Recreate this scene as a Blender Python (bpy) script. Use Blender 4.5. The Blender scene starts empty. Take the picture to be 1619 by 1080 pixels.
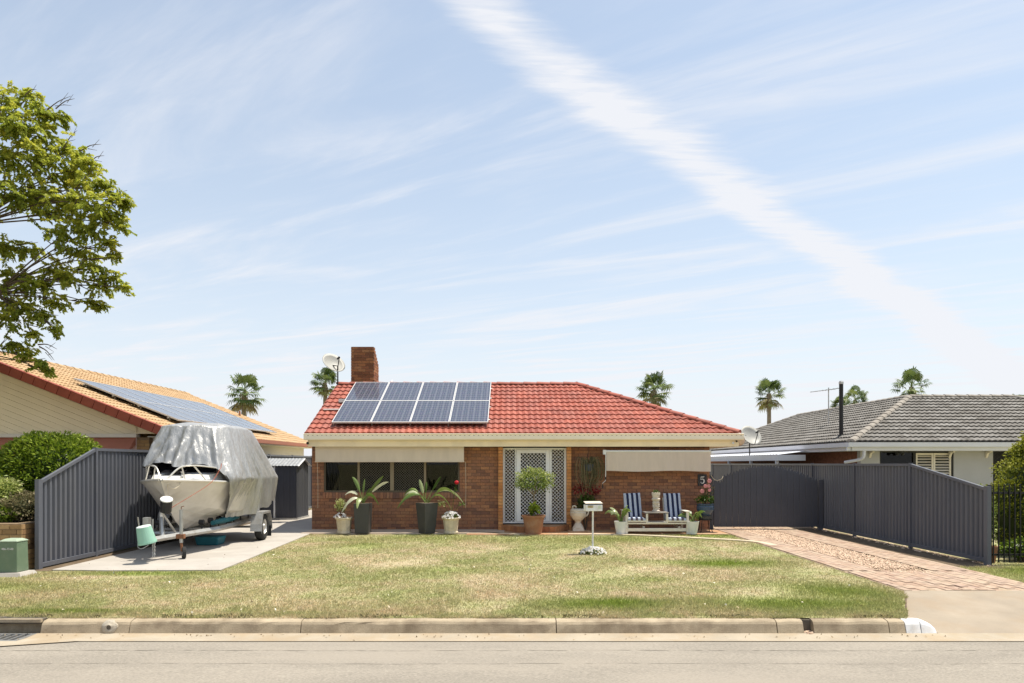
import bpy, bmesh, math, random
import numpy as np
from mathutils import Vector, Matrix
R = math.radians
SC = bpy.context.scene
COL = SC.collection
random.seed(7)
RNG = np.random.default_rng(11)

# ---------------------------------------------------------------- camera
cam_d = bpy.data.cameras.new("camera")
cam = bpy.data.objects.new("camera", cam_d)
COL.objects.link(cam)
cam.location = (0, 0, 1.8)
cam.rotation_euler = (R(90), 0, 0)
cam_d.sensor_width = 36.0
cam_d.lens = 36.0 * 1080 / 1619
cam_d.shift_y = 193 / 1619
cam_d.clip_end = 4000
cam_d.clip_start = 0.05
SC.camera = cam

# ---------------------------------------------------------------- sky + sun
SUN = Vector((0.33, 0.10, 1.0)).normalized()
sun_el = math.asin(SUN.z)
sun_az = math.atan2(SUN.x, SUN.y)
w = bpy.data.worlds.new("World")
SC.world = w
w.use_nodes = True
nt = w.node_tree
nt.nodes.clear()
def wn(t, **k):
    n = nt.nodes.new(t)
    for a, b in k.items():
        setattr(n, a, b)
    return n
def wmath(op, a, b=None, c=None, clamp=False):
    n = wn('ShaderNodeMath', operation=op, use_clamp=clamp)
    for i, x in enumerate((a, b, c)):
        if x is None:
            continue
        if isinstance(x, (int, float)):
            n.inputs[i].default_value = x
        else:
            nt.links.new(x, n.inputs[i])
    return n.outputs[0]
def wsmooth(x, lo, hi):
    n = wn('ShaderNodeMapRange', interpolation_type='SMOOTHSTEP')
    nt.links.new(x, n.inputs['Value'])
    n.inputs['From Min'].default_value = lo
    n.inputs['From Max'].default_value = hi
    return n.outputs[0]
def wnoise(u, v, su, sv, rot, detail=5, rough=0.6, off=0.0, dist=0.0):
    c, s = math.cos(rot), math.sin(rot)
    a = wmath('ADD', wmath('MULTIPLY', u, c * su), wmath('MULTIPLY', v, s * su))
    b = wmath('ADD', wmath('MULTIPLY', u, -s * sv), wmath('MULTIPLY', v, c * sv))
    cb = wn('ShaderNodeCombineXYZ')
    nt.links.new(a, cb.inputs[0]); nt.links.new(b, cb.inputs[1]); cb.inputs[2].default_value = off
    n = wn('ShaderNodeTexNoise', noise_dimensions='3D')
    nt.links.new(cb.outputs[0], n.inputs['Vector'])
    n.inputs['Scale'].default_value = 1.0
    n.inputs['Detail'].default_value = detail
    n.inputs['Roughness'].default_value = rough
    n.inputs['Distortion'].default_value = dist
    return n.outputs[0]
sky = wn('ShaderNodeTexSky', sky_type='NISHITA', sun_disc=False)
sky.sun_elevation = sun_el
sky.sun_rotation = sun_az
sky.altitude = 0
sky.air_density = 1.0
sky.dust_density = 1.2
sky.ozone_density = 1.0
tc = wn('ShaderNodeTexCoord')
sp = wn('ShaderNodeSeparateXYZ')
nt.links.new(tc.outputs['Generated'], sp.inputs[0])
z = wmath('MAXIMUM', sp.outputs[2], 0.03)
U = wmath('DIVIDE', sp.outputs[0], z)
V = wmath('DIVIDE', sp.outputs[1], z)
# one long spreading band of cirrus, a straight line on the cloud layer
warp = wmath('MULTIPLY', wmath('SUBTRACT', wnoise(U, V, 1.3, 1.3, 0, 3, .5, 3.0), 0.5), 0.28)
d = wmath('DIVIDE', wmath('SUBTRACT', wmath('SUBTRACT', V, wmath('MULTIPLY', U, 1.10)), 1.575), 1.487)
d = wmath('ADD', d, warp)
fray = wmath('MULTIPLY', wmath('SUBTRACT', wnoise(U, V, 2.6, 12.0, 0.10, 7, .68, 1.0), 0.5), 0.36)
wid = wmath('ADD', wmath('MULTIPLY', wmath('ABSOLUTE', V), 0.024), 0.012)
dn = wmath('DIVIDE', wmath('ABSOLUTE', wmath('ADD', d, wmath('MULTIPLY', fray, wmath('MULTIPLY', wid, 6.5)))), wid)
band = wmath('SUBTRACT', 1.0, wsmooth(dn, 0.0, 2.1))
rip = wnoise(U, V, 4.0, 26.0, 0.06, 5, .6, 5.0)
band = wmath('MULTIPLY', band, wmath('ADD', 0.02, wmath('MULTIPLY', rip, 1.35)), clamp=True)
# thin streaks of cirrus
s1 = wsmooth(wnoise(U, V, 0.50, 2.1, -0.58, 7, .60, 9.0, .6), 0.44, 0.82)
s2 = wsmooth(wnoise(U, V, 0.9, 5.0, -0.50, 6, .64, 21.0, .4), 0.48, 0.85)
wisp = wmath('ADD', wmath('MULTIPLY', s1, 0.52), wmath('MULTIPLY', s2, 0.16))
veil = wmath('POWER', wmath('SUBTRACT', 1.0, z, clamp=True), 4.0)
cov = wmath('ADD', wmath('MULTIPLY', band, 0.78), wisp)
cov = wmath('ADD', cov, wmath('MULTIPLY', veil, 0.72))
cov = wmath('ADD', cov, 0.31)
cov = wmath('MINIMUM', cov, 0.97)
mixs = wn('ShaderNodeMixRGB')
nt.links.new(cov, mixs.inputs[0])
hs = wn('ShaderNodeMixRGB', blend_type='MULTIPLY')
hs.inputs[0].default_value = 1.0
nt.links.new(sky.outputs[0], hs.inputs[1])
hs.inputs[2].default_value = (0.69, 0.755, 0.72, 1)
nt.links.new(hs.outputs[0], mixs.inputs[1])
mixs.inputs[2].default_value = (3.42, 3.48, 3.66, 1)
bg = wn('ShaderNodeBackground')
bg.inputs[1].default_value = 0.115
nt.links.new(mixs.outputs[0], bg.inputs[0])
wo = wn('ShaderNodeOutputWorld')
nt.links.new(bg.outputs[0], wo.inputs[0])

sd = bpy.data.lights.new("sun", 'SUN')
sd.energy = 2.85
sd.angle = R(0.55)
sd.color = (1.0, 0.93, 0.80)
so = bpy.data.objects.new("sun", sd)
COL.objects.link(so)
so.rotation_euler = SUN.to_track_quat('Z', 'Y').to_euler()
so.location = SUN * 60

vs = SC.view_settings
SC.display_settings.display_device = 'sRGB'
vs.view_transform = 'Standard'
vs.look = 'None'
vs.exposure = 1.18
vs.gamma = 1.0
vs.use_curve_mapping = False
SC.cycles.max_bounces = 6
SC.cycles.diffuse_bounces = 3
SC.cycles.transparent_max_bounces = 8
SC.cycles.caustics_reflective = False
SC.cycles.caustics_refractive = False

# ---------------------------------------------------------------- helpers
def P(px, py, Y):          # photo point at a known distance
    return Vector(((px - 809.5) / 1080 * Y, Y, 1.8 - (py - 733) / 1080 * Y))
def G(px, py, z=0.0):      # photo point on the level ground
    return P(px, py, (1.8 - z) * 1080 / (py - 733))
def wmat(o):
    m = o.matrix_basis.copy()
    if o.parent is None:
        return m
    return wmat(o.parent) @ o.matrix_parent_inverse @ m
def setp(o, parent, world):
    if parent is not None:
        o.parent = parent
        o.matrix_parent_inverse = wmat(parent).inverted() if world else Matrix()
def tag(o, label=None, cat=None, group=None, kind=None):
    if label: o['label'] = label
    if cat: o['category'] = cat
    if group: o['group'] = group
    if kind: o['kind'] = kind
    return o
def thing(name, label, cat, loc=(0, 0, 0), rz=0.0, group=None):
    o = bpy.data.objects.new(name, None)
    COL.objects.link(o)
    o.empty_display_size = 0.2
    o.matrix_basis = Matrix.Translation(Vector(loc)) @ Matrix.Rotation(rz, 4, 'Z')
    return tag(o, label, cat, group)
def np_mesh(name, V, F, tint=None, mats=(), smooth=False):
    V = np.asarray(V, dtype=np.float32); F = np.asarray(F, dtype=np.int32)
    me = bpy.data.meshes.new(name)
    me.vertices.add(len(V)); me.vertices.foreach_set('co', V.ravel())
    k = F.shape[1]
    me.loops.add(F.size); me.loops.foreach_set('vertex_index', F.ravel())
    me.polygons.add(len(F)); me.polygons.foreach_set('loop_start', np.arange(len(F), dtype=np.int32) * k)
    if smooth:
        me.polygons.foreach_set('use_smooth', np.ones(len(F), dtype=bool))
    if tint is not None:
        a = me.attributes.new('tint', 'FLOAT', 'POINT')
        a.data.foreach_set('value', np.asarray(tint, dtype=np.float32))
    for m in mats: me.materials.append(m)
    me.update(calc_edges=True)
    me.validate()
    return me
def link(name, me, parent=None, world=True):
    o = bpy.data.objects.new(name, me)
    COL.objects.link(o)
    setp(o, parent, world)
    return o
class MB:
    def __init__(s):
        s.v = []; s.f = []; s.t = []; s.tint = 0.5
    def add(s, vs, fs, tint=None):
        b = len(s.v)
        s.v.extend([tuple(x) for x in vs])
        s.t.extend([s.tint if tint is None else tint] * len(vs))
        s.f.extend([tuple(b + i for i in f) for f in fs])
        return s
    def box(s, x0, x1, y0, y1, z0, z1, tint=None, m=None):
        vs = [Vector((x, y, zz)) for zz in (z0, z1) for y in (y0, y1) for x in (x0, x1)]
        if m is not None: vs = [m @ q for q in vs]
        return s.add(vs, [(0, 2, 3, 1), (4, 5, 7, 6), (0, 1, 5, 4), (2, 6, 7, 3), (0, 4, 6, 2), (1, 3, 7, 5)], tint)
    def frustum(s, c, w0, d0, w1, d1, z0, z1, rot=0.0, tint=None):
        vs = []
        cr, sr = math.cos(rot), math.sin(rot)
        for (ww, dd, zz) in ((w0, d0, z0), (w1, d1, z1)):
            for (a, b) in ((-1, -1), (1, -1), (-1, 1), (1, 1)):
                x, y = a * ww / 2, b * dd / 2
                vs.append((c[0] + x * cr - y * sr, c[1] + x * sr + y * cr, zz))
        return s.add(vs, [(0, 2, 3, 1), (4, 5, 7, 6), (0, 1, 5, 4), (2, 6, 7, 3), (0, 4, 6, 2), (1, 3, 7, 5)], tint)
    def tube(s, pts, r, n=6, tint=None, caps=True):
        pts = [Vector(p) for p in pts]
        rs = r if isinstance(r, (list, tuple)) else [r] * len(pts)
        vs = []; fs = []
        up = Vector((0, 0, 1)); prev = None
        for i, p in enumerate(pts):
            a = pts[max(i - 1, 0)]; b = pts[min(i + 1, len(pts) - 1)]
            t = (b - a)
            if t.length < 1e-9: t = Vector((0, 0, 1))
            t.normalize()
            if prev is None:
                x = t.cross(up)
                if x.length < 1e-3: x = t.cross(Vector((0, 1, 0)))
            else:
                x = prev - t * prev.dot(t)
                if x.length < 1e-6: x = t.cross(up)
            x.normalize(); prev = x.copy()
            y = t.cross(x)
            for k in range(n):
                an = 2 * math.pi * k / n
                vs.append(p + (x * math.cos(an) + y * math.sin(an)) * rs[i])
        for i in range(len(pts) - 1):
            for k in range(n):
                k2 = (k + 1) % n
                fs.append((i * n + k, i * n + k2, (i + 1) * n + k2, (i + 1) * n + k))
        if caps:
            fs.append(tuple(range(n - 1, -1, -1)))
            fs.append(tuple((len(pts) - 1) * n + k for k in range(n)))
        return s.add(vs, fs, tint)
    def lathe(s, prof, c=(0, 0, 0), n=16, tint=None, m=None, caps=True, rot=0.0):
        vs = []; fs = []
        for (r, zz) in prof:
            for k in range(n):
                a = 2 * math.pi * k / n + rot
                q = Vector((r * math.cos(a), r * math.sin(a), zz))
                if m is not None: q = m @ q
                vs.append(q + Vector(c))
        for i in range(len(prof) - 1):
            for k in range(n):
                k2 = (k + 1) % n
                fs.append((i * n + k, i * n + k2, (i + 1) * n + k2, (i + 1) * n + k))
        if caps:
            fs.append(tuple(range(n - 1, -1, -1)))
            fs.append(tuple((len(prof) - 1) * n + k for k in range(n)))
        return s.add(vs, fs, tint)
    def ball(s, c, rx, ry=None, rz=None, nu=10, nv=6, tint=None):
        ry = rx if ry is None else ry; rz = rx if rz is None else rz
        vs = [(c[0], c[1], c[2] - rz)]
        for j in range(1, nv):
            ph = -math.pi / 2 + math.pi * j / nv
            for i in range(nu):
                a = 2 * math.pi * i / nu
                vs.append((c[0] + rx * math.cos(ph) * math.cos(a), c[1] + ry * math.cos(ph) * math.sin(a), c[2] + rz * math.sin(ph)))
        vs.append((c[0], c[1], c[2] + rz))
        fs = []
        for i in range(nu): fs.append((0, 1 + (i + 1) % nu, 1 + i))
        for j in range(nv - 2):
            for i in range(nu):
                a = 1 + j * nu + i; b = 1 + j * nu + (i + 1) % nu
                fs.append((a, b, b + nu, a + nu))
        L = len(vs) - 1
        for i in range(nu): fs.append((L, 1 + (nv - 2) * nu + i, 1 + (nv - 2) * nu + (i + 1) % nu))
        return s.add(vs, fs, tint)
    def prism(s, poly, fn, d0, d1, tint=None):   # poly of (a,b); fn(a,b,d) -> point
        n = len(poly)
        vs = [fn(a, b, d0) for a, b in poly] + [fn(a, b, d1) for a, b in poly]
        fs = [tuple(range(n - 1, -1, -1)), tuple(range(n, 2 * n))]
        fs += [(i, (i + 1) % n, n + (i + 1) % n, n + i) for i in range(n)]
        return s.add(vs, fs, tint)
    def quad(s, a, b, c, d, tint=None):
        return s.add([a, b, c, d], [(0, 1, 2, 3)], tint)
    def mesh(s, name, mat, smooth=False):
        me = bpy.data.meshes.new(name)
        me.from_pydata(s.v, [], s.f)
        a = me.attributes.new('tint', 'FLOAT', 'POINT')
        a.data.foreach_set('value', np.array(s.t, dtype=np.float32))
        if mat is not None: me.materials.append(mat)
        if smooth:
            me.polygons.foreach_set('use_smooth', np.ones(len(me.polygons), dtype=bool))
        me.update()
        return me
    def build(s, name, mat, parent=None, world=True, smooth=False, fix=True, bevel=0.0):
        me = s.mesh(name, mat, smooth)
        if fix:
            bm = bmesh.new(); bm.from_mesh(me)
            bmesh.ops.recalc_face_normals(bm, faces=bm.faces[:])
            bm.to_mesh(me); bm.free()
        o = link(name, me, parent, world)
        if bevel:
            md = o.modifiers.new('bevel', 'BEVEL'); md.width = bevel; md.segments = 2; md.limit_method = 'ANGLE'
        return o
def curvepts(pts, n=12):          # Catmull-Rom through points
    pts = [Vector(p) for p in pts]
    q = [pts[0] * 2 - pts[1]] + pts + [pts[-1] * 2 - pts[-2]]
    out = []
    for i in range(1, len(q) - 2):
        for k in range(n):
            t = k / n
            a, b, c, dd = q[i - 1], q[i], q[i + 1], q[i + 2]
            out.append(0.5 * ((2 * b) + (c - a) * t + (2 * a - 5 * b + 4 * c - dd) * t * t + (3 * b - a - 3 * c + dd) * t ** 3))
    out.append(pts[-1])
    return out
def pieces(name, items, parent, mass_name, limit=300):
    """items: (mesh, Matrix world, score). Best `limit` become objects, the rest one joined part."""
    items = sorted(items, key=lambda q: -q[2])
    for me, m, sc in items[:limit]:
        o = bpy.data.objects.new(name, me)
        COL.objects.link(o)
        o.parent = parent
        o.matrix_parent_inverse = wmat(parent).inverted()
        o.matrix_basis = m
    rest = items[limit:]
    if rest:
        cache = {}
        VV = []; FF = []; TT = []; LT = []; b = 0
        for me, m, sc in rest:
            if me.name not in cache:
                co = np.empty(len(me.vertices) * 3, dtype=np.float32); me.vertices.foreach_get('co', co)
                tt = np.empty(len(me.vertices), dtype=np.float32); me.attributes['tint'].data.foreach_get('value', tt)
                cache[me.name] = (co.reshape(-1, 3), [tuple(p.vertices) for p in me.polygons], tt)
            co, fs, tt = cache[me.name]
            A = np.array(m, dtype=np.float32)
            VV.append(co @ A[:3, :3].T + A[:3, 3])
            FF.extend([tuple(i + b for i in f) for f in fs]); TT.append(tt); b += len(co)
        me0 = rest[0][0]
        me = bpy.data.meshes.new(mass_name)
        me.from_pydata(np.concatenate(VV).tolist(), [], FF)
        a = me.attributes.new('tint', 'FLOAT', 'POINT'); a.data.foreach_set('value', np.concatenate(TT))
        for mm in me0.materials: me.materials.append(mm)
        me.update()
        o = link(mass_name, me, parent, True)
        o['kind'] = 'stuff'
def frame(u, v, n, o):
    m = Matrix.Identity(4)
    for i in range(3):
        m[i][0] = u[i]; m[i][1] = v[i]; m[i][2] = n[i]; m[i][3] = o[i]
    return m
def copy_tree(o, parent=None):
    c = o.copy(); COL.objects.link(c)
    if parent is not None:
        c.parent = parent; c.matrix_parent_inverse = o.matrix_parent_inverse.copy()
    for ch in list(o.children):
        copy_tree(ch, c)
    return c

# ---------------------------------------------------------------- materials
MATS = {}
def mat(name, col=(.5, .5, .5), rough=.7, var=.12, scale=4., bump=0., bscale=60., metal=0., tint=None,
        dirt=None, damt=.5, dscale=1.5, spec=.4, translucent=0., stretch=(1, 1, 1), trans=0., ior=1.45, fine=.0, fscale=150.):
    m = bpy.data.materials.new(name); m.use_nodes = True
    t = m.node_tree; N = t.nodes; L = t.links
    b = N['Principled BSDF']; out = N['Material Output']
    geo = N.new('ShaderNodeNewGeometry')
    mp = N.new('ShaderNodeMapping'); mp.inputs['Scale'].default_value = stretch
    L.new(geo.outputs['Position'], mp.inputs['Vector'])
    if tint:
        at = N.new('ShaderNodeAttribute'); at.attribute_name = 'tint'
        rp = N.new('ShaderNodeValToRGB')
        e = rp.color_ramp.elements
        while len(e) < len(tint): e.new(0.5)
        for i, c in enumerate(tint):
            e[i].position = i / max(1, len(tint) - 1); e[i].color = (*c, 1)
        L.new(at.outputs['Fac'], rp.inputs[0]); c0 = rp.outputs[0]
    else:
        rgb = N.new('ShaderNodeRGB'); rgb.outputs[0].default_value = (*col, 1); c0 = rgb.outputs[0]
    def noise(sc, det=5, ro=.6):
        n = N.new('ShaderNodeTexNoise'); n.inputs['Scale'].default_value = sc
        n.inputs['Detail'].default_value = det; n.inputs['Roughness'].default_value = ro
        L.new(mp.outputs[0], n.inputs['Vector']); return n.outputs[0]
    def mulvar(c, fac, amt):
        r = N.new('ShaderNodeMapRange'); L.new(fac, r.inputs[0])
        r.inputs[1].default_value = .25; r.inputs[2].default_value = .75
        r.inputs[3].default_value = 1 - amt; r.inputs[4].default_value = 1 + amt
        x = N.new('ShaderNodeMixRGB'); x.blend_type = 'MULTIPLY'; x.inputs[0].default_value = 1
        L.new(c, x.inputs[1]); L.new(r.outputs[0], x.inputs[2]); return x.outputs[0]
    if var: c0 = mulvar(c0, noise(scale), var)
    if fine: c0 = mulvar(c0, noise(fscale, 2), fine)
    if dirt:
        r = N.new('ShaderNodeMapRange'); r.interpolation_type = 'SMOOTHSTEP'
        L.new(noise(dscale, 8, .65), r.inputs[0]); r.inputs[1].default_value = .42; r.inputs[2].default_value = .68; r.inputs[4].default_value = damt
        x = N.new('ShaderNodeMixRGB'); L.new(r.outputs[0], x.inputs[0]); L.new(c0, x.inputs[1]); x.inputs[2].default_value = (*dirt, 1); c0 = x.outputs[0]
    L.new(c0, b.inputs['Base Color'])
    b.inputs['Roughness'].default_value = rough; b.inputs['Metallic'].default_value = metal
    b.inputs['Specular IOR Level'].default_value = spec
    b.inputs['IOR'].default_value = ior
    if trans: b.inputs['Transmission Weight'].default_value = trans
    if bump:
        bp = N.new('ShaderNodeBump'); bp.inputs['Strength'].default_value = 1.0; bp.inputs['Distance'].default_value = bump
        L.new(noise(bscale, 4), bp.inputs['Height']); L.new(bp.outputs[0], b.inputs['Normal'])
    if translucent:
        tr = N.new('ShaderNodeBsdfTranslucent'); L.new(c0, tr.inputs[0])
        mx = N.new('ShaderNodeMixShader'); mx.inputs[0].default_value = translucent
        L.new(b.outputs[0], mx.inputs[1]); L.new(tr.outputs[0], mx.inputs[2]); L.new(mx.outputs[0], out.inputs[0])
    MATS[name] = m
    return m
# world-space node extras
def lawn_material(name, blades):
    m = bpy.data.materials.new(name); m.use_nodes = True
    t = m.node_tree; N = t.nodes; L = t.links
    b = N['Principled BSDF']; out = N['Material Output']
    geo = N.new('ShaderNodeNewGeometry'); pos = geo.outputs['Position']
    def noise(sc, det=4, ro=.6, dist=0.):
        n = N.new('ShaderNodeTexNoise'); n.inputs['Scale'].default_value = sc
        n.inputs['Detail'].default_value = det; n.inputs['Roughness'].default_value = ro; n.inputs['Distortion'].default_value = dist
        L.new(pos, n.inputs['Vector']); return n.outputs[0]
    def M(op, a, c=None, clamp=False):
        n = N.new('ShaderNodeMath'); n.operation = op; n.use_clamp = clamp
        for i, x in enumerate((a, c)):
            if x is None: continue
            if isinstance(x, (int, float)): n.inputs[i].default_value = x
            else: L.new(x, n.inputs[i])
        return n.outputs[0]
    big = noise(0.55, 5, .62, .6); mid = noise(2.1, 4, .6, .4); small = noise(9., 3, .6)
    green = None
    for (cx, cy, rx, ry, amt) in GREEN:
        v = N.new('ShaderNodeVectorMath'); v.operation = 'SUBTRACT'; L.new(pos, v.inputs[0]); v.inputs[1].default_value = (cx, cy, 0)
        v2 = N.new('ShaderNodeVectorMath'); v2.operation = 'MULTIPLY'; L.new(v.outputs[0], v2.inputs[0]); v2.inputs[1].default_value = (1 / rx, 1 / ry, 0)
        ln = N.new('ShaderNodeVectorMath'); ln.operation = 'LENGTH'; L.new(v2.outputs[0], ln.inputs[0])
        g = M('MULTIPLY', M('SUBTRACT', 1.25, M('ADD', ln.outputs['Value'], M('MULTIPLY', M('SUBTRACT', mid, .5), 1.5)), True), amt)
        green = g if green is None else M('MAXIMUM', green, g)
    # dry straw <-> olive
    f = N.new('ShaderNodeMapRange'); f.interpolation_type = 'SMOOTHSTEP'
    L.new(M('ADD', M('MULTIPLY', big, .62), M('MULTIPLY', mid, .38)), f.inputs[0]); f.inputs[1].default_value = .34; f.inputs[2].default_value = .64
    mx = N.new('ShaderNodeMixRGB'); L.new(f.outputs[0], mx.inputs[0])
    mx.inputs[1].default_value = (.51, .415, .275, 1); mx.inputs[2].default_value = (.325, .335, .145, 1)
    mx2 = N.new('ShaderNodeMixRGB'); L.new(M('MULTIPLY', green, 1.0, True), mx2.inputs[0]); L.new(mx.outputs[0], mx2.inputs[1]); mx2.inputs[2].default_value = (.22, .275, .055, 1)
    c0 = mx2.outputs[0]
    r = N.new('ShaderNodeMapRange'); L.new(small, r.inputs[0]); r.inputs[1].default_value = .3; r.inputs[2].default_value = .7; r.inputs[3].default_value = .80; r.inputs[4].default_value = 1.16
    x = N.new('ShaderNodeMixRGB'); x.blend_type = 'MULTIPLY'; x.inputs[0].default_value = 1; L.new(c0, x.inputs[1]); L.new(r.outputs[0], x.inputs[2]); c0 = x.outputs[0]
    if blades:
        at = N.new('ShaderNodeAttribute'); at.attribute_name = 'tint'
        rp = N.new('ShaderNodeValToRGB'); e = rp.color_ramp.elements
        e[0].color = (.72, .78, .7, 1); e[1].color = (1.75, 1.55, 1.5, 1)
        e.new(.55).color = (1.1, 1.1, 1.05, 1)
        L.new(at.outputs['Fac'], rp.inputs[0])
        x = N.new('ShaderNodeMixRGB'); x.blend_type = 'MULTIPLY'; x.inputs[0].default_value = 1; L.new(c0, x.inputs[1]); L.new(rp.outputs[0], x.inputs[2]); c0 = x.outputs[0]
        tr = N.new('ShaderNodeBsdfTranslucent'); L.new(c0, tr.inputs[0])
        ms = N.new('ShaderNodeMixShader'); ms.inputs[0].default_value = .35
        L.new(b.outputs[0], ms.inputs[1]); L.new(tr.outputs[0], ms.inputs[2]); L.new(ms.outputs[0], out.inputs[0])
    else:
        bp = N.new('ShaderNodeBump'); bp.inputs['Distance'].default_value = .02; L.new(noise(60, 3), bp.inputs['Height']); L.new(bp.outputs[0], b.inputs['Normal'])
    L.new(c0, b.inputs['Base Color']); b.inputs['Roughness'].default_value = .85; b.inputs['Specular IOR Level'].default_value = .15
    return m
def grid_material(name, base, line, px, py, lw, gloss=.12, bus=0, fade=None):
    """flat printed grid in object space (solar cells)"""
    m = bpy.data.materials.new(name); m.use_nodes = True
    t = m.node_tree; N = t.nodes; L = t.links; b = N['Principled BSDF']
    tcn = N.new('ShaderNodeTexCoord'); s = N.new('ShaderNodeSeparateXYZ'); L.new(tcn.outputs['Object'], s.inputs[0])
    def M(op, a, c=None):
        n = N.new('ShaderNodeMath'); n.operation = op
        for i, x in enumerate((a, c)):
            if x is None: continue
            if isinstance(x, (int, float)): n.inputs[i].default_value = x
            else: L.new(x, n.inputs[i])
        return n.outputs[0]
    def ln(o, p, wd): return M('LESS_THAN', M('ABSOLUTE', M('SUBTRACT', M('FRACT', M('ADD', M('DIVIDE', o, p), 100.5)), .5)), wd / p / 2)
    g = M('MAXIMUM', ln(s.outputs[0], px, lw), ln(s.outputs[1], py, lw))
    if bus: g = M('MAXIMUM', g, M('MULTIPLY', ln(M('ADD', s.outputs[0], px / 6), px / 3, lw * .8), .55))
    vor = N.new('ShaderNodeTexVoronoi'); vor.inputs['Scale'].default_value = 26; L.new(tcn.outputs['Object'], vor.inputs['Vector'])
    mx0 = N.new('ShaderNodeMixRGB'); mx0.inputs[0].default_value = .25; mx0.blend_type = 'MULTIPLY'; mx0.inputs[1].default_value = (*base, 1); L.new(vor.outputs['Color'], mx0.inputs[2])
    mx = N.new('ShaderNodeMixRGB'); L.new(g, mx.inputs[0]); L.new(mx0.outputs[0], mx.inputs[1]); mx.inputs[2].default_value = (*line, 1)
    L.new(mx.outputs[0], b.inputs['Base Color']); b.inputs['Roughness'].default_value = gloss; b.inputs['Specular IOR Level'].default_value = .5
    return m

GREEN = [(3.75, 12.3, 1.15, .55, 1.), (1.25, 8.75, 1.0, .42, 1.), (3.6, 8.75, 1.6, .5, .85), (-6.1, 11.15, 1.2, .22, .9),
         (-2.0, 16.3, 2.6, .8, .45), (1.5, 16.2, 3.0, .9, .55), (4.6, 9.6, .9, .8, .8), (9.0, 11.2, 1.6, 1.0, .9),
         (-7.2, 9.9, 1.2, .6, .55), (-5.4, 8.3, .9, .14, .8), (5.0, 17.0, 1.2, .35, .9), (-1.2, 11.5, 1.2, .5, .35), (-3.3, 15.0, 1.0, .9, .35), (2.2,10.6,.5,.3,.5)]
# ---------------------------------------------------------------- material list
lawn_m = lawn_material('lawn_soil', False)
blade_m = lawn_material('lawn_blades', True)
asphalt = mat('asphalt', (.290, .258, .215), .9, .16, 1.2, .006, 160, fine=.35, fscale=70, dirt=(.31, .272, .225), damt=.7, dscale=.6, stretch=(.5, 1.6, 1))
concrete = mat('concrete', (.41, .378, .34), .85, .12, 2., .002, 90, dirt=(.34, .30, .26), damt=.4, dscale=1.1, fine=.1)
gutter_m = mat('gutter_concrete', (.37, .315, .24), .88, .16, 2.2, .003, 80, dirt=(.34, .25, .15), damt=.6, dscale=2.0, fine=.14)
kerb_m = mat('kerb_concrete', (.40, .325, .225), .88, .20, 3., .004, 70, dirt=(.17, .125, .08), damt=.65, dscale=2.6, fine=.18)
kerb_dark = mat('kerb_stained', (.13, .11, .085), .9, .35, 6., .004, 70, dirt=(.03, .028, .025), damt=.8, dscale=4)
crossover_m = mat('crossover_concrete', (.315, .262, .20), .88, .16, 1.6, .003, 90, dirt=(.30, .225, .15), damt=.55, dscale=1.4, fine=.10)
white_paint = mat('white_paint', (.80, .80, .79), .6, .06, 9., .002, 60, dirt=(.5, .42, .32), damt=.35, dscale=7)
white_metal = mat('white_powdercoat', (.84, .84, .84), .4, .04, 3.)
mortar = mat('brick_mortar', (.15, .10, .07), .95, .25, 12.)
brick_m = mat('house_brick', rough=.88, var=.22, scale=26., bump=.003, bscale=90,
              tint=[(.135, .078, .066), (.31, .145, .082), (.41, .190, .098), (.345, .155, .086), (.45, .220, .108), (.36, .170, .098), (.28, .140, .088), (.48, .250, .125)],
              dirt=(.22, .125, .086), damt=.5, dscale=2.6)
pillar_brick = mat('pillar_brick', rough=.88, var=.2, scale=26., bump=.003, bscale=90, tint=[(.42, .16, .06), (.62, .29, .11), (.52, .22, .075), (.68, .36, .15)])
tan_brick = mat('tan_brick', rough=.9, var=.2, scale=20., bump=.003, bscale=90, tint=[(.20, .125, .06), (.34, .21, .095), (.42, .28, .14), (.29, .165, .075), (.13, .08, .045)])
tan_mortar = mat('tan_mortar', (.22, .16, .10), .95, .2, 10.)
brick_wall_far = mat('side_brick', (.19, .085, .05), .9, .35, 14.)
cream = mat('cream_fascia', (.88, .74, .50), .5, .05, 2., dirt=(.50, .42, .30), damt=.3, dscale=1.5)
cream_gutter = mat('cream_gutter', (.86, .77, .62), .4, .05, 2.)
soffit_m = mat('soffit', (.70, .62, .50), .8, .05, 2.)
blind_m = mat('blind_fabric', (.66, .56, .44), .85, .07, 3., .004, 9., stretch=(1.5, 1, .4))
blind_sunlit = mat('blind_fabric_sunlit', (.84, .74, .63), .85, .06, 3., .010, 5., translucent=.35, stretch=(2.2, 1, .5))  # sunlit glow of the right blind put into a lighter fabric colour
red_tile = mat('red_tile', rough=.62, var=.22, scale=7., bump=.003, bscale=70, tint=[(.265, .068, .044), (.34, .088, .056), (.38, .108, .070), (.305, .082, .058), (.355, .115, .082)],
               dirt=(.22, .075, .056), damt=.55, dscale=1.8)
yellow_tile = mat('yellow_tile', rough=.75, var=.15, scale=6., bump=.003, bscale=70, tint=[(.37, .24, .125), (.45, .305, .17), (.42, .275, .145), (.48, .345, .205)])
barge_red = mat('barge_tile', rough=.6, var=.12, scale=6., tint=[(.30, .070, .042), (.34, .085, .052), (.27, .060, .040)])
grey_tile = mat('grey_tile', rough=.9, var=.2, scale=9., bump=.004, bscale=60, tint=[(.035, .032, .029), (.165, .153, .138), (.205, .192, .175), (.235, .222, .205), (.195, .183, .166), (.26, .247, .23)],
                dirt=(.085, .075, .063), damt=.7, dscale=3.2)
frame_brown = mat('bronze_frame', (.115, .088, .058), .5, .05, 3.)
mesh_grey = mat('security_mesh_grey', (.16, .145, .125), .5, .05, 3.)
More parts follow.
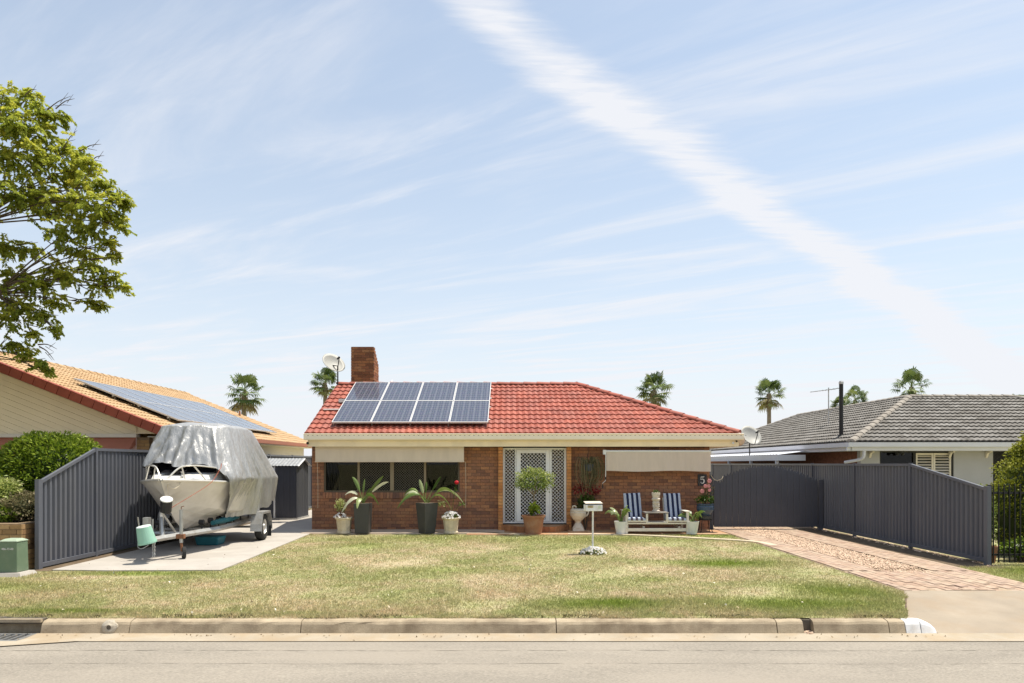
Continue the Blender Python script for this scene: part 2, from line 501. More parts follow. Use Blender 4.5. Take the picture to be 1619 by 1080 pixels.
glass = mat('window_glass', (.60, .63, .60), .03, 0, 1., trans=.95, spec=.16)
def glass_material():
    m = bpy.data.materials.new('window_glass_clear'); m.use_nodes = True
    t = m.node_tree; N = t.nodes; L = t.links; N.clear()
    tr = N.new('ShaderNodeBsdfTransparent'); tr.inputs[0].default_value = (.55, .57, .55, 1)
    gl = N.new('ShaderNodeBsdfGlossy'); gl.inputs['Roughness'].default_value = .01
    fr = N.new('ShaderNodeFresnel'); fr.inputs[0].default_value = 1.32
    mx = N.new('ShaderNodeMixShader'); o_ = N.new('ShaderNodeOutputMaterial')
    L.new(fr.outputs[0], mx.inputs[0]); L.new(tr.outputs[0], mx.inputs[1]); L.new(gl.outputs[0], mx.inputs[2]); L.new(mx.outputs[0], o_.inputs[0])
    return m
glass = glass_material()
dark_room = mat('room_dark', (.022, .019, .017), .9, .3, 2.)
curtain_m = mat('curtain', (.10, .095, .085), .9, .25, 6., stretch=(6, 1, .3))
amber = mat('amber_panel', (.045, .022, .011), .35, .5, 9.)
fence_m = mat('fence_steel', (.112, .118, .140), .45, .08, 1.2, dirt=(.165, .16, .16), damt=.35, dscale=1.6, spec=.35, stretch=(1, 1, .3))
gate_m = mat('gate_paint', (.074, .077, .092), .5, .08, 2., spec=.35)
black_metal = mat('black_metal', (.012, .012, .013), .4, .1, 5.)
galv = mat('galvanised', (.46, .46, .45), .42, .18, 8., metal=.65, dirt=(.30, .27, .23), damt=.5, dscale=6)
alu = mat('hull_aluminium', (.68, .645, .59), .42, .08, 2., metal=.22, dirt=(.50, .46, .40), damt=.4, dscale=2.2, bump=.004, bscale=2.5)
alu_rail = mat('rail_aluminium', (.66, .63, .57), .3, .06, 5., metal=.5)
silver_tarp = mat('silver_tarp', (.43, .425, .415), .40, .12, 5., .022, 9., metal=.55, fine=.10, fscale=40, stretch=(1.6, 1.6, .45))
rubber = mat('rubber', (.025, .025, .025), .85, .2, 8.)
rim_m = mat('rim_steel', (.52, .51, .49), .4, .1, 8., metal=.5)
rust = mat('rust', (.22, .10, .05), .8, .3, 20.)
teal = mat('teal_plastic', (.02, .135, .165), .5, .1, 5.)
mint = mat('mint_plastic', (.36, .62, .50), .5, .06, 5., translucent=.2)
white_plastic = mat('white_plastic', (.72, .72, .70), .4, .05, 5.)
black_plastic = mat('black_plastic', (.02, .02, .021), .4, .1, 5.)
rope_m = mat('rope', (.66, .58, .44), .9, .1, 20.)
cord_red = mat('red_cord', (.42, .10, .055), .8, .1, 20.)
terracotta = mat('terracotta', (.33, .155, .085), .8, .12, 6., dirt=(.42, .30, .21), damt=.35, dscale=5)
stone_cream = mat('cast_stone', (.66, .57, .43), .85, .10, 8., .003, 60, dirt=(.36, .29, .2), damt=.4, dscale=5)
stone_pale = mat('pale_stone', (.60, .53, .44), .85, .12, 8., .003, 60, dirt=(.40, .33, .25), damt=.4, dscale=7)
planter_dark = mat('charcoal_planter', (.058, .058, .056), .5, .12, 4., dirt=(.075, .07, .06), damt=.4, dscale=3)
soil_m = mat('soil', (.115, .082, .052), .95, .35, 9., .012, 30, dirt=(.22, .165, .105), damt=.5, dscale=3)
blue_glaze = mat('blue_glaze', (.060, .090, .135), .25, .2, 5.)
leaf_green = mat('leaf_green', rough=.5, var=.12, scale=8., translucent=.3, tint=[(.030, .062, .014), (.060, .115, .020), (.11, .17, .030), (.19, .25, .05)])
leaf_glossy = mat('leaf_glossy', rough=.36, var=.15, scale=9., translucent=.25, spec=.5, tint=[(.045, .095, .022), (.105, .175, .035), (.24, .31, .09), (.60, .60, .45)])
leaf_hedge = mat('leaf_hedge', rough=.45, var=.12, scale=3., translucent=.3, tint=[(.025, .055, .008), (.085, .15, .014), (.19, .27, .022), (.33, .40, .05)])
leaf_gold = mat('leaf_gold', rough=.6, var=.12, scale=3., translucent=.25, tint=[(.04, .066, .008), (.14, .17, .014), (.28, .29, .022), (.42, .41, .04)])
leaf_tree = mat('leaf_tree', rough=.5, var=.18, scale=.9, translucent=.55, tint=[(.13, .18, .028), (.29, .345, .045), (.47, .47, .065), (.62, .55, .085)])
leaf_palm = mat('leaf_palm', rough=.5, var=.12, scale=1., translucent=.25, tint=[(.055, .095, .030), (.115, .165, .048), (.21, .25, .08), (.30, .24, .12)])
leaf_varieg = mat('leaf_variegated', rough=.5, var=.15, scale=9., translucent=.3, tint=[(.07, .12, .02), (.20, .27, .05), (.42, .46, .14), (.62, .62, .34)])
leaf_red = mat('leaf_red', rough=.5, var=.15, scale=9., translucent=.2, tint=[(.03, .055, .018), (.05, .075, .022), (.16, .018, .018), (.27, .03, .03)])
leaf_olive = mat('leaf_olive', rough=.7, var=.2, scale=9., translucent=.25, tint=[(.06, .065, .025), (.13, .125, .055), (.22, .19, .10), (.30, .25, .15)])
petal_white = mat('petal_white', (.84, .82, .81), .6, .04, 20., translucent=.45)
petal_pink = mat('petal_pink', (.70, .30, .30), .6, .2, 20., translucent=.25)
petal_red = mat('petal_red', (.55, .015, .03), .6, .1, 20., translucent=.2)
bark = mat('bark', (.105, .080, .058), .95, .3, 9., .02, 18)
bark_pale = mat('palm_trunk', (.20, .165, .13), .95, .25, 5.)
solar_m = grid_material('solar_cells', (.062, .070, .105), (.28, .29, .32), .156, .156, .007, .10, 1)
dish_m = mat('dish_grey', (.35, .345, .32), .5, .06, 5.)
pink_wall = mat('pink_render', (.74, .56, .52), .8, .06, 2.)
awning_red = mat('awning_red', (.50, .20, .14), .8, .08, 2., translucent=.15)
weatherboard = mat('weatherboard', (.86, .75, .56), .6, .05, 2.)
trim_white = mat('trim_white', (.70, .66, .60), .5, .05, 3.)
grey_render = mat('grey_render', (.40, .40, .41), .85, .06, 2., .002, 60)
white_eave = mat('white_eave', (.62, .63, .68), .5, .05, 2.)
flue_m = mat('flue_black', (.016, .015, .015), .5, .2, 5.)
timber_pale = mat('timber_white', (.72, .67, .58), .6, .08, 6., dirt=(.52, .44, .33), damt=.35, dscale=5)
table_grey = mat('table_top', (.22, .20, .18), .6, .1, 6.)
stripe_m = mat('cushion_stripe', rough=.9, var=.06, scale=20., tint=[(.012, .018, .055), (.42, .46, .55), (.12, .085, .10)])
green_box = mat('green_box', (.135, .195, .125), .6, .10, 5., dirt=(.22, .26, .18), damt=.45, dscale=4)
slate = mat('slate', (.035, .037, .042), .6, .15, 6.)
gold = mat('gold_label', (.52, .42, .24), .6, .05, 5.)
ink = mat('dark_ink', (.03, .025, .02), .7, 0, 5.)
paver_m = mat('clay_paver', rough=.88, var=.20, scale=14., bump=.003, bscale=80, tint=[(.31, .208, .155), (.38, .262, .188), (.42, .312, .234), (.345, .242, .19), (.44, .33, .24)], dirt=(.42, .335, .245), damt=.6, dscale=2.2)
pebble_m = mat('pebble', rough=.85, var=.15, scale=30., tint=[(.44, .30, .21), (.56, .40, .285), (.64, .49, .36), (.50, .345, .245), (.70, .56, .42)])
sand_m = mat('joint_sand', (.36, .275, .19), .95, .25, 8., .006, 60, fine=.2)
orange_paver = mat('terracotta_path', (.42, .235, .125), .88, .2, 4., .003, 60, dirt=(.48, .38, .27), damt=.6, dscale=2.5)
edging_m = mat('edging_concrete', (.56, .475, .35), .88, .12, 3., .003, 60, dirt=(.42, .32, .2), damt=.4, dscale=3)
step_brick = mat('step_brick', rough=.85, var=.2, scale=14., tint=[(.36, .16, .07), (.46, .22, .10), (.30, .13, .07)])

# ---------------------------------------------------------------- ground, road, kerb
g = MB()
g.quad((-500, 7.985, -.003), (4.60, 7.985, -.003), (5.52, 9.62, 0), (-500, 9.62, 0))
g.quad((8.75, 7.985, -.003), (500, 7.985, -.003), (500, 9.62, 0), (7.66, 9.62, 0))
g.quad((-500, 9.62, 0), (500, 9.62, 0), (500, 1500, 0), (-500, 1500, 0))
tag(g.build('ground', lawn_m), 'patchy dry and green front lawn reaching back under the houses', 'lawn', kind='structure')
g = MB().quad((-500, -1500, -.45), (500, -1500, -.45), (500, 40, -.45), (-500, 40, -.45))
tag(g.build('terrain', lawn_m), 'low ground under the street', 'ground', kind='structure')
g = MB()
ys = [(-3.4, -.15), (2.0, -.06), (4.5, -.10), (7.53, -.158)]
for (a, za), (b, zb) in zip(ys, ys[1:]):
    g.quad((-300, a, za), (300, a, za), (300, b, zb), (-300, b, zb))
tag(g.build('road', asphalt), 'pale worn asphalt street along the bottom of the picture', 'road', kind='structure')
g = MB()
for (yc, wdt) in ((7.12, .010), (6.62, .007)):
    pr_ = None
    for i in range(240):
        x_ = -9 + i * .075; q_ = yc + .012 * math.sin(x_ * 1.3) + .006 * math.sin(x_ * 7.1 + yc) + random.uniform(-.003, .003)
        zq = -.10 - (q_ - 4.5) / 3.03 * .058 + .003
        w_ = wdt * random.choice((0, .3, .6, 1, 1)); cur = [(x_, q_ - w_ / 2, zq), (x_, q_ + w_ / 2, zq)]
        if pr_: g.quad(pr_[0], cur[0], cur[1], pr_[1])
        pr_ = cur
tag(g.build('road_seam', mat('seam', (.16, .14, .115), .95, .3, 30.)), 'thin tar seams running along the street', 'road seam', kind='structure')
g = MB()
g.prism([(-3.4, -.16), (-3.4, 0), (-3.6, .01), (-3.6, -.4), (-3.4, -.4)], lambda a, b, d: (d, a, b), -300, 300)
g.quad((-300, -30, 0), (300, -30, 0), (300, -3.6, 0), (-300, -3.6, 0))
tag(g.build('verge', lawn_m), 'grass verge on the near side of the street', 'verge', kind='structure')
g = MB()
gp = [(7.50, -.150), (7.66, -.158), (7.845, -.148)]
for x0, x1 in ((-300, -6.9), (-6.9, -5.45), (-5.45, 300)):
    for (a, za), (b, zb) in zip(gp, gp[1:]):
        if x0 == -6.9: continue
        g.quad((x0, a, za), (x1, a, za), (x1, b, zb), (x0, b, zb))
tag(g.build('gutter', gutter_m), 'sand coloured concrete gutter strip below the kerb', 'gutter', kind='structure')
# gutter widening at the storm drain, with the grate
g = MB().quad((-5.7, 7.18, -.139), (-4.75, 7.497, -.146), (-4.75, 7.503, -.146), (-5.45, 7.50, -.148))
g.quad((-8.0, 7.10, -.138), (-5.7, 7.18, -.139), (-5.45, 7.50, -.148), (-8.0, 7.50, -.148))
tag(g.build('gutter_apron', gutter_m), 'concrete apron around the storm drain grate', 'gutter', kind='structure')
gr = thing('drain_grate', 'rusty steel storm drain grate set in the gutter below the kerb opening', 'grate', (-6.2, 7.6, -.16))
b = MB(); b.box(-6.9, -5.45, 7.50, 7.845, -.43, -.42); b.build('pit_floor', kerb_dark, gr)
b = MB()
b.box(-6.9, -5.45, 7.500, 7.53, -.19, -.146); b.box(-6.9, -5.45, 7.82, 7.85, -.19, -.150)
b.box(-6.9, -6.87, 7.53, 7.82, -.19, -.15); b.box(-5.48, -5.45, 7.53, 7.82, -.19, -.15)
b.build('rim', galv, gr)
for i in range(17):
    x = -6.82 + i * .082
    MB().box(x, x + .018, 7.53, 7.82, -.19, -.152).build('bar', galv, gr)

kerb = MB().box(-300, 4.4, 7.990, 8.02, -.4, -.015).build('kerb', kerb_m)
tag(kerb, 'weathered concrete kerb along the edge of the front lawn', 'kerb', kind='structure')
def kerb_prof(wob=0.0):
    return [(7.838, -.20), (7.842, -.150), (7.866 + wob, -.050), (7.880, -.026), (7.902, -.013), (7.93, -.009), (7.990, -.006), (7.990, -.25)]
def kerb_stone(x0, x1, m, n=None):
    n = n or max(2, int((x1 - x0) / .12))
    b = MB(); pr = kerb_prof(); k = len(pr); vs = []; fs = []
    for i in range(n + 1):
        x = x0 + (x1 - x0) * i / n
        for j, (a, zz) in enumerate(pr):
            jit = (random.uniform(-.003, .003) + .006 * math.sin(x * 2.3 + x0) * math.sin(x * 5.1)) if 1 < j < 6 else 0
            if random.random() < .05 and 2 <= j <= 4: jit += .010
            end = .006 if i in (0, n) and 2 <= j <= 5 else 0
            vs.append((x, a + jit + end, zz + jit * .6 - end))
    for i in range(n):
        for j in range(k):
            j2 = (j + 1) % k
            fs.append((i * k + j, i * k + j2, (i + 1) * k + j2, (i + 1) * k + j))
    fs.append(tuple(range(k))); fs.append(tuple(n * k + j for j in range(k - 1, -1, -1)))
    b.add(vs, fs)
    return b.build('kerb_stone', m, kerb, smooth=False)
jx = [-30, -14, -8.0]
for a, c in zip(jx, jx[1:]): kerb_stone(a + .004, c - .004, kerb_m, 40)
for a, c in ((-5.42, -4.40), (-4.40, -2.43), (-2.43, .51), (.51, 3.05), (3.05, 3.36), (3.47, 4.34), (4.34, 4.53)):
    kerb_stone(a + .005, c - .005, kerb_m)
for a, c in ((9.2, 14), (14, 30)): kerb_stone(a + .005, c - .005, kerb_m, 30)
kerb_stone(4.533, 4.70, white_paint)
# sloping white nose at the driveway
b = MB(); vs = []; fs = []; pr = kerb_prof(); k = len(pr)
for i in range(9):
    t = i / 8; x = 4.708 + .20 * t
    for (a, zz) in pr:
        zz2 = zz if zz < -.155 else (-.158 + (zz + .158) * math.sqrt(max(0, 1 - t * t)) * (1 - .15 * t))
        vs.append((x, a + .02 * t * t, zz2))
for i in range(8):
    for j in range(k):
        fs.append((i * k + j, i * k + (j + 1) % k, (i + 1) * k + (j + 1) % k, (i + 1) * k + j))
fs.append(tuple(range(k))); fs.append(tuple(8 * k + j for j in range(k - 1, -1, -1)))
b.add(vs, fs); b.build('kerb_nose', white_paint, kerb)
# broken gap in the kerb with rubble
b = MB().box(3.355, 3.475, 7.95, 8.04, -.25, -.02); b.build('broken_gap', kerb_dark, kerb)
b = MB()
for i in range(26):
    x, y = random.uniform(3.36, 3.46), random.uniform(7.80, 7.95)
    r = random.uniform(.008, .022); b.ball((x, y, -.155 + r * .6), r, r * .8, r * .7, 6, 4, tint=random.random())
b.build('rubble', pebble_m, kerb)['kind'] = 'stuff'
# round drain outlet
b = MB(); pr = []
for (r, dy) in ((.0, 0), (.028, 0), (.028, -.05), (.034, -.052), (.060, -.040), (.085, -.012), (.095, .03)): pr.append((r, dy))
mm = Matrix.Rotation(R(90), 4, 'X')
b.lathe([(.026, .0), (.026, .022), (.031, .025), (.055, .020), (.080, .010), (.098, -.014)], (-4.63, 7.862, -.082), 20, m=mm, caps=False)
for i_ in range(len(b.v)):
    x_, y_, z_ = b.v[i_]; a_ = math.atan2(z_ + .082, x_ + 4.63); f_ = 1 + .06 * math.sin(3 * a_ + 1) + .05 * math.sin(5 * a_)
    if math.hypot(x_ + 4.63, z_ + .082) > .05: b.v[i_] = (-4.63 + (x_ + 4.63) * f_ * 1.1, y_ + .22 * (z_ + .082), -.082 + (z_ + .082) * f_ * .82)
b.build('drain_outlet', mat('mortar_patch', (.43, .385, .31), .9, .2, 18., .006, 40, dirt=(.36, .29, .2), damt=.5, dscale=9), kerb)
b = MB(); b.lathe([(.0261, .020), (.0261, .0)], (-4.63, 7.862, -.082), 20, m=mm); b.build('drain_hole', kerb_dark, kerb)
# kerb inlet opening
b = MB(); b.box(-8.0, -5.425, 7.90, 8.045, -.055, .005); b.box(-8.0, -5.425, 8.02, 8.045, -.4, -.055); b.box(-8.0, -5.425, 7.85, 8.02, -.42, -.40)
b.build('inlet_lintel', kerb_dark, kerb)
b = MB(); b.box(-8.0, -5.425, 7.862, 7.899, -.030, .007); b.build('inlet_edge', kerb_m, kerb)

# crossover ramp
g = MB()
NY = 8
for i in range(NY):
    t0, t1 = i / NY, (i + 1) / NY
    def pt(t, s):
        y = 7.848 + (9.62 - 7.848) * t
        xl = 4.90 + (5.52 - 4.90) * t if t > .0 else 4.90
        xr = 8.72 + (7.66 - 8.72) * t
        xl = 4.62 + (5.52 - 4.62) * max(0, (y - 8.0) / 1.62) if y > 8.0 else 4.915
        zz = -.150 + .162 * min(1, t * 1.1) ** .85
        return (xl + (xr - xl) * s, y, zz)
    for j in range(6):
        g.quad(pt(t0, j / 6), pt(t0, (j + 1) / 6), pt(t1, (j + 1) / 6), pt(t1, j / 6))
tag(g.build('crossover', crossover_m), 'sandy concrete driveway crossover ramp at the kerb', 'driveway', kind='structure')
g = MB(); g.prism([(4.60, 7.96), (4.60, 8.05), (5.52, 9.62), (5.56, 9.62)], lambda a, c, d_: (a, c, d_), -.2, -.004)
g.prism([(8.78, 7.96), (8.72, 7.96), (7.66, 9.62), (7.70, 9.62)], lambda a, c, d_: (a, c, d_), -.2, -.004)
tag(g.build('soil_edge', soil_m), 'bare soil edge beside the crossover', 'soil', kind='structure')

# paved driveway
g = MB(); g.quad((5.50, 9.60, .006), (7.68, 9.60, .006), (7.68, 19.2, .006), (5.50, 19.2, .006))
drive = g.build('driveway', sand_m); tag(drive, 'brick paved driveway with a gravel strip beside the dark fence', 'driveway', kind='structure')
pav = []
pm = []
for i in range(8):
    b = MB(); b.tint = (i + .5) / 8
    b.frustum((0, 0), .114, .230, .108, .224, 0, .018); pm.append(b.mesh('paver', paver_m))
def lay_pavers(x0, x1, y0, y1, drop=.0):
    nx = int(round((x1 - x0) / .118)); wd = (x1 - x0) / nx
    for i in range(nx):
        y = y0 - (.117 if i % 2 else 0)
        while y < y1:
            yy = y + .117; hs_ = 1.0
            if abs(yy - y0) < .02: yy = y0 + .0585; hs_ = .5
            if yy > y0 + .02 and random.random() > drop:
                zz = random.uniform(.003, .008) - (max(0, random.uniform(-.004, .022) * (1 - (yy - 9.6) / .9)) if yy < 10.5 else 0)
                m = Matrix.Translation((x0 + (i + .5) * wd, yy, zz)) @ Matrix.Rotation(random.uniform(-.012, .012), 4, 'Z') @ Matrix.Diagonal((1, hs_, 1, 1))
                pav.append((random.choice(pm), m, -yy))
            y += .234
lay_pavers(5.53, 7.66, 9.63, 11.25)
lay_pavers(5.53, 6.10, 11.25 + .117, 18.9)
lay_pavers(6.98, 7.66, 11.25 + .117, 18.9)
pieces('paver', pav, drive, 'far_pavers', 300)
# gravel strip
n = 9000
gx = RNG.uniform(6.11, 6.94, n); gy = RNG.uniform(11.1, 19.1, n) ** 1.0
k = RNG.random(n) < .985
ed = (gy < 11.6) & (RNG.random(n) < .6)
gx = gx[~ed]; gy = gy[~ed]; n = len(gx)
rr = RNG.uniform(.010, .024, n)
octv = np.array([[1, 0, 0], [-1, 0, 0], [0, 1, 0], [0, -1, 0], [0, 0, 1], [0, 0, -1]], dtype=float)
octf = np.array([[0, 2, 4], [2, 1, 4], [1, 3, 4], [3, 0, 4], [2, 0, 5], [1, 2, 5], [3, 1, 5], [0, 3, 5]])
Vv = octv[None] * (rr[:, None, None] * RNG.uniform(.6, 1.25, (n, 6, 1))) * np.array([1, 1, .7]) + np.stack([gx, gy, .012 + rr * .35], 1)[:, None, :]
Ff = (octf[None] + (np.arange(n) * 6)[:, None, None]).reshape(-1, 3)
o = link('gravel', np_mesh('gravel', Vv.reshape(-1, 3), Ff, np.repeat(RNG.random(n), 6), [pebble_m]))
tag(o, 'brown pebble gravel strip between the paved wheel tracks', 'gravel', kind='stuff')
b = MB(); b.box(6.945, 6.975, 11.3, 19.0, .0, .030); tag(b.build('timber_edging', soil_m), 'thin dark edging board beside the gravel strip', 'edging', kind='structure')
# bare soil at the foot of the right fence
b = MB(); pts = [(7.70, 11.9), (8.55, 11.6), (8.55, 24.0), (7.70, 24.0)]
b.add([(x, y, .004) for x, y in pts], [(0, 1, 2, 3)])
tag(b.build('soil_strip', soil_m), 'bare brown soil strip under the dark fence', 'soil', kind='structure')
b = MB(); b.quad((5.3, 18.9, .008), (8.4, 18.9, .008), (8.4, 40, .008), (5.3, 40, .008)); tag(b.build('side_yard', sand_m), 'sandy side yard behind the gate', 'ground', kind='structure')

# boat pad
pl = [(-7.72, 11.46), (-6.7, 11.38), (-4.88, 11.43), (-4.90, 12.1), (-5.0, 14.4), (-5.15, 17.7), (-5.42, 18.5), (-5.42, 27.5), (-7.72, 27.5)]
b = MB(); b.prism(pl, lambda a, c, d_: (a, c, d_), -.05, .022)
tag(b.build('concrete_pad', concrete), 'pale concrete slab under the boat trailer', 'slab', kind='structure')
b = MB(); b.quad((-8.05, 11.4, .005), (-7.70, 11.4, .005), (-7.70, 27, .005), (-8.05, 27, .005))
tag(b.build('soil_margin', soil_m), 'narrow dirt margin at the foot of the grey fence', 'soil', kind='structure')
# paths along the facade
b = MB(); b.prism([(-5.38, 17.36), (-1.2, 17.42), (-.2, 17.40), (-.2, 18.41), (-5.38, 18.41)], lambda a, c, d_: (a, c, d_), -.05, .03)
tag(b.build('path', mat('path_concrete', (.56, .46, .37), .88, .14, 3., .003, 60, dirt=(.42, .32, .24), damt=.5, dscale=3)), 'narrow concrete path below the window planters', 'path', kind='structure')
b = MB(); b.prism([(-1.15, 17.15), (1.9, 17.15), (2.4, 17.3), (5.5, 17.25), (5.5, 18.41), (-.2, 18.41), (-.2, 17.40), (-1.15, 17.40)], lambda a, c, d_: (a, c, d_), -.05, .020)
tag(b.build('porch_paving', orange_paver), 'terracotta paving strip in front of the door and bench', 'paving', kind='structure')
def ribbon(name, pts, wd, zz, m, label):
    b = MB(); pts = curvepts(pts, 6); L_ = []; 
    for i, p in enumerate(pts):
        t = (pts[min(i + 1, len(pts) - 1)] - pts[max(i - 1, 0)]).normalized(); nn = Vector((-t.y, t.x, 0))
        q = wd * random.uniform(.88, 1.12)
        L_.append((p + nn * q / 2, p - nn * q / 2))
    vs = [(v.x, v.y, z_) for a, c in L_ for v in (a, c) for z_ in (zz, -.03)]
    fs = []
    for i in range(len(L_) - 1):
        q, r_ = i * 4, i * 4 + 4
        fs += [(q, r_, r_ + 2, q + 2), (q, q + 1, r_ + 1, r_), (q + 2, r_ + 2, r_ + 3, q + 3)]
    b.add(vs, fs); o = b.build(name, m); tag(o, label, 'edging', kind='structure'); return o
ribbon('garden_edging', [G(898, 845.5), G(950, 845.8), G(1000, 846.8), G(1060, 849.5), G(1120, 852.8), G(1165, 855.2), G(1200, 858.5), G(1225, 864)], .17, .028, edging_m, 'pale curved concrete edging strip running towards the driveway')
ribbon('garden_edging', [G(742, 843.2), G(770, 843.6), G(800, 845), G(824, 846.2)], .20, .030, edging_m, 'short pale concrete edging strip by the door step')

# ---------------------------------------------------------------- grass blades
def grass():
    n = 680000
    y = 7.965 + (19.0 - 7.965) * RNG.random(n) ** 1.45
    x = (RNG.random(n) * 2 - 1) * (0.79 * y + 2.2)
    def inpoly(px, py, poly):
        ins = np.zeros(len(px), bool); j = len(poly) - 1
        for i in range(len(poly)):
            xi, yi = poly[i]; xj, yj = poly[j]
            c = ((yi > py) != (yj > py)) & (px < (xj - xi) * (py - yi) / (yj - yi + 1e-12) + xi)
            ins ^= c; j = i
        return ins
    edge = .05 * np.sin(x * 9.0) + .04 * np.sin(x * 23 + 1.3) + .03 * np.sin(y * 17)
    bad = inpoly(x, y + edge * .6, pl)
    bad |= (x + edge > 5.50) & (x + edge < 7.72) & (y > 9.5)
    bad |= (y < 9.65) & (x + edge * .5 > 4.62 + (y - 8.0) * .555) & (x < 8.75 - (y - 8.0) * .67)
    bad |= (x > -5.4) & (x < 5.5) & (y + edge > 17.3)
    bad |= (x > 7.7) & (x < 8.6) & (y > 11.9)
    bad |= (x > 7.7) & (y > 12.4)
    bad |= (x < -7.8) & (y > 10.75)
    bad |= (x < -7.55) & (y > 11.35)
    bad |= (x < -5.4) & (y > 17)
    bad |= (x > 5.5) & (x < 8.5) & (y > 18)
    # thin, bald spots
    bald = np.sin(x * 1.7 + 2 * np.sin(y * .9)) + np.sin(y * 2.3 + 1.5 * np.sin(x * 1.1 + 1)) + .8 * np.sin(x * 4.1 - y * 3.3)
    bad |= (RNG.random(n) < np.clip((bald - .6) * .35, 0, .6))
    bad |= (y < 8.0 + .05 * np.sin(x * 3.7) + .04 * np.sin(x * 9.1)) & (RNG.random(n) < .75)
    keep = ~bad
    x = x[keep]; y = y[keep]; n = len(x)
    gm = np.zeros(n)
    for (cx, cy, rx, ry, a) in GREEN:
        gm = np.maximum(gm, a * np.clip(1.3 - np.hypot((x - cx) / rx, (y - cy) / ry), 0, 1))
    h = RNG.uniform(.012, .030, n) * (1 + .9 * gm) * (1 + .25 * np.sin(x * 2.2) * np.sin(y * 1.9))
    tall = RNG.random(n) < .012
    h[tall] *= RNG.uniform(1.4, 2.4, tall.sum())
    an = RNG.uniform(0, 2 * np.pi, n); lean = RNG.uniform(.25, 1.1, n) * h
    la = RNG.uniform(0, 2 * np.pi, n); wd = RNG.uniform(.0028, .0055, n) * (1 + (y - 8) * .055)
    dx, dy = np.cos(an) * wd, np.sin(an) * wd
    V3 = np.empty((n, 3, 3))
    V3[:, 0] = np.stack([x - dx, y - dy, np.full(n, -.002)], 1)
    V3[:, 1] = np.stack([x + dx, y + dy, np.full(n, -.002)], 1)
    V3[:, 2] = np.stack([x + np.cos(la) * lean, y + np.sin(la) * lean, h], 1)
    t = np.clip(RNG.normal(.45, .24, n), 0, 1)
    me = np_mesh('grass', V3.reshape(-1, 3), np.arange(n * 3).reshape(-1, 3), np.repeat(t, 3), [blade_m])
    tag(link('grass', me), 'short patchy lawn grass, straw brown and green', 'grass', kind='stuff')
grass()
# litter of pale fallen leaves on the lawn
# ---------------------------------------------------------------- roof tiles helper
def tile_meshes(name, m, wd, L_, waves, amp, th, nvar=8, seg=4, edge=None, lo=0.0):
    out = []
    for q in range(nvar):
        b = MB(); b.tint = lo + (1 - lo) * (q + .5) / nvar
        nx = waves * seg
        vs = []
        for yy, zz in ((0., -.004), (0., th), (L_, .0)):
            for i in range(nx + 1):
                x = wd * i / nx
                ph = 2 * math.pi * i / seg
                vs.append((x, yy, zz + amp * (.5 - .5 * math.cos(ph))))
        fs = []
        for r_ in range(2):
            for i in range(nx):
                a = r_ * (nx + 1) + i
                fs.append((a, a + 1, a + nx + 2, a + nx + 1))
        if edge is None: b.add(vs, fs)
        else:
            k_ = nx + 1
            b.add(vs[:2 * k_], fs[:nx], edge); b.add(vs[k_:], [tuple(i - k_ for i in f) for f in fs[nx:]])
        out.append(b.mesh(name, m))
    return out
def lay_tiles(parent, O, u, v, U0, U1, VL, halves, meshes, wd, gauge, L_, limit, score, mass, skip=None, name='tile'):
    u = Vector(u).normalized(); v = Vector(v).normalized(); n = u.cross(v).normalized(); O = Vector(O)
    items = []; cut = []
    nr = int(math.ceil(VL / gauge)); nc = int(math.ceil((U1 - U0) / wd))
    for r_ in range(nr):
        for c in range(nc):
            u0 = U0 + c * wd; v0 = r_ * gauge
            cs = [(u0, v0), (u0 + wd, v0), (u0, v0 + L_), (u0 + wd, v0 + L_)]
            hs = list(halves) + [(-1, 0, U1 + .001), (0, -1, VL + .06)]
            st = 'in'; bad = []
            for h in hs:
                vals = [h[0] * a + h[1] * bb + h[2] for a, bb in cs]
                if max(vals) <= .01: st = 'out'; break
                if min(vals) < -.005: bad.append(h)
            if st == 'out': continue
            lift = random.uniform(0, .003)
            m = frame(u, v, n, O + u * u0 + v * v0 + n * lift)
            me = random.choice(meshes)
            s = score(O + u * (u0 + wd / 2) + v * (v0 + gauge / 2))
            if bad:
                me2 = me.copy(); bm = bmesh.new(); bm.from_mesh(me2)
                for h in bad:
                    nn = Vector((h[0], h[1], 0)); k = -(h[0] * u0 + h[1] * v0 + h[2]) / nn.length_squared
                    bmesh.ops.bisect_plane(bm, geom=bm.verts[:] + bm.edges[:] + bm.faces[:], plane_co=nn * k, plane_no=nn, clear_inner=True)
                empty = len(bm.faces) == 0
                bm.to_mesh(me2); bm.free()
                if empty: continue
                me = me2
            items.append((me, m, s))
    pieces(name, items, parent, mass, limit)
def caps_along(parent, p0, p1, ln, r, m, name='ridge_cap', drop=.03, flat=1.0):
    p0, p1 = Vector(p0), Vector(p1); d_ = (p1 - p0); L_ = d_.length; d_.normalize()
    k = max(1, int(round(L_ / ln))); side = d_.cross(Vector((0, 0, 1))).normalized(); up = side.cross(d_).normalized()
    mes = []
    for q in range(4):
        b = MB(); b.tint = (q + .5) / 4; n = 8; vs = []; fs = []; ll = L_ / k + .04
        for j, (yy, sc_) in enumerate(((0, 1.06), (ll, .96))):
            for i in range(n + 1):
                a = math.pi * (i / n) * 1.0
                vs.append((math.cos(a) * r * sc_, yy, math.sin(a) * r * flat * sc_ + (.014 if j == 0 else 0)))
        for i in range(n): fs.append((i, i + 1, n + 2 + i, n + 1 + i))
        fs.append(tuple(range(n + 1))); fs.append(tuple(range(2 * n + 1, n, -1)))
        b.add(vs, fs); mes.append(b.mesh(name, m, smooth=False))
    for i in range(k):
        o = link(name, random.choice(mes), parent)
        o.matrix_basis = frame(side, d_, up, p0 + d_ * (i * L_ / k) - up * drop)
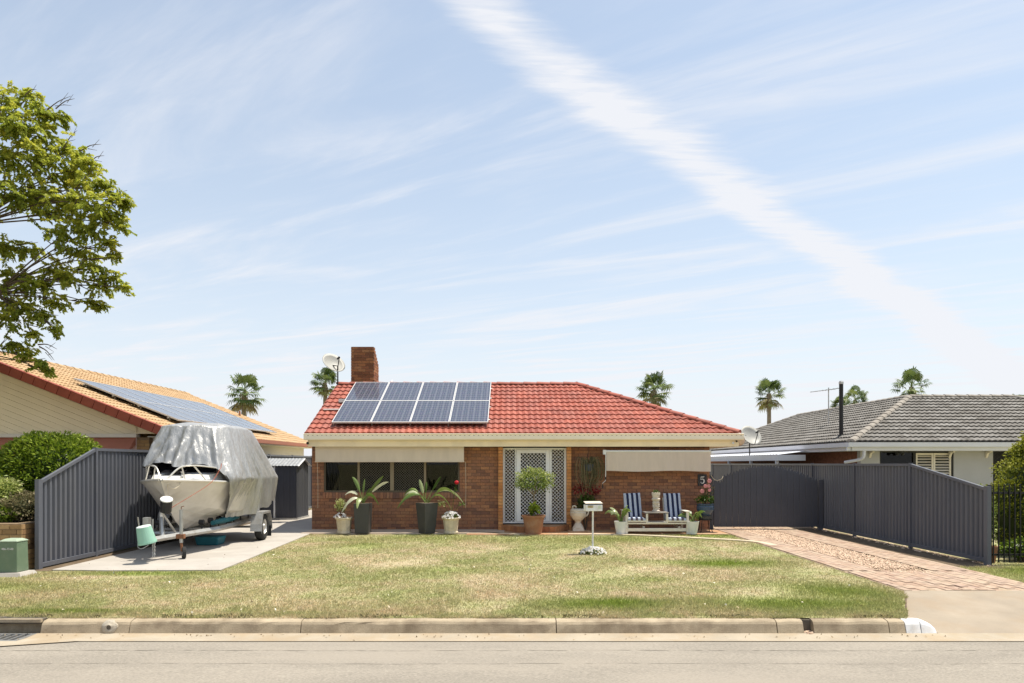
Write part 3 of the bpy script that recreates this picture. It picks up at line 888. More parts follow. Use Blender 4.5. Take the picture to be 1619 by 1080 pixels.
def brick_set(name, m, ln, h, dp, nvar=10):
    out = []
    for q in range(nvar):
        b = MB(); b.tint = (q + random.random()) / nvar
        b.box(-ln / 2, ln / 2, 0, dp, 0, h); out.append(b.mesh(name, m))
    return out
def lay_bricks(parent, origin, u, nrm, spans_fn, ncourse, course, blen, meshes, gap, score, limit, mass, key='brick', mlen=None, z0=0.0, offs=True):
    """spans_fn(z_mid) -> list of (a,b) solid intervals along u. meshes have unit length mlen."""
    u = Vector(u); nrm = Vector(nrm); O = Vector(origin); up = Vector((0, 0, 1))
    items = []
    for r_ in range(ncourse):
        zz = z0 + r_ * course
        off = (blen + gap) / 2 if (r_ % 2 and offs) else 0
        for (a, c) in spans_fn(zz + course / 2):
            k0 = math.floor((a - off) / (blen + gap)) ; x = k0 * (blen + gap) + off
            while x < c:
                xa = max(x, a); xb = min(x + blen, c)
                if xb - xa > .03:
                    pr = random.uniform(-.002, .003)
                    m = frame(u, -nrm, up, O + u * ((xa + xb) / 2) + up * zz + nrm * pr) @ Matrix.Diagonal(((xb - xa) / mlen, 1, 1, 1))
                    items.append((random.choice(meshes), m, score(O + u * ((xa + xb) / 2) + up * zz)))
                x += blen + gap
    pieces(key, items, parent, mass, limit)
def diamond_mesh(x0, x1, z0, z1, y, pitch, r):
    """crossed flat bars clipped to the rectangle"""
    b = MB(); W = x1 - x0; H = z1 - z0
    for sgn in (1, -1):
        k = -H
        while k < W:
            pts = []
            # line x = x0+k+t, z = z0+t (sgn 1)  /  z = z1-t
            t0 = max(0, -k); t1 = min(H, W - k)
            if t1 - t0 > .01:
                za = z0 + t0 if sgn > 0 else z1 - t0; zb = z0 + t1 if sgn > 0 else z1 - t1
                a = Vector((x0 + k + t0, y + (.002 if sgn > 0 else -.002), za)); c = Vector((x0 + k + t1, y + (.002 if sgn > 0 else -.002), zb))
                b.tube([a, c], r, 4, caps=False)
            k += pitch * 1.0
    return b

# ---------------------------------------------------------------- main brick house
house = thing('brick_house', 'low brick house with red tiled roof, white screen door and number five', 'house', (0, 18.4, 0))
YF = 18.4
WX0, WX1 = -5.39, 5.32
WIN = (-5.07, -1.41, 1.03, 2.16); DOOR = (-.245, 1.46, .0, 2.25)
b = MB(); F0, F1 = YF + .012, YF + .24
b.box(WX0, WIN[0], F0, F1, 0, 2.30); b.box(WIN[0], WIN[1], F0, F1, 0, WIN[2]); b.box(WIN[0], WIN[1], F0, F1, WIN[3], 2.30)
b.box(WIN[1], DOOR[0], F0, F1, 0, 2.30); b.box(DOOR[1], WX1, F0, F1, 0, 2.30)
wall = b.build('wall', mortar, house)
b = MB(); b.box(WX0 + .003, WX0 + .24, F1, 24.2, 0, 2.30); b.box(WX1 - .24, WX1 - .003, F1, 24.2, 0, 2.30); b.box(WX0 + .24, WX1 - .24, 24.0, 24.2, 0, 2.30)
b.prism([(18.0, 2.62), (21.2, 4.2), (24.4, 2.62), (24.3, 2.30), (18.1, 2.30)], lambda a, c, d_: (d_, a, c), WX0 + .004, WX0 + .2)
b.build('side_wall', brick_wall_far, house)
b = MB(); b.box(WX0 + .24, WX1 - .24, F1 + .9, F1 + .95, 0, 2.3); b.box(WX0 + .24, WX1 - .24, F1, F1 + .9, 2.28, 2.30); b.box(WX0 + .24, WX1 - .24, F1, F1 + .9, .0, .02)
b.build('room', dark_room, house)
bm_ = brick_set('brick', brick_m, .23, .076, .03)
def front_spans(zz):
    sp_ = [(WX0, WX1)]
    def cutout(l, a, c):
        o = []
        for (p, q) in l:
            if c <= p or a >= q: o.append((p, q)); continue
            if a > p: o.append((p, a))
            if c < q: o.append((c, q))
        return o
    sp_ = cutout(sp_, DOOR[0], DOOR[1])
    if WIN[2] - .175 < zz < WIN[3]: sp_ = cutout(sp_, WIN[0] - (.03 if zz < WIN[2] else 0), WIN[1] + (.03 if zz < WIN[2] else 0))
    return sp_
lay_bricks(wall, (0, YF, .005), (1, 0, 0), (0, -1, 0), front_spans, 26, .086, .23, bm_, .010, lambda p: p.x - abs(p.z - 1) * .3, 300, 'bricks', mlen=.23)
# sill of bricks on end, tilted
sb = brick_set('sill_brick', brick_m, .076, .20, .11)
x = WIN[0] - .03
while x < WIN[1] + .03:
    o = link('sill_brick', random.choice(sb), wall)
    o.matrix_basis = Matrix.Translation((x + .043, YF - .035, WIN[2] - .165)) @ Matrix.Rotation(R(-12), 4, 'X') @ Matrix.Diagonal((1, 1, .80, 1))
    x += .086
# pillars either side of the door
pbm = brick_set('brick', pillar_brick, .11, .076, .03, 8)
for (a, c) in ((-.365, -.245), (1.46, 1.58)):
    b = MB(); b.box(a + .012, c - .012, YF - .19, YF + .02, 0, 2.27); pil = b.build('pillar', mortar, house)
    for r_ in range(26):
        for (org, uu, nn, ln) in (((a + c) / 2, (1, 0, 0), (0, -1, 0), .12),):
            o = link('brick', random.choice(pbm), pil)
            pr = random.uniform(-.002, .003)
            o.matrix_basis = Matrix.Translation((org, YF - .20 + pr, .005 + r_ * .086)) @ Matrix.Diagonal((.12 / .11, 1, 1, 1))
        inner = c if a < 0 else a
        o = link('brick', random.choice(pbm), pil)
        o.matrix_basis = frame((0, 1, 0), (1, 0, 0) if inner == a else (-1, 0, 0), (0, 0, 1), Vector((inner + (-.001 if inner == a else .001), YF - .09, .005 + r_ * .086))) @ Matrix.Diagonal((.19 / .11, 1, 1, 1))
# window: four lights
wf = MB(); y0, y1 = YF + .02, YF + .09
wx = [WIN[0], -4.135, -3.235, -2.345, WIN[1]]
wf.box(WIN[0], WIN[1], y0, y1, WIN[2], WIN[2] + .045); wf.box(WIN[0], WIN[1], y0, y1, WIN[3] - .04, WIN[3])
wf.box(WIN[0], WIN[0] + .045, y0 + .001, y1, WIN[2] + .045, WIN[3] - .04); wf.box(WIN[1] - .045, WIN[1], y0 + .001, y1, WIN[2] + .045, WIN[3] - .04)
win = thing_win = link('window', wf.mesh('window', frame_brown), house)
for xx, ww in ((-4.135, .06), (-3.235, .10), (-2.345, .06)):
    MB().box(xx - ww / 2, xx + ww / 2, y0 - .008, y1 - .006, WIN[2] + .046, WIN[3] - .041).build('mullion', mat('mullion_%d' % int(xx * -100), (.30, .235, .15), .5, .05, 3.), win)
for i in range(4):
    a, c = wx[i] + .04, wx[i + 1] - .04
    MB().box(a, c, YF + .070, YF + .076, WIN[2] + .04, WIN[3] - .035).build('pane', glass, win)
for i in (1, 2):
    a, c = wx[i] + .035, wx[i + 1] - .035
    if i == 1: c -= .02
    if i == 2: a += .02
    diamond_mesh(a, c, WIN[2] + .045, WIN[3] - .04, YF + .042, .068, .0042).build('security_mesh', mesh_grey, win)
b = MB()
for (xa, xb) in ((-5.05, -4.72), (-1.66, -1.45)):
    n = 24
    for i in range(n):
        f0, f1 = i / n, (i + 1) / n
        b.quad((xa + (xb - xa) * f0, YF + .22 + .03 * math.sin(f0 * 26), 1.0), (xa + (xb - xa) * f1, YF + .22 + .03 * math.sin(f1 * 26), 1.0),
               (xa + (xb - xa) * f1, YF + .22 + .03 * math.sin(f1 * 26), 2.2), (xa + (xb - xa) * f0, YF + .22 + .03 * math.sin(f0 * 26), 2.2))
b.build('curtain', curtain_m, house)
# door set
YD = YF - .06
b = MB(); zb, zt = .20, 2.22
b.box(-.243, -.195, YD, YD + .10, zb, zt); b.box(1.40, 1.458, YD, YD + .10, zb, zt)
b.box(-.195, 1.40, YD, YD + .10, zt - .045, zt); b.box(-.195, 1.40, YD, YD + .10, zb, zb + .04)
b.box(.085, .115, YD + .001, YD + .10, zb + .04, zt - .045); b.box(1.015, 1.065, YD + .001, YD + .10, zb + .04, zt - .045)
df = b.build('door_frame', white_metal, house)
b = MB(); zl0, zl1 = zb + .045, zt - .05
b.box(.120, .235, YD - .02, YD + .03, zl0, zl1); b.box(.905, 1.010, YD - .02, YD + .03, zl0, zl1)
b.box(.235, .905, YD - .02, YD + .03, zl0, zl0 + .05); b.box(.235, .905, YD - .02, YD + .03, zl1 - .09, zl1)
door = b.build('door', white_metal, house, bevel=.004)
diamond_mesh(.235, .905, zl0 + .05, zl1 - .09, YD + .005, .096, .0066).build('security_mesh', white_metal, door)
b = MB(); b.box(.955, .985, YD - .035, YD - .02, 1.34, 1.50); b.tube([(.97, YD - .05, 1.45), (.97, YD - .05, 1.38)], .008); b.build('handle', black_plastic, door)
for zz in (.5, 1.2, 1.95): MB().box(.112, .125, YD - .03, YD - .018, zz, zz + .10).build('hinge', white_plastic, door)
b = MB(); b.box(.12, 1.01, YD + .075, YD + .09, zb + .04, zt - .05); b.build('inner_door', mat('inner_door', (.035, .028, .024), .6, .2, 3.), house)
for (a, c) in ((-.195, .085), (1.065, 1.40)):
    s_ = diamond_mesh(a, c, zb + .04, zt - .045, YD + .02, .096, .0066).build('side_screen', white_metal, df)
    MB().box(a, c, YD + .07, YD + .076, zb + .04, zt - .045).build('side_glass', amber, df)
    q = a if a < 0 else c
    MB().box(a, c, YD + .15, YD + .17, zb, zt).build('side_backing', dark_room, df)
# door step
b = MB(); sp_ = [(-.37, YF + .0), (-.37, YF - .10), (.20, YF - .80), (1.10, YF - .80), (1.60, YF - .10), (1.60, YF)]
sp_in = [(-.33, YF + .0), (-.33, YF - .09), (.215, YF - .765), (1.085, YF - .765), (1.56, YF - .09), (1.56, YF)]
b.prism(sp_in, lambda a, c, d_: (a, c, d_), 0, .165); stp = b.build('door_step', orange_paver, house)
stm = brick_set('brick', step_brick, .11, .15, .05, 6)
for (p, q) in zip(sp_[1:], sp_[2:-1]):
    p, q = Vector((*p, 0)), Vector((*q, 0)); L_ = (q - p).length; k = max(1, int(L_ / .118)); uu = (q - p).normalized(); nn = Vector((uu.y, -uu.x, 0))
    for i in range(k):
        o = link('brick', random.choice(stm), stp)
        o.matrix_basis = frame(uu, -nn, (0, 0, 1), p + uu * ((i + .5) * L_ / k) + Vector((0, 0, .022))) @ Matrix.Diagonal((L_ / k / .11 * .93, 1, 1, 1))
# eaves
EX0, EX1 = -5.43, 5.98
EY = 17.92
b = MB(); b.box(EX0 + .03, EX1 - .04, EY + .03, YF + .02, 2.262, 2.275); b.box(WX1, EX1 - .04, YF + .02, 24.5, 2.262, 2.275); b.build('soffit', soffit_m, house)
b = MB(); b.box(-5.36, EX1 - .03, EY, EY + .03, 2.246, 2.43); b.box(EX1 - .06, EX1 - .03, EY + .03, 24.6, 2.246, 2.43); b.build('fascia', cream, house)
gp_ = [(EY - .001, 2.41), (EY - .10, 2.412), (EY - .125, 2.44), (EY - .125, 2.545), (EY - .145, 2.575), (EY - .13, 2.582), (EY - .11, 2.55), (EY - .11, 2.44), (EY - .012, 2.43), (EY - .012, 2.56), (EY - .001, 2.56)]
b = MB(); b.prism(gp_, lambda a, c, d_: (d_, a, c), EX0, EX1 + .06)
gut = b.build('gutter', cream_gutter, house)
b = MB()
for i in range(96): 
    x = EX0 + .1 + i * .12
    b.box(x, x + .035, EY - .1265, EY - .120, 2.528, 2.537)
b.build('gutter_slots', frame_brown, gut)['kind'] = 'stuff'
for x in (EX0 + .08, EX1 - .20):
    b = MB(); b.ball((x, EY - .05, 2.335), .035, nu=8, nv=6); b.tube([(x, EY - .04, 2.335), (x, EY, 2.335)], .02, 6); b.build('eave_sensor', black_plastic if x < 0 else white_plastic, house)
# roof
RZ0, RY0, RY1, RZ1 = 2.585, 17.86, 21.2, 4.25
RX = 2.01
sl = math.atan2(RZ1 - RZ0, RY1 - RY0); SL = math.hypot(RY1 - RY0, RZ1 - RZ0)
b = MB(); dz = .03
A = (EX0, RY0, RZ0 - dz); B = (EX1, RY0, RZ0 - dz); C = (RX, RY1, RZ1 - dz); D = (EX0, RY1, RZ1 - dz); E = (EX1, 24.54, RZ0 - dz); Fp = (EX0, 24.54, RZ0 - dz)
b.quad(A, B, C, D); b.add([B, E, C], [(0, 1, 2)]); b.quad(D, C, E, Fp)
roof = b.build('roof', red_tile, house)
tm = tile_meshes('tile', red_tile, .33, .36, 2, .030, .035)
gauge = SL / 12
def solar_hide(p): return -5.2 < p.x < -.7 and 2.8 < p.z < 4.12
lay_tiles(roof, (EX0, RY0, RZ0 - .01), (1, 0, 0), (0, RY1 - RY0, RZ1 - RZ0), 0, EX1 - EX0, SL,
          [(-SL, -(EX1 - RX), SL * (EX1 - EX0))], tm, .326, gauge, gauge + .04, 300,
          lambda p: (-50 if solar_hide(p) else 0) - p.z + .0 * p.x, 'tiles_behind_panels')
lay_tiles(roof, (EX1, RY0, RZ0 - .01), (0, 1, 0), (RX - EX1, 0, RZ1 - RZ0), 0, 6.68, math.hypot(EX1 - RX, RZ1 - RZ0),
          [(math.hypot(EX1 - RX, RZ1 - RZ0), -3.34, 0.0), (-math.hypot(EX1 - RX, RZ1 - RZ0), -3.34, 6.68 * math.hypot(EX1 - RX, RZ1 - RZ0))], tm, .326, gauge * 1.1, gauge * 1.1 + .04, 0, lambda p: 0, 'side_tiles')
caps_along(roof, (EX0, RY1, RZ1 + .02), (RX, RY1, RZ1 + .02), .42, .115, red_tile, flat=.75)
caps_along(roof, (EX1 - .02, RY0 + .02, RZ0 + .03), (RX, RY1, RZ1 + .03), .42, .115, red_tile, name='hip_cap', flat=.75)
caps_along(roof, (EX1 - .02, 24.52, RZ0 + .03), (RX, RY1, RZ1 + .03), .42, .115, red_tile, name='hip_cap', flat=.75)
b = MB(); 
for (ya, za, yb, zb2) in ((RY0, RZ0, RY1, RZ1), (24.54, RZ0, RY1, RZ1)):
    b.add([(EX0 - .02, ya, za - .16), (EX0 - .02, yb, zb2 - .16), (EX0 - .02, yb, zb2 - .015), (EX0 - .02, ya, za - .015), (EX0 + .02, ya, za - .16), (EX0 + .02, yb, zb2 - .16), (EX0 + .02, yb, zb2 - .015), (EX0 + .02, ya, za - .015)],
          [(0, 1, 2, 3), (7, 6, 5, 4), (0, 4, 5, 1), (3, 2, 6, 7), (0, 3, 7, 4), (1, 5, 6, 2)])
b.build('barge_board', red_tile, house)
# chimney
CX0, CX1 = -5.02, -4.31
b = MB(); b.prism([(21.312, 3.7), (21.312, 5.445), (21.40, 5.445), (22.09, 4.90), (22.09, 3.7)], lambda a, c, d_: (d_, a, c), CX0 + .012, CX1 - .012)
chim = b.build('chimney', mortar, house)
cbm = brick_set('brick', mat('chimney_brick', rough=.88, var=.22, scale=26., bump=.003, bscale=90, tint=[(.12, .05, .028), (.26, .105, .045), (.33, .145, .06), (.20, .08, .042), (.38, .19, .085)]), .23, .076, .03)
lay_bricks(chim, (0, 21.30, 4.15), (1, 0, 0), (0, -1, 0), lambda zz: [(CX0, CX1)], 15, .0865, .23, cbm, .010, lambda p: 1, 300, 'x', mlen=.23)
lay_bricks(chim, (CX1, 0, 4.15), (0, 1, 0), (1, 0, 0), lambda zz: [(21.33, min(22.09, 21.40 + (5.45 - 4.15 - zz + .04) / .79))], 15, .0865, .23, cbm, .010, lambda p: 1, 300, 'x', mlen=.23)
b = MB(); b.box(CX0 - .01, CX1 + .01, 21.285, 21.30, 4.15, 4.33); b.box(CX1 + .003, CX1 + .012, 21.30, 22.1, 4.0, 4.30); b.build('flashing', red_tile, chim)

# ---- blinds
b = MB()
n = 30
xa, xb = P(498.5, 0, 18.06).x, P(733.5, 0, 18.06).x
for i in range(n):
    f0, f1 = i / n, (i + 1) / n
    def q(f, zz): return (xa + (xb - xa) * f, 18.06 + .006 * math.sin(f * 31) * (2.3 - zz), zz)
    b.quad(q(f0, 1.86), q(f1, 1.86), q(f1, 2.265), q(f0, 2.265)); 
bl = b.build('blind', blind_m, house, fix=False)
md = bl.modifiers.new('solid', 'SOLIDIFY'); md.thickness = .004
MB().tube([(xa - .01, 18.06, 1.85), (xb + .01, 18.06, 1.85)], .014, 8).build('bottom_bar', blind_m, bl)
for xx in (xa + .05, xb + .04):
    MB().tube([(xx, 18.07, 1.85), (xx + .01, 18.10, 1.2), (xx, 18.12, .62)], .004, 5).build('cord', rope_m, bl)
xa, xb = P(957, 0, 18.0).x, P(1124, 0, 18.0).x
b = MB(); n = 40
for i in range(n):
    f0, f1 = i / n, (i + 1) / n
    for (z0_, z1_) in ((1.60, 1.86), (1.86, 2.10)):
        def q(f, zz):
            s_ = (2.12 - zz) / .52
            return (xa + .03 + (xb - xa - .04) * f, 17.99 + s_ * (.012 * math.sin(f * 17 + 1) + .008 * math.sin(f * 41)), zz + (.012 * math.sin(f * 9 + 2) if zz < 1.7 else 0))
        b.quad(q(f0, z0_), q(f1, z0_), q(f1, z1_), q(f0, z1_))
bl = b.build('awning_blind', blind_sunlit, house, fix=False)
md = bl.modifiers.new('solid', 'SOLIDIFY'); md.thickness = .004
b = MB(); b.tube([(xa - .02, 18.0, 2.125), (xb, 18.0, 2.125)], .030, 10); b.box(xa - .06, xa + .02, 17.96, 18.06, 2.04, 2.16); b.build('roller', white_plastic, bl)
b = MB(); b.tube([(xa + .01, 17.97, 2.05), (xa + .005, 17.97, 1.45)], .012, 6); b.build('crank_rod', white_plastic, bl)
b = MB(); b.tube([(xa + .005, 17.97, 1.45), (xa + .005, 17.97, 1.38)], .016, 6); b.tube([(xa - .075, 17.97, 1.26), (xa - .075, 17.97, 1.15)], .014, 6); b.build('crank_grip', black_plastic, bl)
b = MB(); b.tube([(xa + .005, 17.97, 1.38), (xa + .005, 17.97, 1.355), (xa - .07, 17.97, 1.29), (xa - .075, 17.97, 1.24)], .008, 6); b.build('crank_handle', white_plastic, bl)
b = MB(); b.box(xb - .12, xb - .06, 18.0, 18.4, 2.10, 2.14); b.box(xa + .06, xa + .12, 18.0, 18.4, 2.10, 2.14); b.build('bracket', white_plastic, bl)

# ---- roof solar array
def solar_panel(parent, m, wd, ln):
    o = link('solar_panel', MB().box(.018, wd - .018, .018, ln - .018, .0, .030).mesh('solar_panel', solar_m), parent)
    o.matrix_basis = m
    b = MB(); t_ = .036
    for (a, c, e, f_) in ((0, wd, 0, .019), (0, wd, ln - .019, ln), (0, .019, .019, ln - .019), (wd - .019, wd, .019, ln - .019)):
        b.box(a, c, e, f_, -.008, t_)
    fr = link('frame', b.mesh('frame', MATS.get('panel_frame') or mat('panel_frame', (.60, .60, .60), .4, .04, 3.)), o, world=False)
    return o
vdir = Vector((0, math.cos(sl), math.sin(sl))); udir = Vector((1, 0, 0)); nrm = udir.cross(vdir)
def on_roof(x, s, lift): return Vector((x, RY0, RZ0)) + vdir * s + nrm * lift
ra = thing('solar_array', 'eight blue solar panels in two rows on the red tiled roof', 'solar panels', on_roof(-4.75, .5, .1))
pw, pln = 1.03, 1.545
sx0 = -4.79
for r_ in range(2):
    for c in range(4):
        solar_panel(ra, frame(udir, vdir, nrm, on_roof(sx0 + c * (pw + .012), .40 + r_ * (pln + .014), .13)), pw, pln)
b = MB()
for s_ in (.7, 1.6, 2.3, 3.1):
    p_ = on_roof(sx0 - .04, s_, .095); q_ = on_roof(sx0 + 4.2, s_, .095); b.tube([p_, q_], .022, 4)
b.build('rail', galv, ra)
b = MB()
for c in range(5):
    for s_ in (.45, 1.7, 3.0):
        p_ = on_roof(sx0 + c * 1.02 + .03, s_, .0); b.tube([p_, p_ + nrm * .11], .014, 4)
b.build('feet', galv, ra)
b = MB(); b.tube(curvepts([on_roof(-5.30, 1.55, .05), on_roof(-5.0, 1.53, .06), on_roof(-4.75, 1.50, .07)], 4), .022, 6); b.box(-5.0, -4.76, on_roof(0, 2.1, .1).y, on_roof(0, 2.1, .1).y + .09, on_roof(0, 2.1, .05).z, on_roof(0, 2.1, .05).z + .10); b.build('conduit', white_plastic, ra)
b = MB(); b.tube([on_roof(-3.75, 3.5, .06), on_roof(-3.75, 3.95, .06)], .02, 5); b.build('vent_pipe', white_plastic, ra)

# ---- dishes
def dish(name, label, c, axis, r, pole_base, armcol=black_metal, bowl=dish_m):
    t = thing(name, label, 'satellite dish', pole_base)
    c = Vector(c); ax = Vector(axis).normalized()
    rot = ax.to_track_quat('Z', 'Y').to_matrix().to_4x4()
    b = MB(); pr = [(r * f, -.30 * r + .30 * r * f * f) for f in (0.001, .2, .4, .6, .8, 1.0)]; pr2 = [(r * f, -.30 * r + .30 * r * f * f - .012) for f in (1.0, .8, .6, .4, .2, .001)]
    b.lathe(pr + pr2, c, 28, m=rot, caps=False); b.build('reflector', bowl, t, smooth=True)
    dn = (rot @ Vector((0, 0, 1))); side = ax.cross(Vector((0, 0, 1))).normalized(); low = side.cross(ax).normalized()
    if low.z > 0: low = -low
    edge = c + low * r * .95 - ax * .02; feed = c + ax * r * .95 + low * r * .25
    b = MB(); b.tube([edge, feed], .014, 5); b.build('feed_arm', armcol, t)
    b = MB(); b.tube([feed - ax * .02, feed - (feed - c).normalized() * .13], [.035, .028], 8); b.build('feed_horn', armcol, t)
    b = MB(); b.tube([Vector(pole_base), Vector((pole_base[0], pole_base[1], c.z - .12)), c - ax * (.3 * r + .03)], .022, 6); b.build('pole', armcol, t)
dish('satellite_dish', 'round grey satellite dish on the roof corner beside the chimney', P(528, 573, 21.15), (.55, -.58, .58), .37, tuple(on_roof(-5.38, SL - .12, .0)))
# ---------------------------------------------------------------- fences
def rib_sheet(p0, p1, zb, zt0, zt1, face, pitch=.131, depth=.036):
    """corrugated steel sheet from p0 to p1 in plan; face = normal (2d) of the show side"""
    p0, p1 = Vector(p0), Vector(p1); L_ = (p1 - p0).length; u = (p1 - p0).normalized(); nf = Vector(face)
    xs = []
    x = 0.0
    while x < L_:
        for (a, dd) in ((0, 0), (.052, 0), (.070, -depth), (.113, -depth)):
            if x + a < L_: xs.append((x + a, dd))
        x += pitch
    xs.append((L_, 0))
    vs = []; fs = []
    for (a, dd) in xs:
        q = p0 + u * a + nf * (dd + .004 * math.sin(a * 2.1 + p0.y) + random.uniform(-.0025, .0025)); zt = zt0 + (zt1 - zt0) * a / L_
        vs += [(q.x, q.y, zb), (q.x, q.y, zt)]
    for i in range(len(xs) - 1): fs.append((2 * i, 2 * i + 2, 2 * i + 3, 2 * i + 1))
    return MB().add(vs, fs)
def fence(name, label, X, ys, tops, zb, face):
    t = thing(name, label, 'fence', (X, ys[0], 0))
    for i in range(len(ys) - 1):
        ya, yb = ys[i], ys[i + 1]
        b = rib_sheet((X, ya + .02), (X, yb - .02), zb + .06, tops[i] - .04, tops[i + 1] - .04, (face, 0))
        b.build('fence_sheet', fence_m, t, fix=False)
        for (z0_, z1_, za, zb_) in ((tops[i] - .055, tops[i + 1] - .055, tops[i], tops[i + 1]), (zb + .03, zb + .03, zb + .10, zb + .10)):
            vs = [(X + dx, y_, z_) for (y_, zl, zh) in ((ya, z0_, za), (yb, z1_, zb_)) for dx in (-.026, .026) for z_ in (zl, zh)]
            MB().add(vs, [(0, 1, 3, 2), (4, 6, 7, 5), (0, 2, 6, 4), (1, 5, 7, 3), (0, 4, 5, 1), (2, 3, 7, 6)]).build('rail', fence_m, t)
    for i, y_ in enumerate(ys):
        b = MB(); hw = .034; e = .030 if i else .05
        b.box(X - hw, X + hw, y_ - e, y_ + e, -.2, tops[i] + (.012 if i else .03))
        b.build('post', fence_m, t)
    return t
fence('steel_fence', 'mid grey corrugated steel fence beside the covered boat', -8.05, [11.62, 13.20] + [13.20 + 2.365 * k for k in range(1, 7)], [1.50, 2.10] + [2.10] * 6, .0, 1)
fence('steel_fence', 'dark charcoal corrugated steel fence along the paved driveway', 8.42, [12.10, 14.43] + [14.43 + 2.365 * k for k in range(1, 9)], [1.37, 1.80] + [1.80] * 8, .02, -1)
# lit gap rubble below right fence
b = MB()
for i in range(160):
    y_ = random.uniform(12.0, 20); r_ = random.uniform(.012, .035); b.ball((8.42 + random.uniform(-.16, .10), y_, .006), r_, r_ * 1.3, r_ * .6, 6, 4, tint=random.random())
tag(b.build('rubble', pebble_m), 'scattered pale stones at the foot of the dark fence', 'stones', kind='stuff')

# gate with pickets
GY = 18.5
gate = thing('driveway_gate', 'dark arched gate of narrow upright boards with pointed tops', 'gate', (6.9, GY, 0))
gx0, gx1 = 5.47, 8.28
def gtop(x):
    t = (x - gx0) / (gx1 - gx0)
    zt = 1.40 + .37 * math.sin(math.pi * min(1, max(0, (t - .03) / .94))) ** .9
    if t < .09: zt = 1.36 + .02 * math.cos(t * 60)
    if t > .5: zt += .0
    return zt
np_ = 34; pw_ = (gx1 - gx0) / np_
for i in range(np_):
    xa = gx0 + i * pw_; xb = xa + pw_ - .004; xm = (xa + xb) / 2; zt = gtop(xm)
    dy = .008 if i % 2 else 0.0
    b = MB(); b.prism([(xa, .085), (xb, .085), (xb, zt - .075), (xm, zt), (xa, zt - .075)], lambda a, c, d_: (a, d_, c), GY - .012 + dy, GY + .006 + dy)
    b.build('board', gate_m, gate)
b = MB(); b.box(gx0, gx1, GY + .016, GY + .055, .12, .18); b.box(gx0, gx1, GY + .016, GY + .055, 1.15, 1.21); b.box(gx0 + .0, gx0 + .05, GY + .016, GY + .056, .18, 1.15); b.box(gx1 - .05, gx1, GY + .016, GY + .056, .18, 1.15); b.build('gate_frame', gate_m, gate)
b = MB(); b.box(gx1 + .01, gx1 + .12, GY - .06, GY + .06, 0, 1.36); b.build('gate_post', gate_m, gate)
b = MB(); b.box(gx0 - .13, gx0 - .02, GY - .02, GY + .07, 0, 1.5); b.build('gate_post', gate_m, gate)
b = MB(); b.tube(curvepts([P(1124, 751, GY - .05), P(1128, 757, GY - .07), P(1134, 759.5, GY - .08), P(1141, 757, GY - .06), P(1143, 753, GY - .03)], 5), .008, 5); b.build('chain_loop', rope_m, gate)

# black picket fence by the golden bush
pf = thing('picket_fence', 'black tubular metal picket fence in front of the golden bush', 'fence', (9, 12.15, 0))
xs_ = [8.56 + k * .096 for k in range(34)]
for i, x in enumerate(xs_):
    b = MB(); b.box(x - .009, x + .009, 12.14, 12.158, .04, 1.41); b.ball((x, 12.149, 1.425), .014, nu=6, nv=4); b.build('picket', black_metal, pf)
for zz in (1.26, .16): MB().box(8.50, 11.9, 12.160, 12.190, zz, zz + .035).build('rail', black_metal, pf)
MB().box(8.49, 8.53, 12.14, 12.20, 0, 1.42).build('post', black_metal, pf)

# ---------------------------------------------------------------- neighbour on the left: gable house
lh = thing('gable_house', 'cream gabled house with orange tiled roof and red barge tiles', 'house', (-15, 17.85, 0))
LX, LR, LZ, LRZ, LY0, LY1 = -9.0, -15.0, 2.63, 5.0, 17.85, 31.6
LS = math.hypot(LX - LR, LRZ - LZ); lsl = (LRZ - LZ) / (LX - LR)
b = MB(); b.quad((LX, LY0, LZ - .03), (LX, LY1, LZ - .03), (LR, LY1, LRZ - .03), (LR, LY0, LRZ - .03)); b.quad((LR, LY0, LRZ - .03), (LR, LY1, LRZ - .03), (-21, LY1, LZ - .03), (-21, LY0, LZ - .03))
lroof = b.build('roof', yellow_tile, lh)
ltm = tile_meshes('tile', yellow_tile, .33, .36, 2, .032, .030, seg=4)
lay_tiles(lroof, (LX, LY0 + .12, LZ), (0, 1, 0), (LR - LX, 0, LRZ - LZ), 0, LY1 - LY0 - .12, LS, [], ltm, .33, .31, .35, 300, lambda p: -p.y - .1 * abs(p.z), 'far_tiles')
caps_along(lroof, (LR, LY0, LRZ + .03), (LR, LY1, LRZ + .03), .42, .12, yellow_tile, flat=.7)
# red barge tiles: L-shaped caps following the gable
bt = []
for q in range(4):
    b = MB(); b.tint = (q + .5) / 4
    b.frustum((.1625, -.005), .318, .05, .318, .05, -.17, .058); b.box(.003, .322, .021, .16, .040, .062)
    bt.append(b.mesh('barge_tile', barge_red))
k = int(LS / .335); du = Vector((LR - LX, 0, LRZ - LZ)).normalized()
for i in range(k + 1):
    o = link('barge_tile', random.choice(bt), lroof)
    o.matrix_basis = frame(du, Vector((0, 1, 0)), du.cross(Vector((0, 1, 0))) * 1.0, Vector((LX - .02, LY0 - .02, LZ + .03)) + du * (i * .335) + Vector((0, 0, .006 * (i % 2)))) if du.cross(Vector((0, 1, 0))).z > 0 else frame(du, Vector((0, 1, 0)), -du.cross(Vector((0, 1, 0))), Vector((LX - .02, LY0 - .02, LZ + .03)) + du * (i * .335))
b = MB(); b.prism([(LX, LZ - .18), (LX, LZ - .02), (LR, LRZ - .02), (-21, LZ - .02), (-21, LZ - .18), (LR, LRZ - .18)], lambda a, c, d_: (a, d_, c), LY0 + .02, LY0 + .05)
b.build('barge_board', mat('barge_board', (.24, .07, .045), .6, .08, 3.), lh)
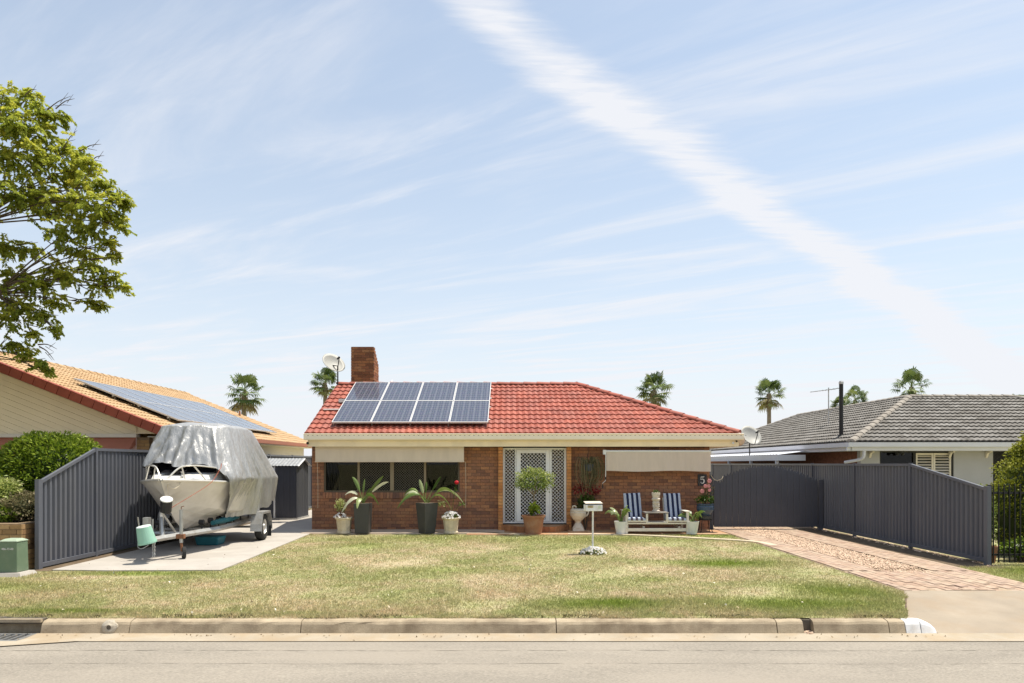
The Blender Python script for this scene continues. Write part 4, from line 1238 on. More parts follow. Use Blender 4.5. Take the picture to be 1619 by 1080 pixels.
# eave gutter on the near side
b = MB(); b.prism([(LX + .12, LZ + .02), (LX + .12, LZ - .10), (LX + .0, LZ - .12), (LX, LZ - .02)], lambda a, c, d_: (a, d_, c), LY0 - .02, LY1)
b.build('gutter', mat('gutter_red', (.36, .125, .075), .5, .06, 3.), lh)
b = MB(); b.box(LX - .55, LX - .01, LY0 + .05, LY1, LZ - .135, LZ - .12); b.build('soffit', trim_white, lh)
# gable boards, parallel to the roof slope
GYW = 18.28
zbm = 2.60
for i in range(13):
    d0, d1 = .10 + i * .155, .10 + (i + 1) * .155 - .006
    def zr(x): return LZ + (LX - x) * lsl
    xe0 = LX - (zbm - LZ + d0) / lsl; xe1 = LX - (zbm - LZ + d1) / lsl
    xl = LR
    xe0 = min(xe0, -10.05); xe1 = min(xe1, -10.05)
    if xe1 < LR: break
    pol = [(xl, zr(xl) - d1), (xe1, max(zr(xe1) - d1, zbm)), (xe0, max(zbm, zr(xe0) - d0)), (xl, zr(xl) - d0)]
    if xe0 == xe1: pol = [(xl, zr(xl) - d1), (xe1, zr(xe1) - d1), (xe0, zr(xe0) - d0), (xl, zr(xl) - d0)]
    b = MB(); b.prism(pol, lambda a, c, d_: (a, d_, c), GYW - .004 * (i % 2), GYW + .02); b.build('gable_board', weatherboard, lh)
b = MB(); b.prism([(-20.4, 2.55), (-10.0, 2.55), (-10.0, 2.60), (LX + .35, 2.60), (LX + .35, 2.61), (LX - .3, LZ + .02), (LR, LRZ - .12), (-20.4, LZ)], lambda a, c, d_: (a, d_, c), GYW + .021, GYW + .10); b.build('gable', weatherboard, lh)
b = MB(); b.box(-20.4, -10.0, GYW - .10, GYW + .10, 2.50, 2.595); b.build('trim', trim_white, lh)
b = MB(); b.box(-20.4, -10.05, GYW + .02, GYW + .25, 0, 2.50); b.build('front_wall', pink_wall, lh)
b = MB(); b.add([(-20.2, GYW - .02, 2.49), (-10.06, GYW - .02, 2.49), (-10.10, GYW - .42, 2.02), (-20.2, GYW - .42, 2.02)], [(0, 1, 2, 3)]); b.add([(-10.06, GYW - .02, 2.49), (-10.06, GYW - .02, 2.30), (-10.10, GYW - .42, 2.02)], [(0, 1, 2)])
aw = b.build('awning', awning_red, lh); md = aw.modifiers.new('s', 'SOLIDIFY'); md.thickness = .01
b = MB(); b.box(-10.05, -9.72, GYW + .03, GYW + .26, 0, 2.50); b.box(-9.72, -9.20, GYW + .30, GYW + .5, 0, 1.7); b.box(-9.72, -9.2, GYW + .30, GYW + .5, 2.32, 2.50)
pier = b.build('pier', tan_mortar, lh)
tbm = brick_set('brick', tan_brick, .23, .076, .03, 8)
lay_bricks(pier, (0, GYW + .02, .2), (1, 0, 0), (0, -1, 0), lambda zz: [(-10.05, -9.72)], 26, .086, .23, tbm, .010, lambda p: 1, 300, 'x', mlen=.23)
b = MB(); b.box(-9.72, -9.66, GYW + .2, GYW + .3, 1.6, 2.5); b.box(-9.66, -9.2, GYW + .2, GYW + .3, 2.26, 2.33); pw2 = b.build('porch_window', trim_white, lh)
b = MB(); b.box(-10.3, -8.95, GYW + .56, GYW + .66, 0, 2.62); b.build('porch_wall', mat('tan_wall', (.34, .22, .11), .9, .25, 12.), lh)
diamond_mesh(-9.66, -9.2, 1.7, 2.17, GYW + .25, .09, .010).build('lattice', mat('lattice', (.33, .19, .09), .7, .1, 5.), pw2)
b = MB(); b.box(-9.72, -9.2, GYW + .42, GYW + .45, 1.6, 2.32); b.build('backing', dark_room, pw2)
b = MB(); b.box(-9.75, -9.55, GYW + .5, LY1 - .3, 0, 2.52); b.build('side_wall', mat('side_render', (.66, .62, .58), .8, .05, 2.), lh)
b = MB(); b.box(-20.4, -20.2, GYW, LY1 - .3, 0, 2.5); b.box(-20.4, -9.6, LY1 - .3, LY1 - .1, 0, 2.5); b.build('rear_wall', pink_wall, lh)
MB().tube([(-12.2, 30.6, 3.9), (-12.2, 30.6, 4.15)], .05, 6).build('vent', terracotta, lroof)
# its panels
la = thing('solar_array', 'long bank of solar panels lying along the orange tiled roof', 'solar panels', (-11.2, 19.5, 3.3))
lv = Vector((LR - LX, 0, LRZ - LZ)).normalized(); lu = Vector((0, 1, 0)); ln_ = lu.cross(lv).normalized()
for r_ in range(2):
    for c in range(8):
        O_ = Vector((LX, LY0, LZ)) + lu * (1.80 + c * 1.03) + lv * (.72 + r_ * 1.63) + ln_ * .16
        solar_panel(la, frame(lu, lv, ln_, O_), 1.015, 1.61)
b = MB()
for s_ in (1.0, 1.9, 2.7, 3.6):
    b.tube([Vector((LX, LY0 + 1.75, LZ)) + lv * s_ + ln_ * .125, Vector((LX, LY0 + 10.1, LZ)) + lv * s_ + ln_ * .125], .022, 4)
    for c in range(7):
        q_ = Vector((LX, LY0 + 1.9 + c * 1.35, LZ)) + lv * s_; b.tube([q_, q_ + ln_ * .12], .014, 4)
b.build('rail', galv, la)

# ---------------------------------------------------------------- neighbour on the right: grey hip-roofed house
rh = thing('grey_house', 'low grey rendered house with weathered grey tiled hip roof', 'house', (14, 20, 0))
HX, HY, HZ, HD, HTZ = 9.92, 20.0, 2.44, 4.06, 4.14
HX1, HY1 = 21.72, 37.4
hm = (HTZ - HZ) / HD
SLh = math.hypot(HD, HTZ - HZ)
RXa, RXb = HX + HD, HX1 - HD
b = MB(); e = .03
b.quad((HX, HY, HZ - e), (HX1, HY, HZ - e), (RXb, HY + HD, HTZ - e), (RXa, HY + HD, HTZ - e))
b.quad((HX, HY1, HZ - e), (HX, HY, HZ - e), (RXa, HY + HD, HTZ - e), (RXa, HY1 - HD, HTZ - e))
b.quad((HX1, HY, HZ - e), (HX1, HY + 2 * HD, HZ - e), (RXb, HY + HD, HTZ - e), (RXb, HY + HD, HTZ - e - .001))
b.quad((RXa, HY + HD, HTZ - e - .002), (RXb, HY + HD, HTZ - e - .002), (HX1, HY + 2 * HD, HZ - e), (HX + 2 * HD, HY + 2 * HD, HZ - e))
b.quad((RXa, HY + HD, HTZ - e - .002), (HX + 2 * HD, HY + 2 * HD, HZ - e), (HX + 2 * HD, HY1, HZ - e), (RXa, HY1 - HD, HTZ - e - .002))
b.add([(HX, HY1, HZ - e), (RXa, HY1 - HD, HTZ - e - .001), (HX + 2 * HD, HY1, HZ - e)], [(0, 1, 2)])
rroof = b.build('roof', grey_tile, rh)
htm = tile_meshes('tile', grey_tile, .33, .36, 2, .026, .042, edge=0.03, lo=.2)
hits = lambda p: -p.y
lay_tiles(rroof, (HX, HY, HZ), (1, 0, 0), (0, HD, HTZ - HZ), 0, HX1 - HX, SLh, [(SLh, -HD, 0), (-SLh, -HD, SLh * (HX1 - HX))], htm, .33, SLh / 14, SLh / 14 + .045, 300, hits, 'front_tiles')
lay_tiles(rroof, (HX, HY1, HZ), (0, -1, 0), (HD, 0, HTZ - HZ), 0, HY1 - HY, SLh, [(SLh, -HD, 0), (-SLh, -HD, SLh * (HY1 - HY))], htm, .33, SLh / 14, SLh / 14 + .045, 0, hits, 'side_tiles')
caps_along(rroof, (HX, HY, HZ + .02), (RXa, HY + HD, HTZ + .03), .40, .12, mat('cap_tile', rough=.9, var=.2, scale=8., tint=[(.25, .222, .19), (.33, .30, .26), (.29, .26, .225)], dirt=(.12, .105, .09), damt=.5, dscale=5), name='hip_cap', flat=.7)
capm = MATS['cap_tile']
caps_along(rroof, (RXa, HY + HD, HTZ + .03), (RXb, HY + HD, HTZ + .03), .40, .12, capm, flat=.7)
caps_along(rroof, (RXa, HY1 - HD, HTZ + .03), (RXa, HY + HD, HTZ + .03), .40, .12, capm, flat=.7)
caps_along(rroof, (HX, HY1, HZ + .02), (RXa, HY1 - HD, HTZ + .03), .40, .12, capm, name='hip_cap', flat=.7)
caps_along(rroof, (HX1, HY, HZ + .02), (RXb, HY + HD, HTZ + .03), .40, .12, capm, name='hip_cap', flat=.7)
b = MB(); gpf = lambda s: [(s * .0, HZ - .26), (s * .0, HZ - .16), (-.11, HZ - .15), (-.12, HZ - .02), (-.02, HZ - .02), (.02, HZ - .04), (.02, HZ - .26)]
b.prism([(HY + a, c) for a, c in gpf(1)], lambda a, c, d_: (d_, a, c), HX - .12, HX1 + .1); b.prism([(HX + a, c) for a, c in gpf(1)], lambda a, c, d_: (a, d_, c), HY - .0, HY1)
b.build('gutter', white_eave, rh)
b = MB(); b.box(HX + .02, HX1, HY + .02, HY + .66, HZ - .262, HZ - .25); b.box(HX + .02, HX + .66, HY + .66, HY1, HZ - .262, HZ - .25); b.build('soffit', white_eave, rh)
WY = HY + .62
w0, w1 = P(1391, 0, WY).x, P(1508, 0, WY).x
v0_, v1_ = P(1570, 0, WY).x, P(1660, 0, WY).x
b = MB(); zt = HZ - .262
b.box(HX + .6, w0, WY, WY + .2, 0, zt); b.box(w0, w1, WY, WY + .2, 0, .95); b.box(w1, v0_, WY, WY + .2, 0, zt); b.box(v1_, HX1 - .5, WY, WY + .2, 0, zt); b.box(v0_, v1_, WY, WY + .2, 0, .3)
b.build('front_wall', grey_render, rh)
b = MB(); b.box(HX + .603, HX + .8, WY + .2, HY1 - .6, 0, zt); b.build('side_wall', mat('side_brick_red', (.20, .085, .05), .9, .4, 10.), rh)
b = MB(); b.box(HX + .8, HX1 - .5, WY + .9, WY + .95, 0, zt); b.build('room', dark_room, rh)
wb = mat('black_frame', (.02, .02, .021), .5, .1, 3.)
b = MB(); b.box(w0, w1, WY + .03, WY + .10, zt - .05, zt); b.box(w0, w0 + .05, WY + .03, WY + .10, .95, zt - .05); b.box(w1 - .05, w1, WY + .03, WY + .10, .95, zt - .05)
xm = P(1447, 0, WY).x; b.box(xm - .04, xm + .04, WY + .03, WY + .10, .95, zt - .05); rw = b.build('window', wb, rh)
MB().box(w0 + .05, xm - .04, WY + .07, WY + .076, .95, zt - .05).build('pane', glass, rw)
sh = MB(); s0, s1 = xm + .045, w1 - .055
for (a, c) in ((s0, (s0 + s1) / 2 - .005), ((s0 + s1) / 2 + .005, s1)):
    sh = MB(); sh.box(a, a + .05, WY + .04, WY + .07, .96, zt - .06); sh.box(c - .05, c, WY + .04, WY + .07, .96, zt - .06); sh.box(a + .05, c - .05, WY + .04, WY + .07, zt - .12, zt - .06)
    s_o = sh.build('shutter', timber_pale, rw)
    lou = MB().box(a + .05, c - .05, -.035, .035, -.004, .004).mesh('louvre', timber_pale)
    for k in range(13):
        o = link('louvre', lou, s_o); o.matrix_basis = Matrix.Translation((0, WY + .055, 1.0 + k * .085)) @ Matrix.Rotation(R(38), 4, 'X')
b = MB(); b.box(v0_, v1_, WY + .05, WY + .06, .3, zt); rw2 = b.build('dark_window', wb, rh)
diamond_mesh(v0_ + .03, v1_, .35, zt - .03, WY + .03, .10, .006).build('security_mesh', wb, rw2)
for px_ in (1384, 1512, 1571):
    x = P(px_, 0, HY + .3).x
    b = MB(); b.prism([(WY - .003, zt - .01), (WY - .24, zt - .01), (WY - .21, zt - .04), (WY - .11, zt - .06), (WY - .07, zt - .11), (WY - .04, zt - .18), (WY - .003, zt - .21)], lambda a, c, d_: (d_, a, c), x - .03, x + .03); b.build('eave_bracket', timber_pale, rh)
b = MB(); x = P(1421, 0, WY - .1).x
b.tube([(x, WY - .1, zt), (x, WY - .12, zt - .06)], .02, 6); b.ball((x - .08, WY - .16, zt - .09), .05, .05, .05); b.ball((x + .08, WY - .16, zt - .09), .05, .05, .05); b.tube([(x - .08, WY - .14, zt - .07), (x + .08, WY - .14, zt - .07)], .018, 6); b.build('flood_light', black_plastic, rh)
# downpipe off the corner
dp = [P(1368, 706, HY + .1), P(1368, 716, HY + .12), P(1364, 723, HY + .2), P(1350, 727, HY + .4), P(1342, 729, WY - .03)]
dp = [(HX + .42, HY + .06, HZ - .2), (HX + .42, HY + .08, HZ - .42), (HX + .36, HY + .2, HZ - .52), (HX + .1, WY - .05, HZ - .60), (HX + .1, WY - .05, HZ - .9), (HX + .5, WY - .05, 0)]
MB().tube(curvepts(dp[:4], 4), .045, 8).build('downpipe', white_eave, rh)
# patio roof on the fence side
px0, px1, py0, py1 = 8.95, HX - .05, 23.0, 33.5
pt_ = thing('patio_roof', 'low white patio awning between the grey house and the dark fence', 'awning', (9.4, 23, 0))
b = rib_sheet((px0, py0), (px0, py1), 0, 1, 1, (1, 0))
vs = []; fs = []; n = 80
for i in range(n + 1):
    y_ = py0 + (py1 - py0) * i / n; zz = .02 * (i % 2)
    vs += [(px0, y_, 2.10 + zz), (px1, y_, 2.22 + zz)]
for i in range(n): fs.append((2 * i, 2 * i + 2, 2 * i + 3, 2 * i + 1))
MB().add(vs, fs).build('roof_sheet', white_eave, pt_, fix=False)
MB().box(px0 - .03, px0 + .01, py0, py1, 1.90, 2.095).build('edge_beam', white_eave, pt_)
MB().box(px0 - .03, px1, py0 - .04, py0, 1.90, 2.095).build('end_beam', white_eave, pt_)
for y_ in (23.1, 25.6, 28.2, 31.2): MB().box(px0 - .02, px0 + .07, y_, y_ + .09, 0, 1.90).build('post', white_eave, pt_)
# flue, antenna, dish
fl = thing('roof_flue', 'tall black flue pipe standing on the grey tiled roof', 'flue', (10.36, 21.5, 2.55))
MB().tube([(10.36, 21.5, 2.45), (10.36, 21.5, 4.33)], .062, 14).build('pipe', flue_m, fl, smooth=False)
MB().lathe([(.07, 4.30), (.072, 4.36), (.05, 4.40), (.01, 4.405)], (10.36, 21.5, 0), 14).build('cap', galv, fl)
MB().lathe([(.16, 2.50), (.14, 2.62), (.07, 2.70)], (10.36, 21.5, 0), 14, caps=False).build('flashing', flue_m, fl)
an = thing('tv_antenna', 'thin television antenna with long boom on the grey roof', 'antenna', (11.6, 25, 3.1))
ap = Vector((11.85, 25.5, 3.2)); top = P(1310, 615, 25.5); ap.x = top.x
b = MB(); b.tube([ap, top + Vector((0, 0, .05))], .022, 6); b.tube([P(1334, 632, 25.4), P(1302, 662, 25.6)], .010, 4); b.build('mast', galv, an)
bo = [P(1281, 620, 25.9), P(1327, 614, 25.2)]
b = MB(); b.tube(bo, .014, 5); b.build('boom', galv, an)
for k in range(9):
    c = bo[0].lerp(bo[1], (k + .5) / 9); hw = .12 + .04 * k
    MB().tube([c + Vector((-.05, -hw, 0)), c + Vector((.05, hw, 0))], .006, 4).build('element', galv, an)
dish('satellite_dish', 'large grey satellite dish standing above the white patio awning', P(1188, 688, 24.2), (.26, -.80, .52), .40, (P(1186, 0, 24.4).x, 24.45, 2.1))
dish('satellite_dish', 'small pale satellite dish on the eave corner of the brick house', P(1166, 694, 17.95), (.45, .55, .40), .20, (5.93, 17.98, 2.45), bowl=mat('dish_pale', (.62, .50, .42), .5, .05, 4.))
# rear fence band behind the patio is the boundary fence itself

# ---------------------------------------------------------------- shed
sh = thing('garden_shed', 'small charcoal steel garden shed with pale roof behind the boat', 'shed', (-7.4, 21.7, 0))
X0, X1, Y0, Y1 = -7.93, -6.84, 21.7, 22.95
rib_sheet((-7.50, Y0), (X1, Y0), .05, 1.74, 1.74, (0, -1), .19, .012).build('front_sheet', gate_m, sh, fix=False)
b = rib_sheet((X1, Y0), (X1, (Y0 + Y1) / 2), .05, 1.74, 1.93, (1, 0), .12, .010); b.build('end_sheet', gate_m, sh, fix=False)
b = rib_sheet((X1, (Y0 + Y1) / 2), (X1, Y1), .05, 1.93, 1.74, (1, 0), .12, .010); b.build('end_sheet', gate_m, sh, fix=False)
MB().box(X0, -7.56, Y0 + .02, Y0 + .05, .05, 1.70).build('door', gate_m, sh)
b = MB(); b.box(-7.57, -7.52, Y0 - .02, Y0 + .06, .03, 1.72); b.build('door_jamb', white_metal, sh)
b = MB(); b.box(X0, X1 + .02, Y0 - .03, Y0 - .004, .022, .075); b.box(X1 + .003, X1 + .025, Y0 - .004, Y1, .022, .075); b.build('base_rail', galv, sh)
b = MB(); b.box(X0, X0 + .02, Y0 + .05, Y1, .05, 1.74); b.box(X0, X1 - .02, Y1 - .03, Y1, .05, 1.74); b.build('rear_sheet', gate_m, sh)
ym = (Y0 + Y1) / 2
b = MB(); n = 22
for (ya, za, yb_, zb_) in ((Y0 - .07, 1.725, ym, 1.965), (Y1 + .07, 1.725, ym, 1.965)):
    vs = []; fs = []
    for i in range(n + 1):
        x = X0 - .05 + (X1 - X0 + .12) * i / n; q = .012 * (i % 2); vs += [(x, ya, za + q), (x, yb_, zb_ + q)]
    for i in range(n): fs.append((2 * i, 2 * i + 2, 2 * i + 3, 2 * i + 1))
    b.add(vs, fs)
b.build('roof', galv, sh, fix=False)
b = MB(); 
for (ya, za, yb_, zb_) in ((Y0 - .07, 1.715, ym, 1.955), (Y1 + .07, 1.715, ym, 1.955)): b.tube([(X1 + .07, ya, za), (X1 + .07, yb_, zb_)], .022, 4)
b.build('roof_trim', white_metal, sh)

# ---------------------------------------------------------------- raised bed on the left
rb = thing('brick_planter_wall', 'tan brick retaining wall of the raised garden bed by the fence post', 'wall', (-8.2, 11.4, 0))
PWX, PWY, PWZ = -8.20, 11.42, .80
b = MB(); b.box(-14, PWX - .012, PWY + .012, PWY + .22, 0, PWZ - .01); b.box(PWX - .22, PWX - .012, PWY + .22, 16.0, 0, PWZ - .01); core = b.build('core', tan_mortar, rb)
lay_bricks(core, (0, PWY, .008), (1, 0, 0), (0, -1, 0), lambda zz: [(-10.6, PWX)], 9, .0865, .23, tbm, .010, lambda p: p.x, 300, 'bricks', mlen=.23)
lay_bricks(core, (PWX, 0, .008), (0, 1, 0), (1, 0, 0), lambda zz: [(PWY + .03, 12.4)], 9, .0865, .23, tbm, .010, lambda p: -p.y, 300, 'bricks', mlen=.23)
b = MB(); b.box(-14, PWX - .02, PWY + .05, 17.8, PWZ - .06, PWZ - .02); tag(b.build('garden_bed', soil_m), 'soil of the raised bed under the left shrubs', 'soil', kind='structure')
# green service pillar
gb = thing('service_pillar', 'green cable pillar box with small white number by the brick planter', 'utility box', (-8.1, 10.95, 0))
cx, cy = -8.045, 11.03
b = MB(); b.frustum((cx, cy), .300, .27, .280, .25, .06, .545); b.build('body', green_box, gb, bevel=.012)
b = MB(); b.frustum((cx, cy), .295, .262, .295, .262, .545, .562); b.frustum((cx, cy), .295, .262, .19, .15, .562, .592); b.build('lid', mat('green_lid', (.33, .40, .30), .6, .1, 5.), gb, bevel=.008)
b = MB(); b.frustum((cx + .03, cy - .02), .50, .42, .40, .34, -.02, .06); b.build('base', concrete, gb)
def text(name, s, size, m, mt, parent, ext=.002, world=True):
    cu = bpy.data.curves.new(name, 'FONT'); cu.body = s; cu.size = size; cu.extrude = ext; cu.align_x = 'CENTER'; cu.align_y = 'CENTER'
    tmp = bpy.data.objects.new(name, cu); COL.objects.link(tmp)
    bpy.context.view_layer.update()
    me = bpy.data.meshes.new_from_object(tmp.evaluated_get(bpy.context.evaluated_depsgraph_get()))
    bpy.data.objects.remove(tmp); bpy.data.curves.remove(cu)
    me.materials.clear(); me.materials.append(mt)
    o = link(name, me, parent, world); o.matrix_basis = m; return o
RX90 = Matrix.Rotation(R(90), 4, 'X')
text('lettering', '486-72-08', .046, Matrix.Translation((cx - .005, cy - .1325, .435)) @ Matrix.Rotation(R(88.8), 4, 'X'), white_paint, gb)

# ---------------------------------------------------------------- foliage helpers
def leaf_mesh(name, C, L_, W_, m, tint, up=.3, dirs=None, cup=.2):
    C = np.asarray(C); n = len(C)
    a = RNG.normal(size=(n, 3)) if dirs is None else np.asarray(dirs) + RNG.normal(size=(n, 3)) * .45
    a /= np.linalg.norm(a, axis=1, keepdims=True) + 1e-9
    q = RNG.normal(size=(n, 3)); q[:, 2] += up * 3
    b_ = np.cross(a, q); b_ /= np.linalg.norm(b_, axis=1, keepdims=True) + 1e-9
    nn = np.cross(b_, a)
    L_ = np.broadcast_to(L_, n)[:, None] * RNG.uniform(.7, 1.25, (n, 1)); W_ = np.broadcast_to(W_, n)[:, None] * RNG.uniform(.75, 1.2, (n, 1))
    V4 = np.empty((n, 4, 3))
    V4[:, 0] = C - a * L_ * .5; V4[:, 2] = C + a * L_ * .5 - nn * L_ * .12
    V4[:, 1] = C + b_ * W_ * .5 + nn * W_ * cup - a * L_ * .05; V4[:, 3] = C - b_ * W_ * .5 + nn * W_ * cup - a * L_ * .05
    return np_mesh(name, V4.reshape(-1, 3), np.arange(n * 4).reshape(-1, 4), np.repeat(np.clip(tint, 0, 1), 4), [m])
def shell_pts(n, c, r, lump=.12, inner=.75, seed=0, zmin=-.95, shape=None):
    d_ = RNG.normal(size=(n, 3)); d_ /= np.linalg.norm(d_, axis=1, keepdims=True)
    d_ = d_[d_[:, 2] > zmin]
    l = 1 + lump * (np.sin(d_[:, 0] * 5 + seed) * np.sin(d_[:, 1] * 6 + 2 * seed) + .6 * np.sin(d_[:, 2] * 9 + seed) + .5 * np.sin(d_[:, 0] * 13 + d_[:, 2] * 11))
    rad = inner + (1 - inner) * RNG.random(len(d_)) ** .6
    p = d_ * (l * rad)[:, None] * np.array(r) + np.array(c)
    return p, d_, rad
def bush(name, label, cat, c, r, n, L_, W_, m, lump=.1, base=0.0, dark=.0, seed=1, group=None, stem=True, up=.3):
    t = thing(name, label, cat, (c[0], c[1], base), group=group)
    p, d_, rad = shell_pts(n, c, r, lump, .62, seed)
    k = p[:, 2] > base + .02; p, d_, rad = p[k], d_[k], rad[k]
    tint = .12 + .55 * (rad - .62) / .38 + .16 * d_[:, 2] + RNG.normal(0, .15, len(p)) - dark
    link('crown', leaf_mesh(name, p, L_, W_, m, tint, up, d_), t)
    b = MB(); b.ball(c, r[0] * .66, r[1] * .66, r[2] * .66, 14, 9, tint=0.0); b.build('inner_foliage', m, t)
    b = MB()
    for i in range(5):
        a = i * 1.26; b.tube([(c[0] + .1 * math.cos(a), c[1] + .1 * math.sin(a), base - .05), (c[0] + r[0] * .4 * math.cos(a), c[1] + r[1] * .4 * math.sin(a), c[2])], [.03, .015], 5)
    b.build('stem', bark, t)
    return t

# ---------------------------------------------------------------- shrubs
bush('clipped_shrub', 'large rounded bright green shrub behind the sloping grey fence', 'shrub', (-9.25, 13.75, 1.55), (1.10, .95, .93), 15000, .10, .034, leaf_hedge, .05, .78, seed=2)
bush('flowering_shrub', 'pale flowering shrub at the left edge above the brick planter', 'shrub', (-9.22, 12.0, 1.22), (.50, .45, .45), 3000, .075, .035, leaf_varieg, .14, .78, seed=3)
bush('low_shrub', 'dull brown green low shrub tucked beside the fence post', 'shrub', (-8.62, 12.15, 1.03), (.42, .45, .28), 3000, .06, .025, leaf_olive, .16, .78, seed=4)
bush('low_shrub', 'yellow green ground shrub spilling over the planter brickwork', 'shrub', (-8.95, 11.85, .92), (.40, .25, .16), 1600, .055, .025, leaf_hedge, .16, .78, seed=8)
# golden conifer: clumps on a broad cone
t = thing('golden_bush', 'golden green clumpy conifer bush behind the black picket fence', 'bush', (10.75, 13.5, 0))
Ps = []; Ds = []; Ts = []
for i in range(260):
    h = random.random() ** .8 * 2.15 + .22; an_ = random.uniform(0, 2 * math.pi); rr_ = 1.32 * (1 - (max(0, h - .9) / 1.75) ** 1.6) if h > .9 else 1.32 * (.80 + .2 * h / .9)
    rr_ *= random.uniform(.78, 1.0); c = np.array((10.75 + rr_ * math.cos(an_), 13.5 + rr_ * math.sin(an_), h)); s_ = random.uniform(.13, .26)
    p, d_, rad = shell_pts(150, c, (s_, s_, s_ * .9), .1, .5, i, -.99)
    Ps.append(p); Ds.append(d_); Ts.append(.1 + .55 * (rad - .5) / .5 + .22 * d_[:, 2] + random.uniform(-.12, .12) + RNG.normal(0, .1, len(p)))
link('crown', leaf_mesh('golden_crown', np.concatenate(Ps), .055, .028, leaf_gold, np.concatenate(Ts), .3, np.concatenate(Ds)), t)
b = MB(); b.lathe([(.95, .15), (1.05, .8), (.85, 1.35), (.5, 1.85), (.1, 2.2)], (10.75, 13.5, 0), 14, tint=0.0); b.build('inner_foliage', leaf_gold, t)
b = MB(); b.tube([(10.75, 13.5, -.1), (10.75, 13.5, 1.0)], .08, 8); b.build('trunk', bark, t)
bush('small_shrub', 'small pale leafed shrub between the dark fence post and the pickets', 'shrub', (8.80, 12.75, .80), (.20, .25, .55), 1500, .05, .026, leaf_varieg, .15, .1, dark=.2, seed=5)
t = thing('plant_pot', 'reddish brown pot at the foot of the black picket fence', 'pot', (8.70, 12.45, 0)); MB().lathe([(.09, 0), (.13, .26), (.14, .26), (.14, .30), (.12, .30), (.11, .25)], (8.70, 12.45, 0), 16).build('pot', terracotta, t)
bush('low_shrub', 'low leafy ground plant under the golden bush', 'shrub', (9.5, 12.6, .22), (.55, .25, .20), 1400, .06, .03, leaf_hedge, .15, .0, dark=.1, seed=6)

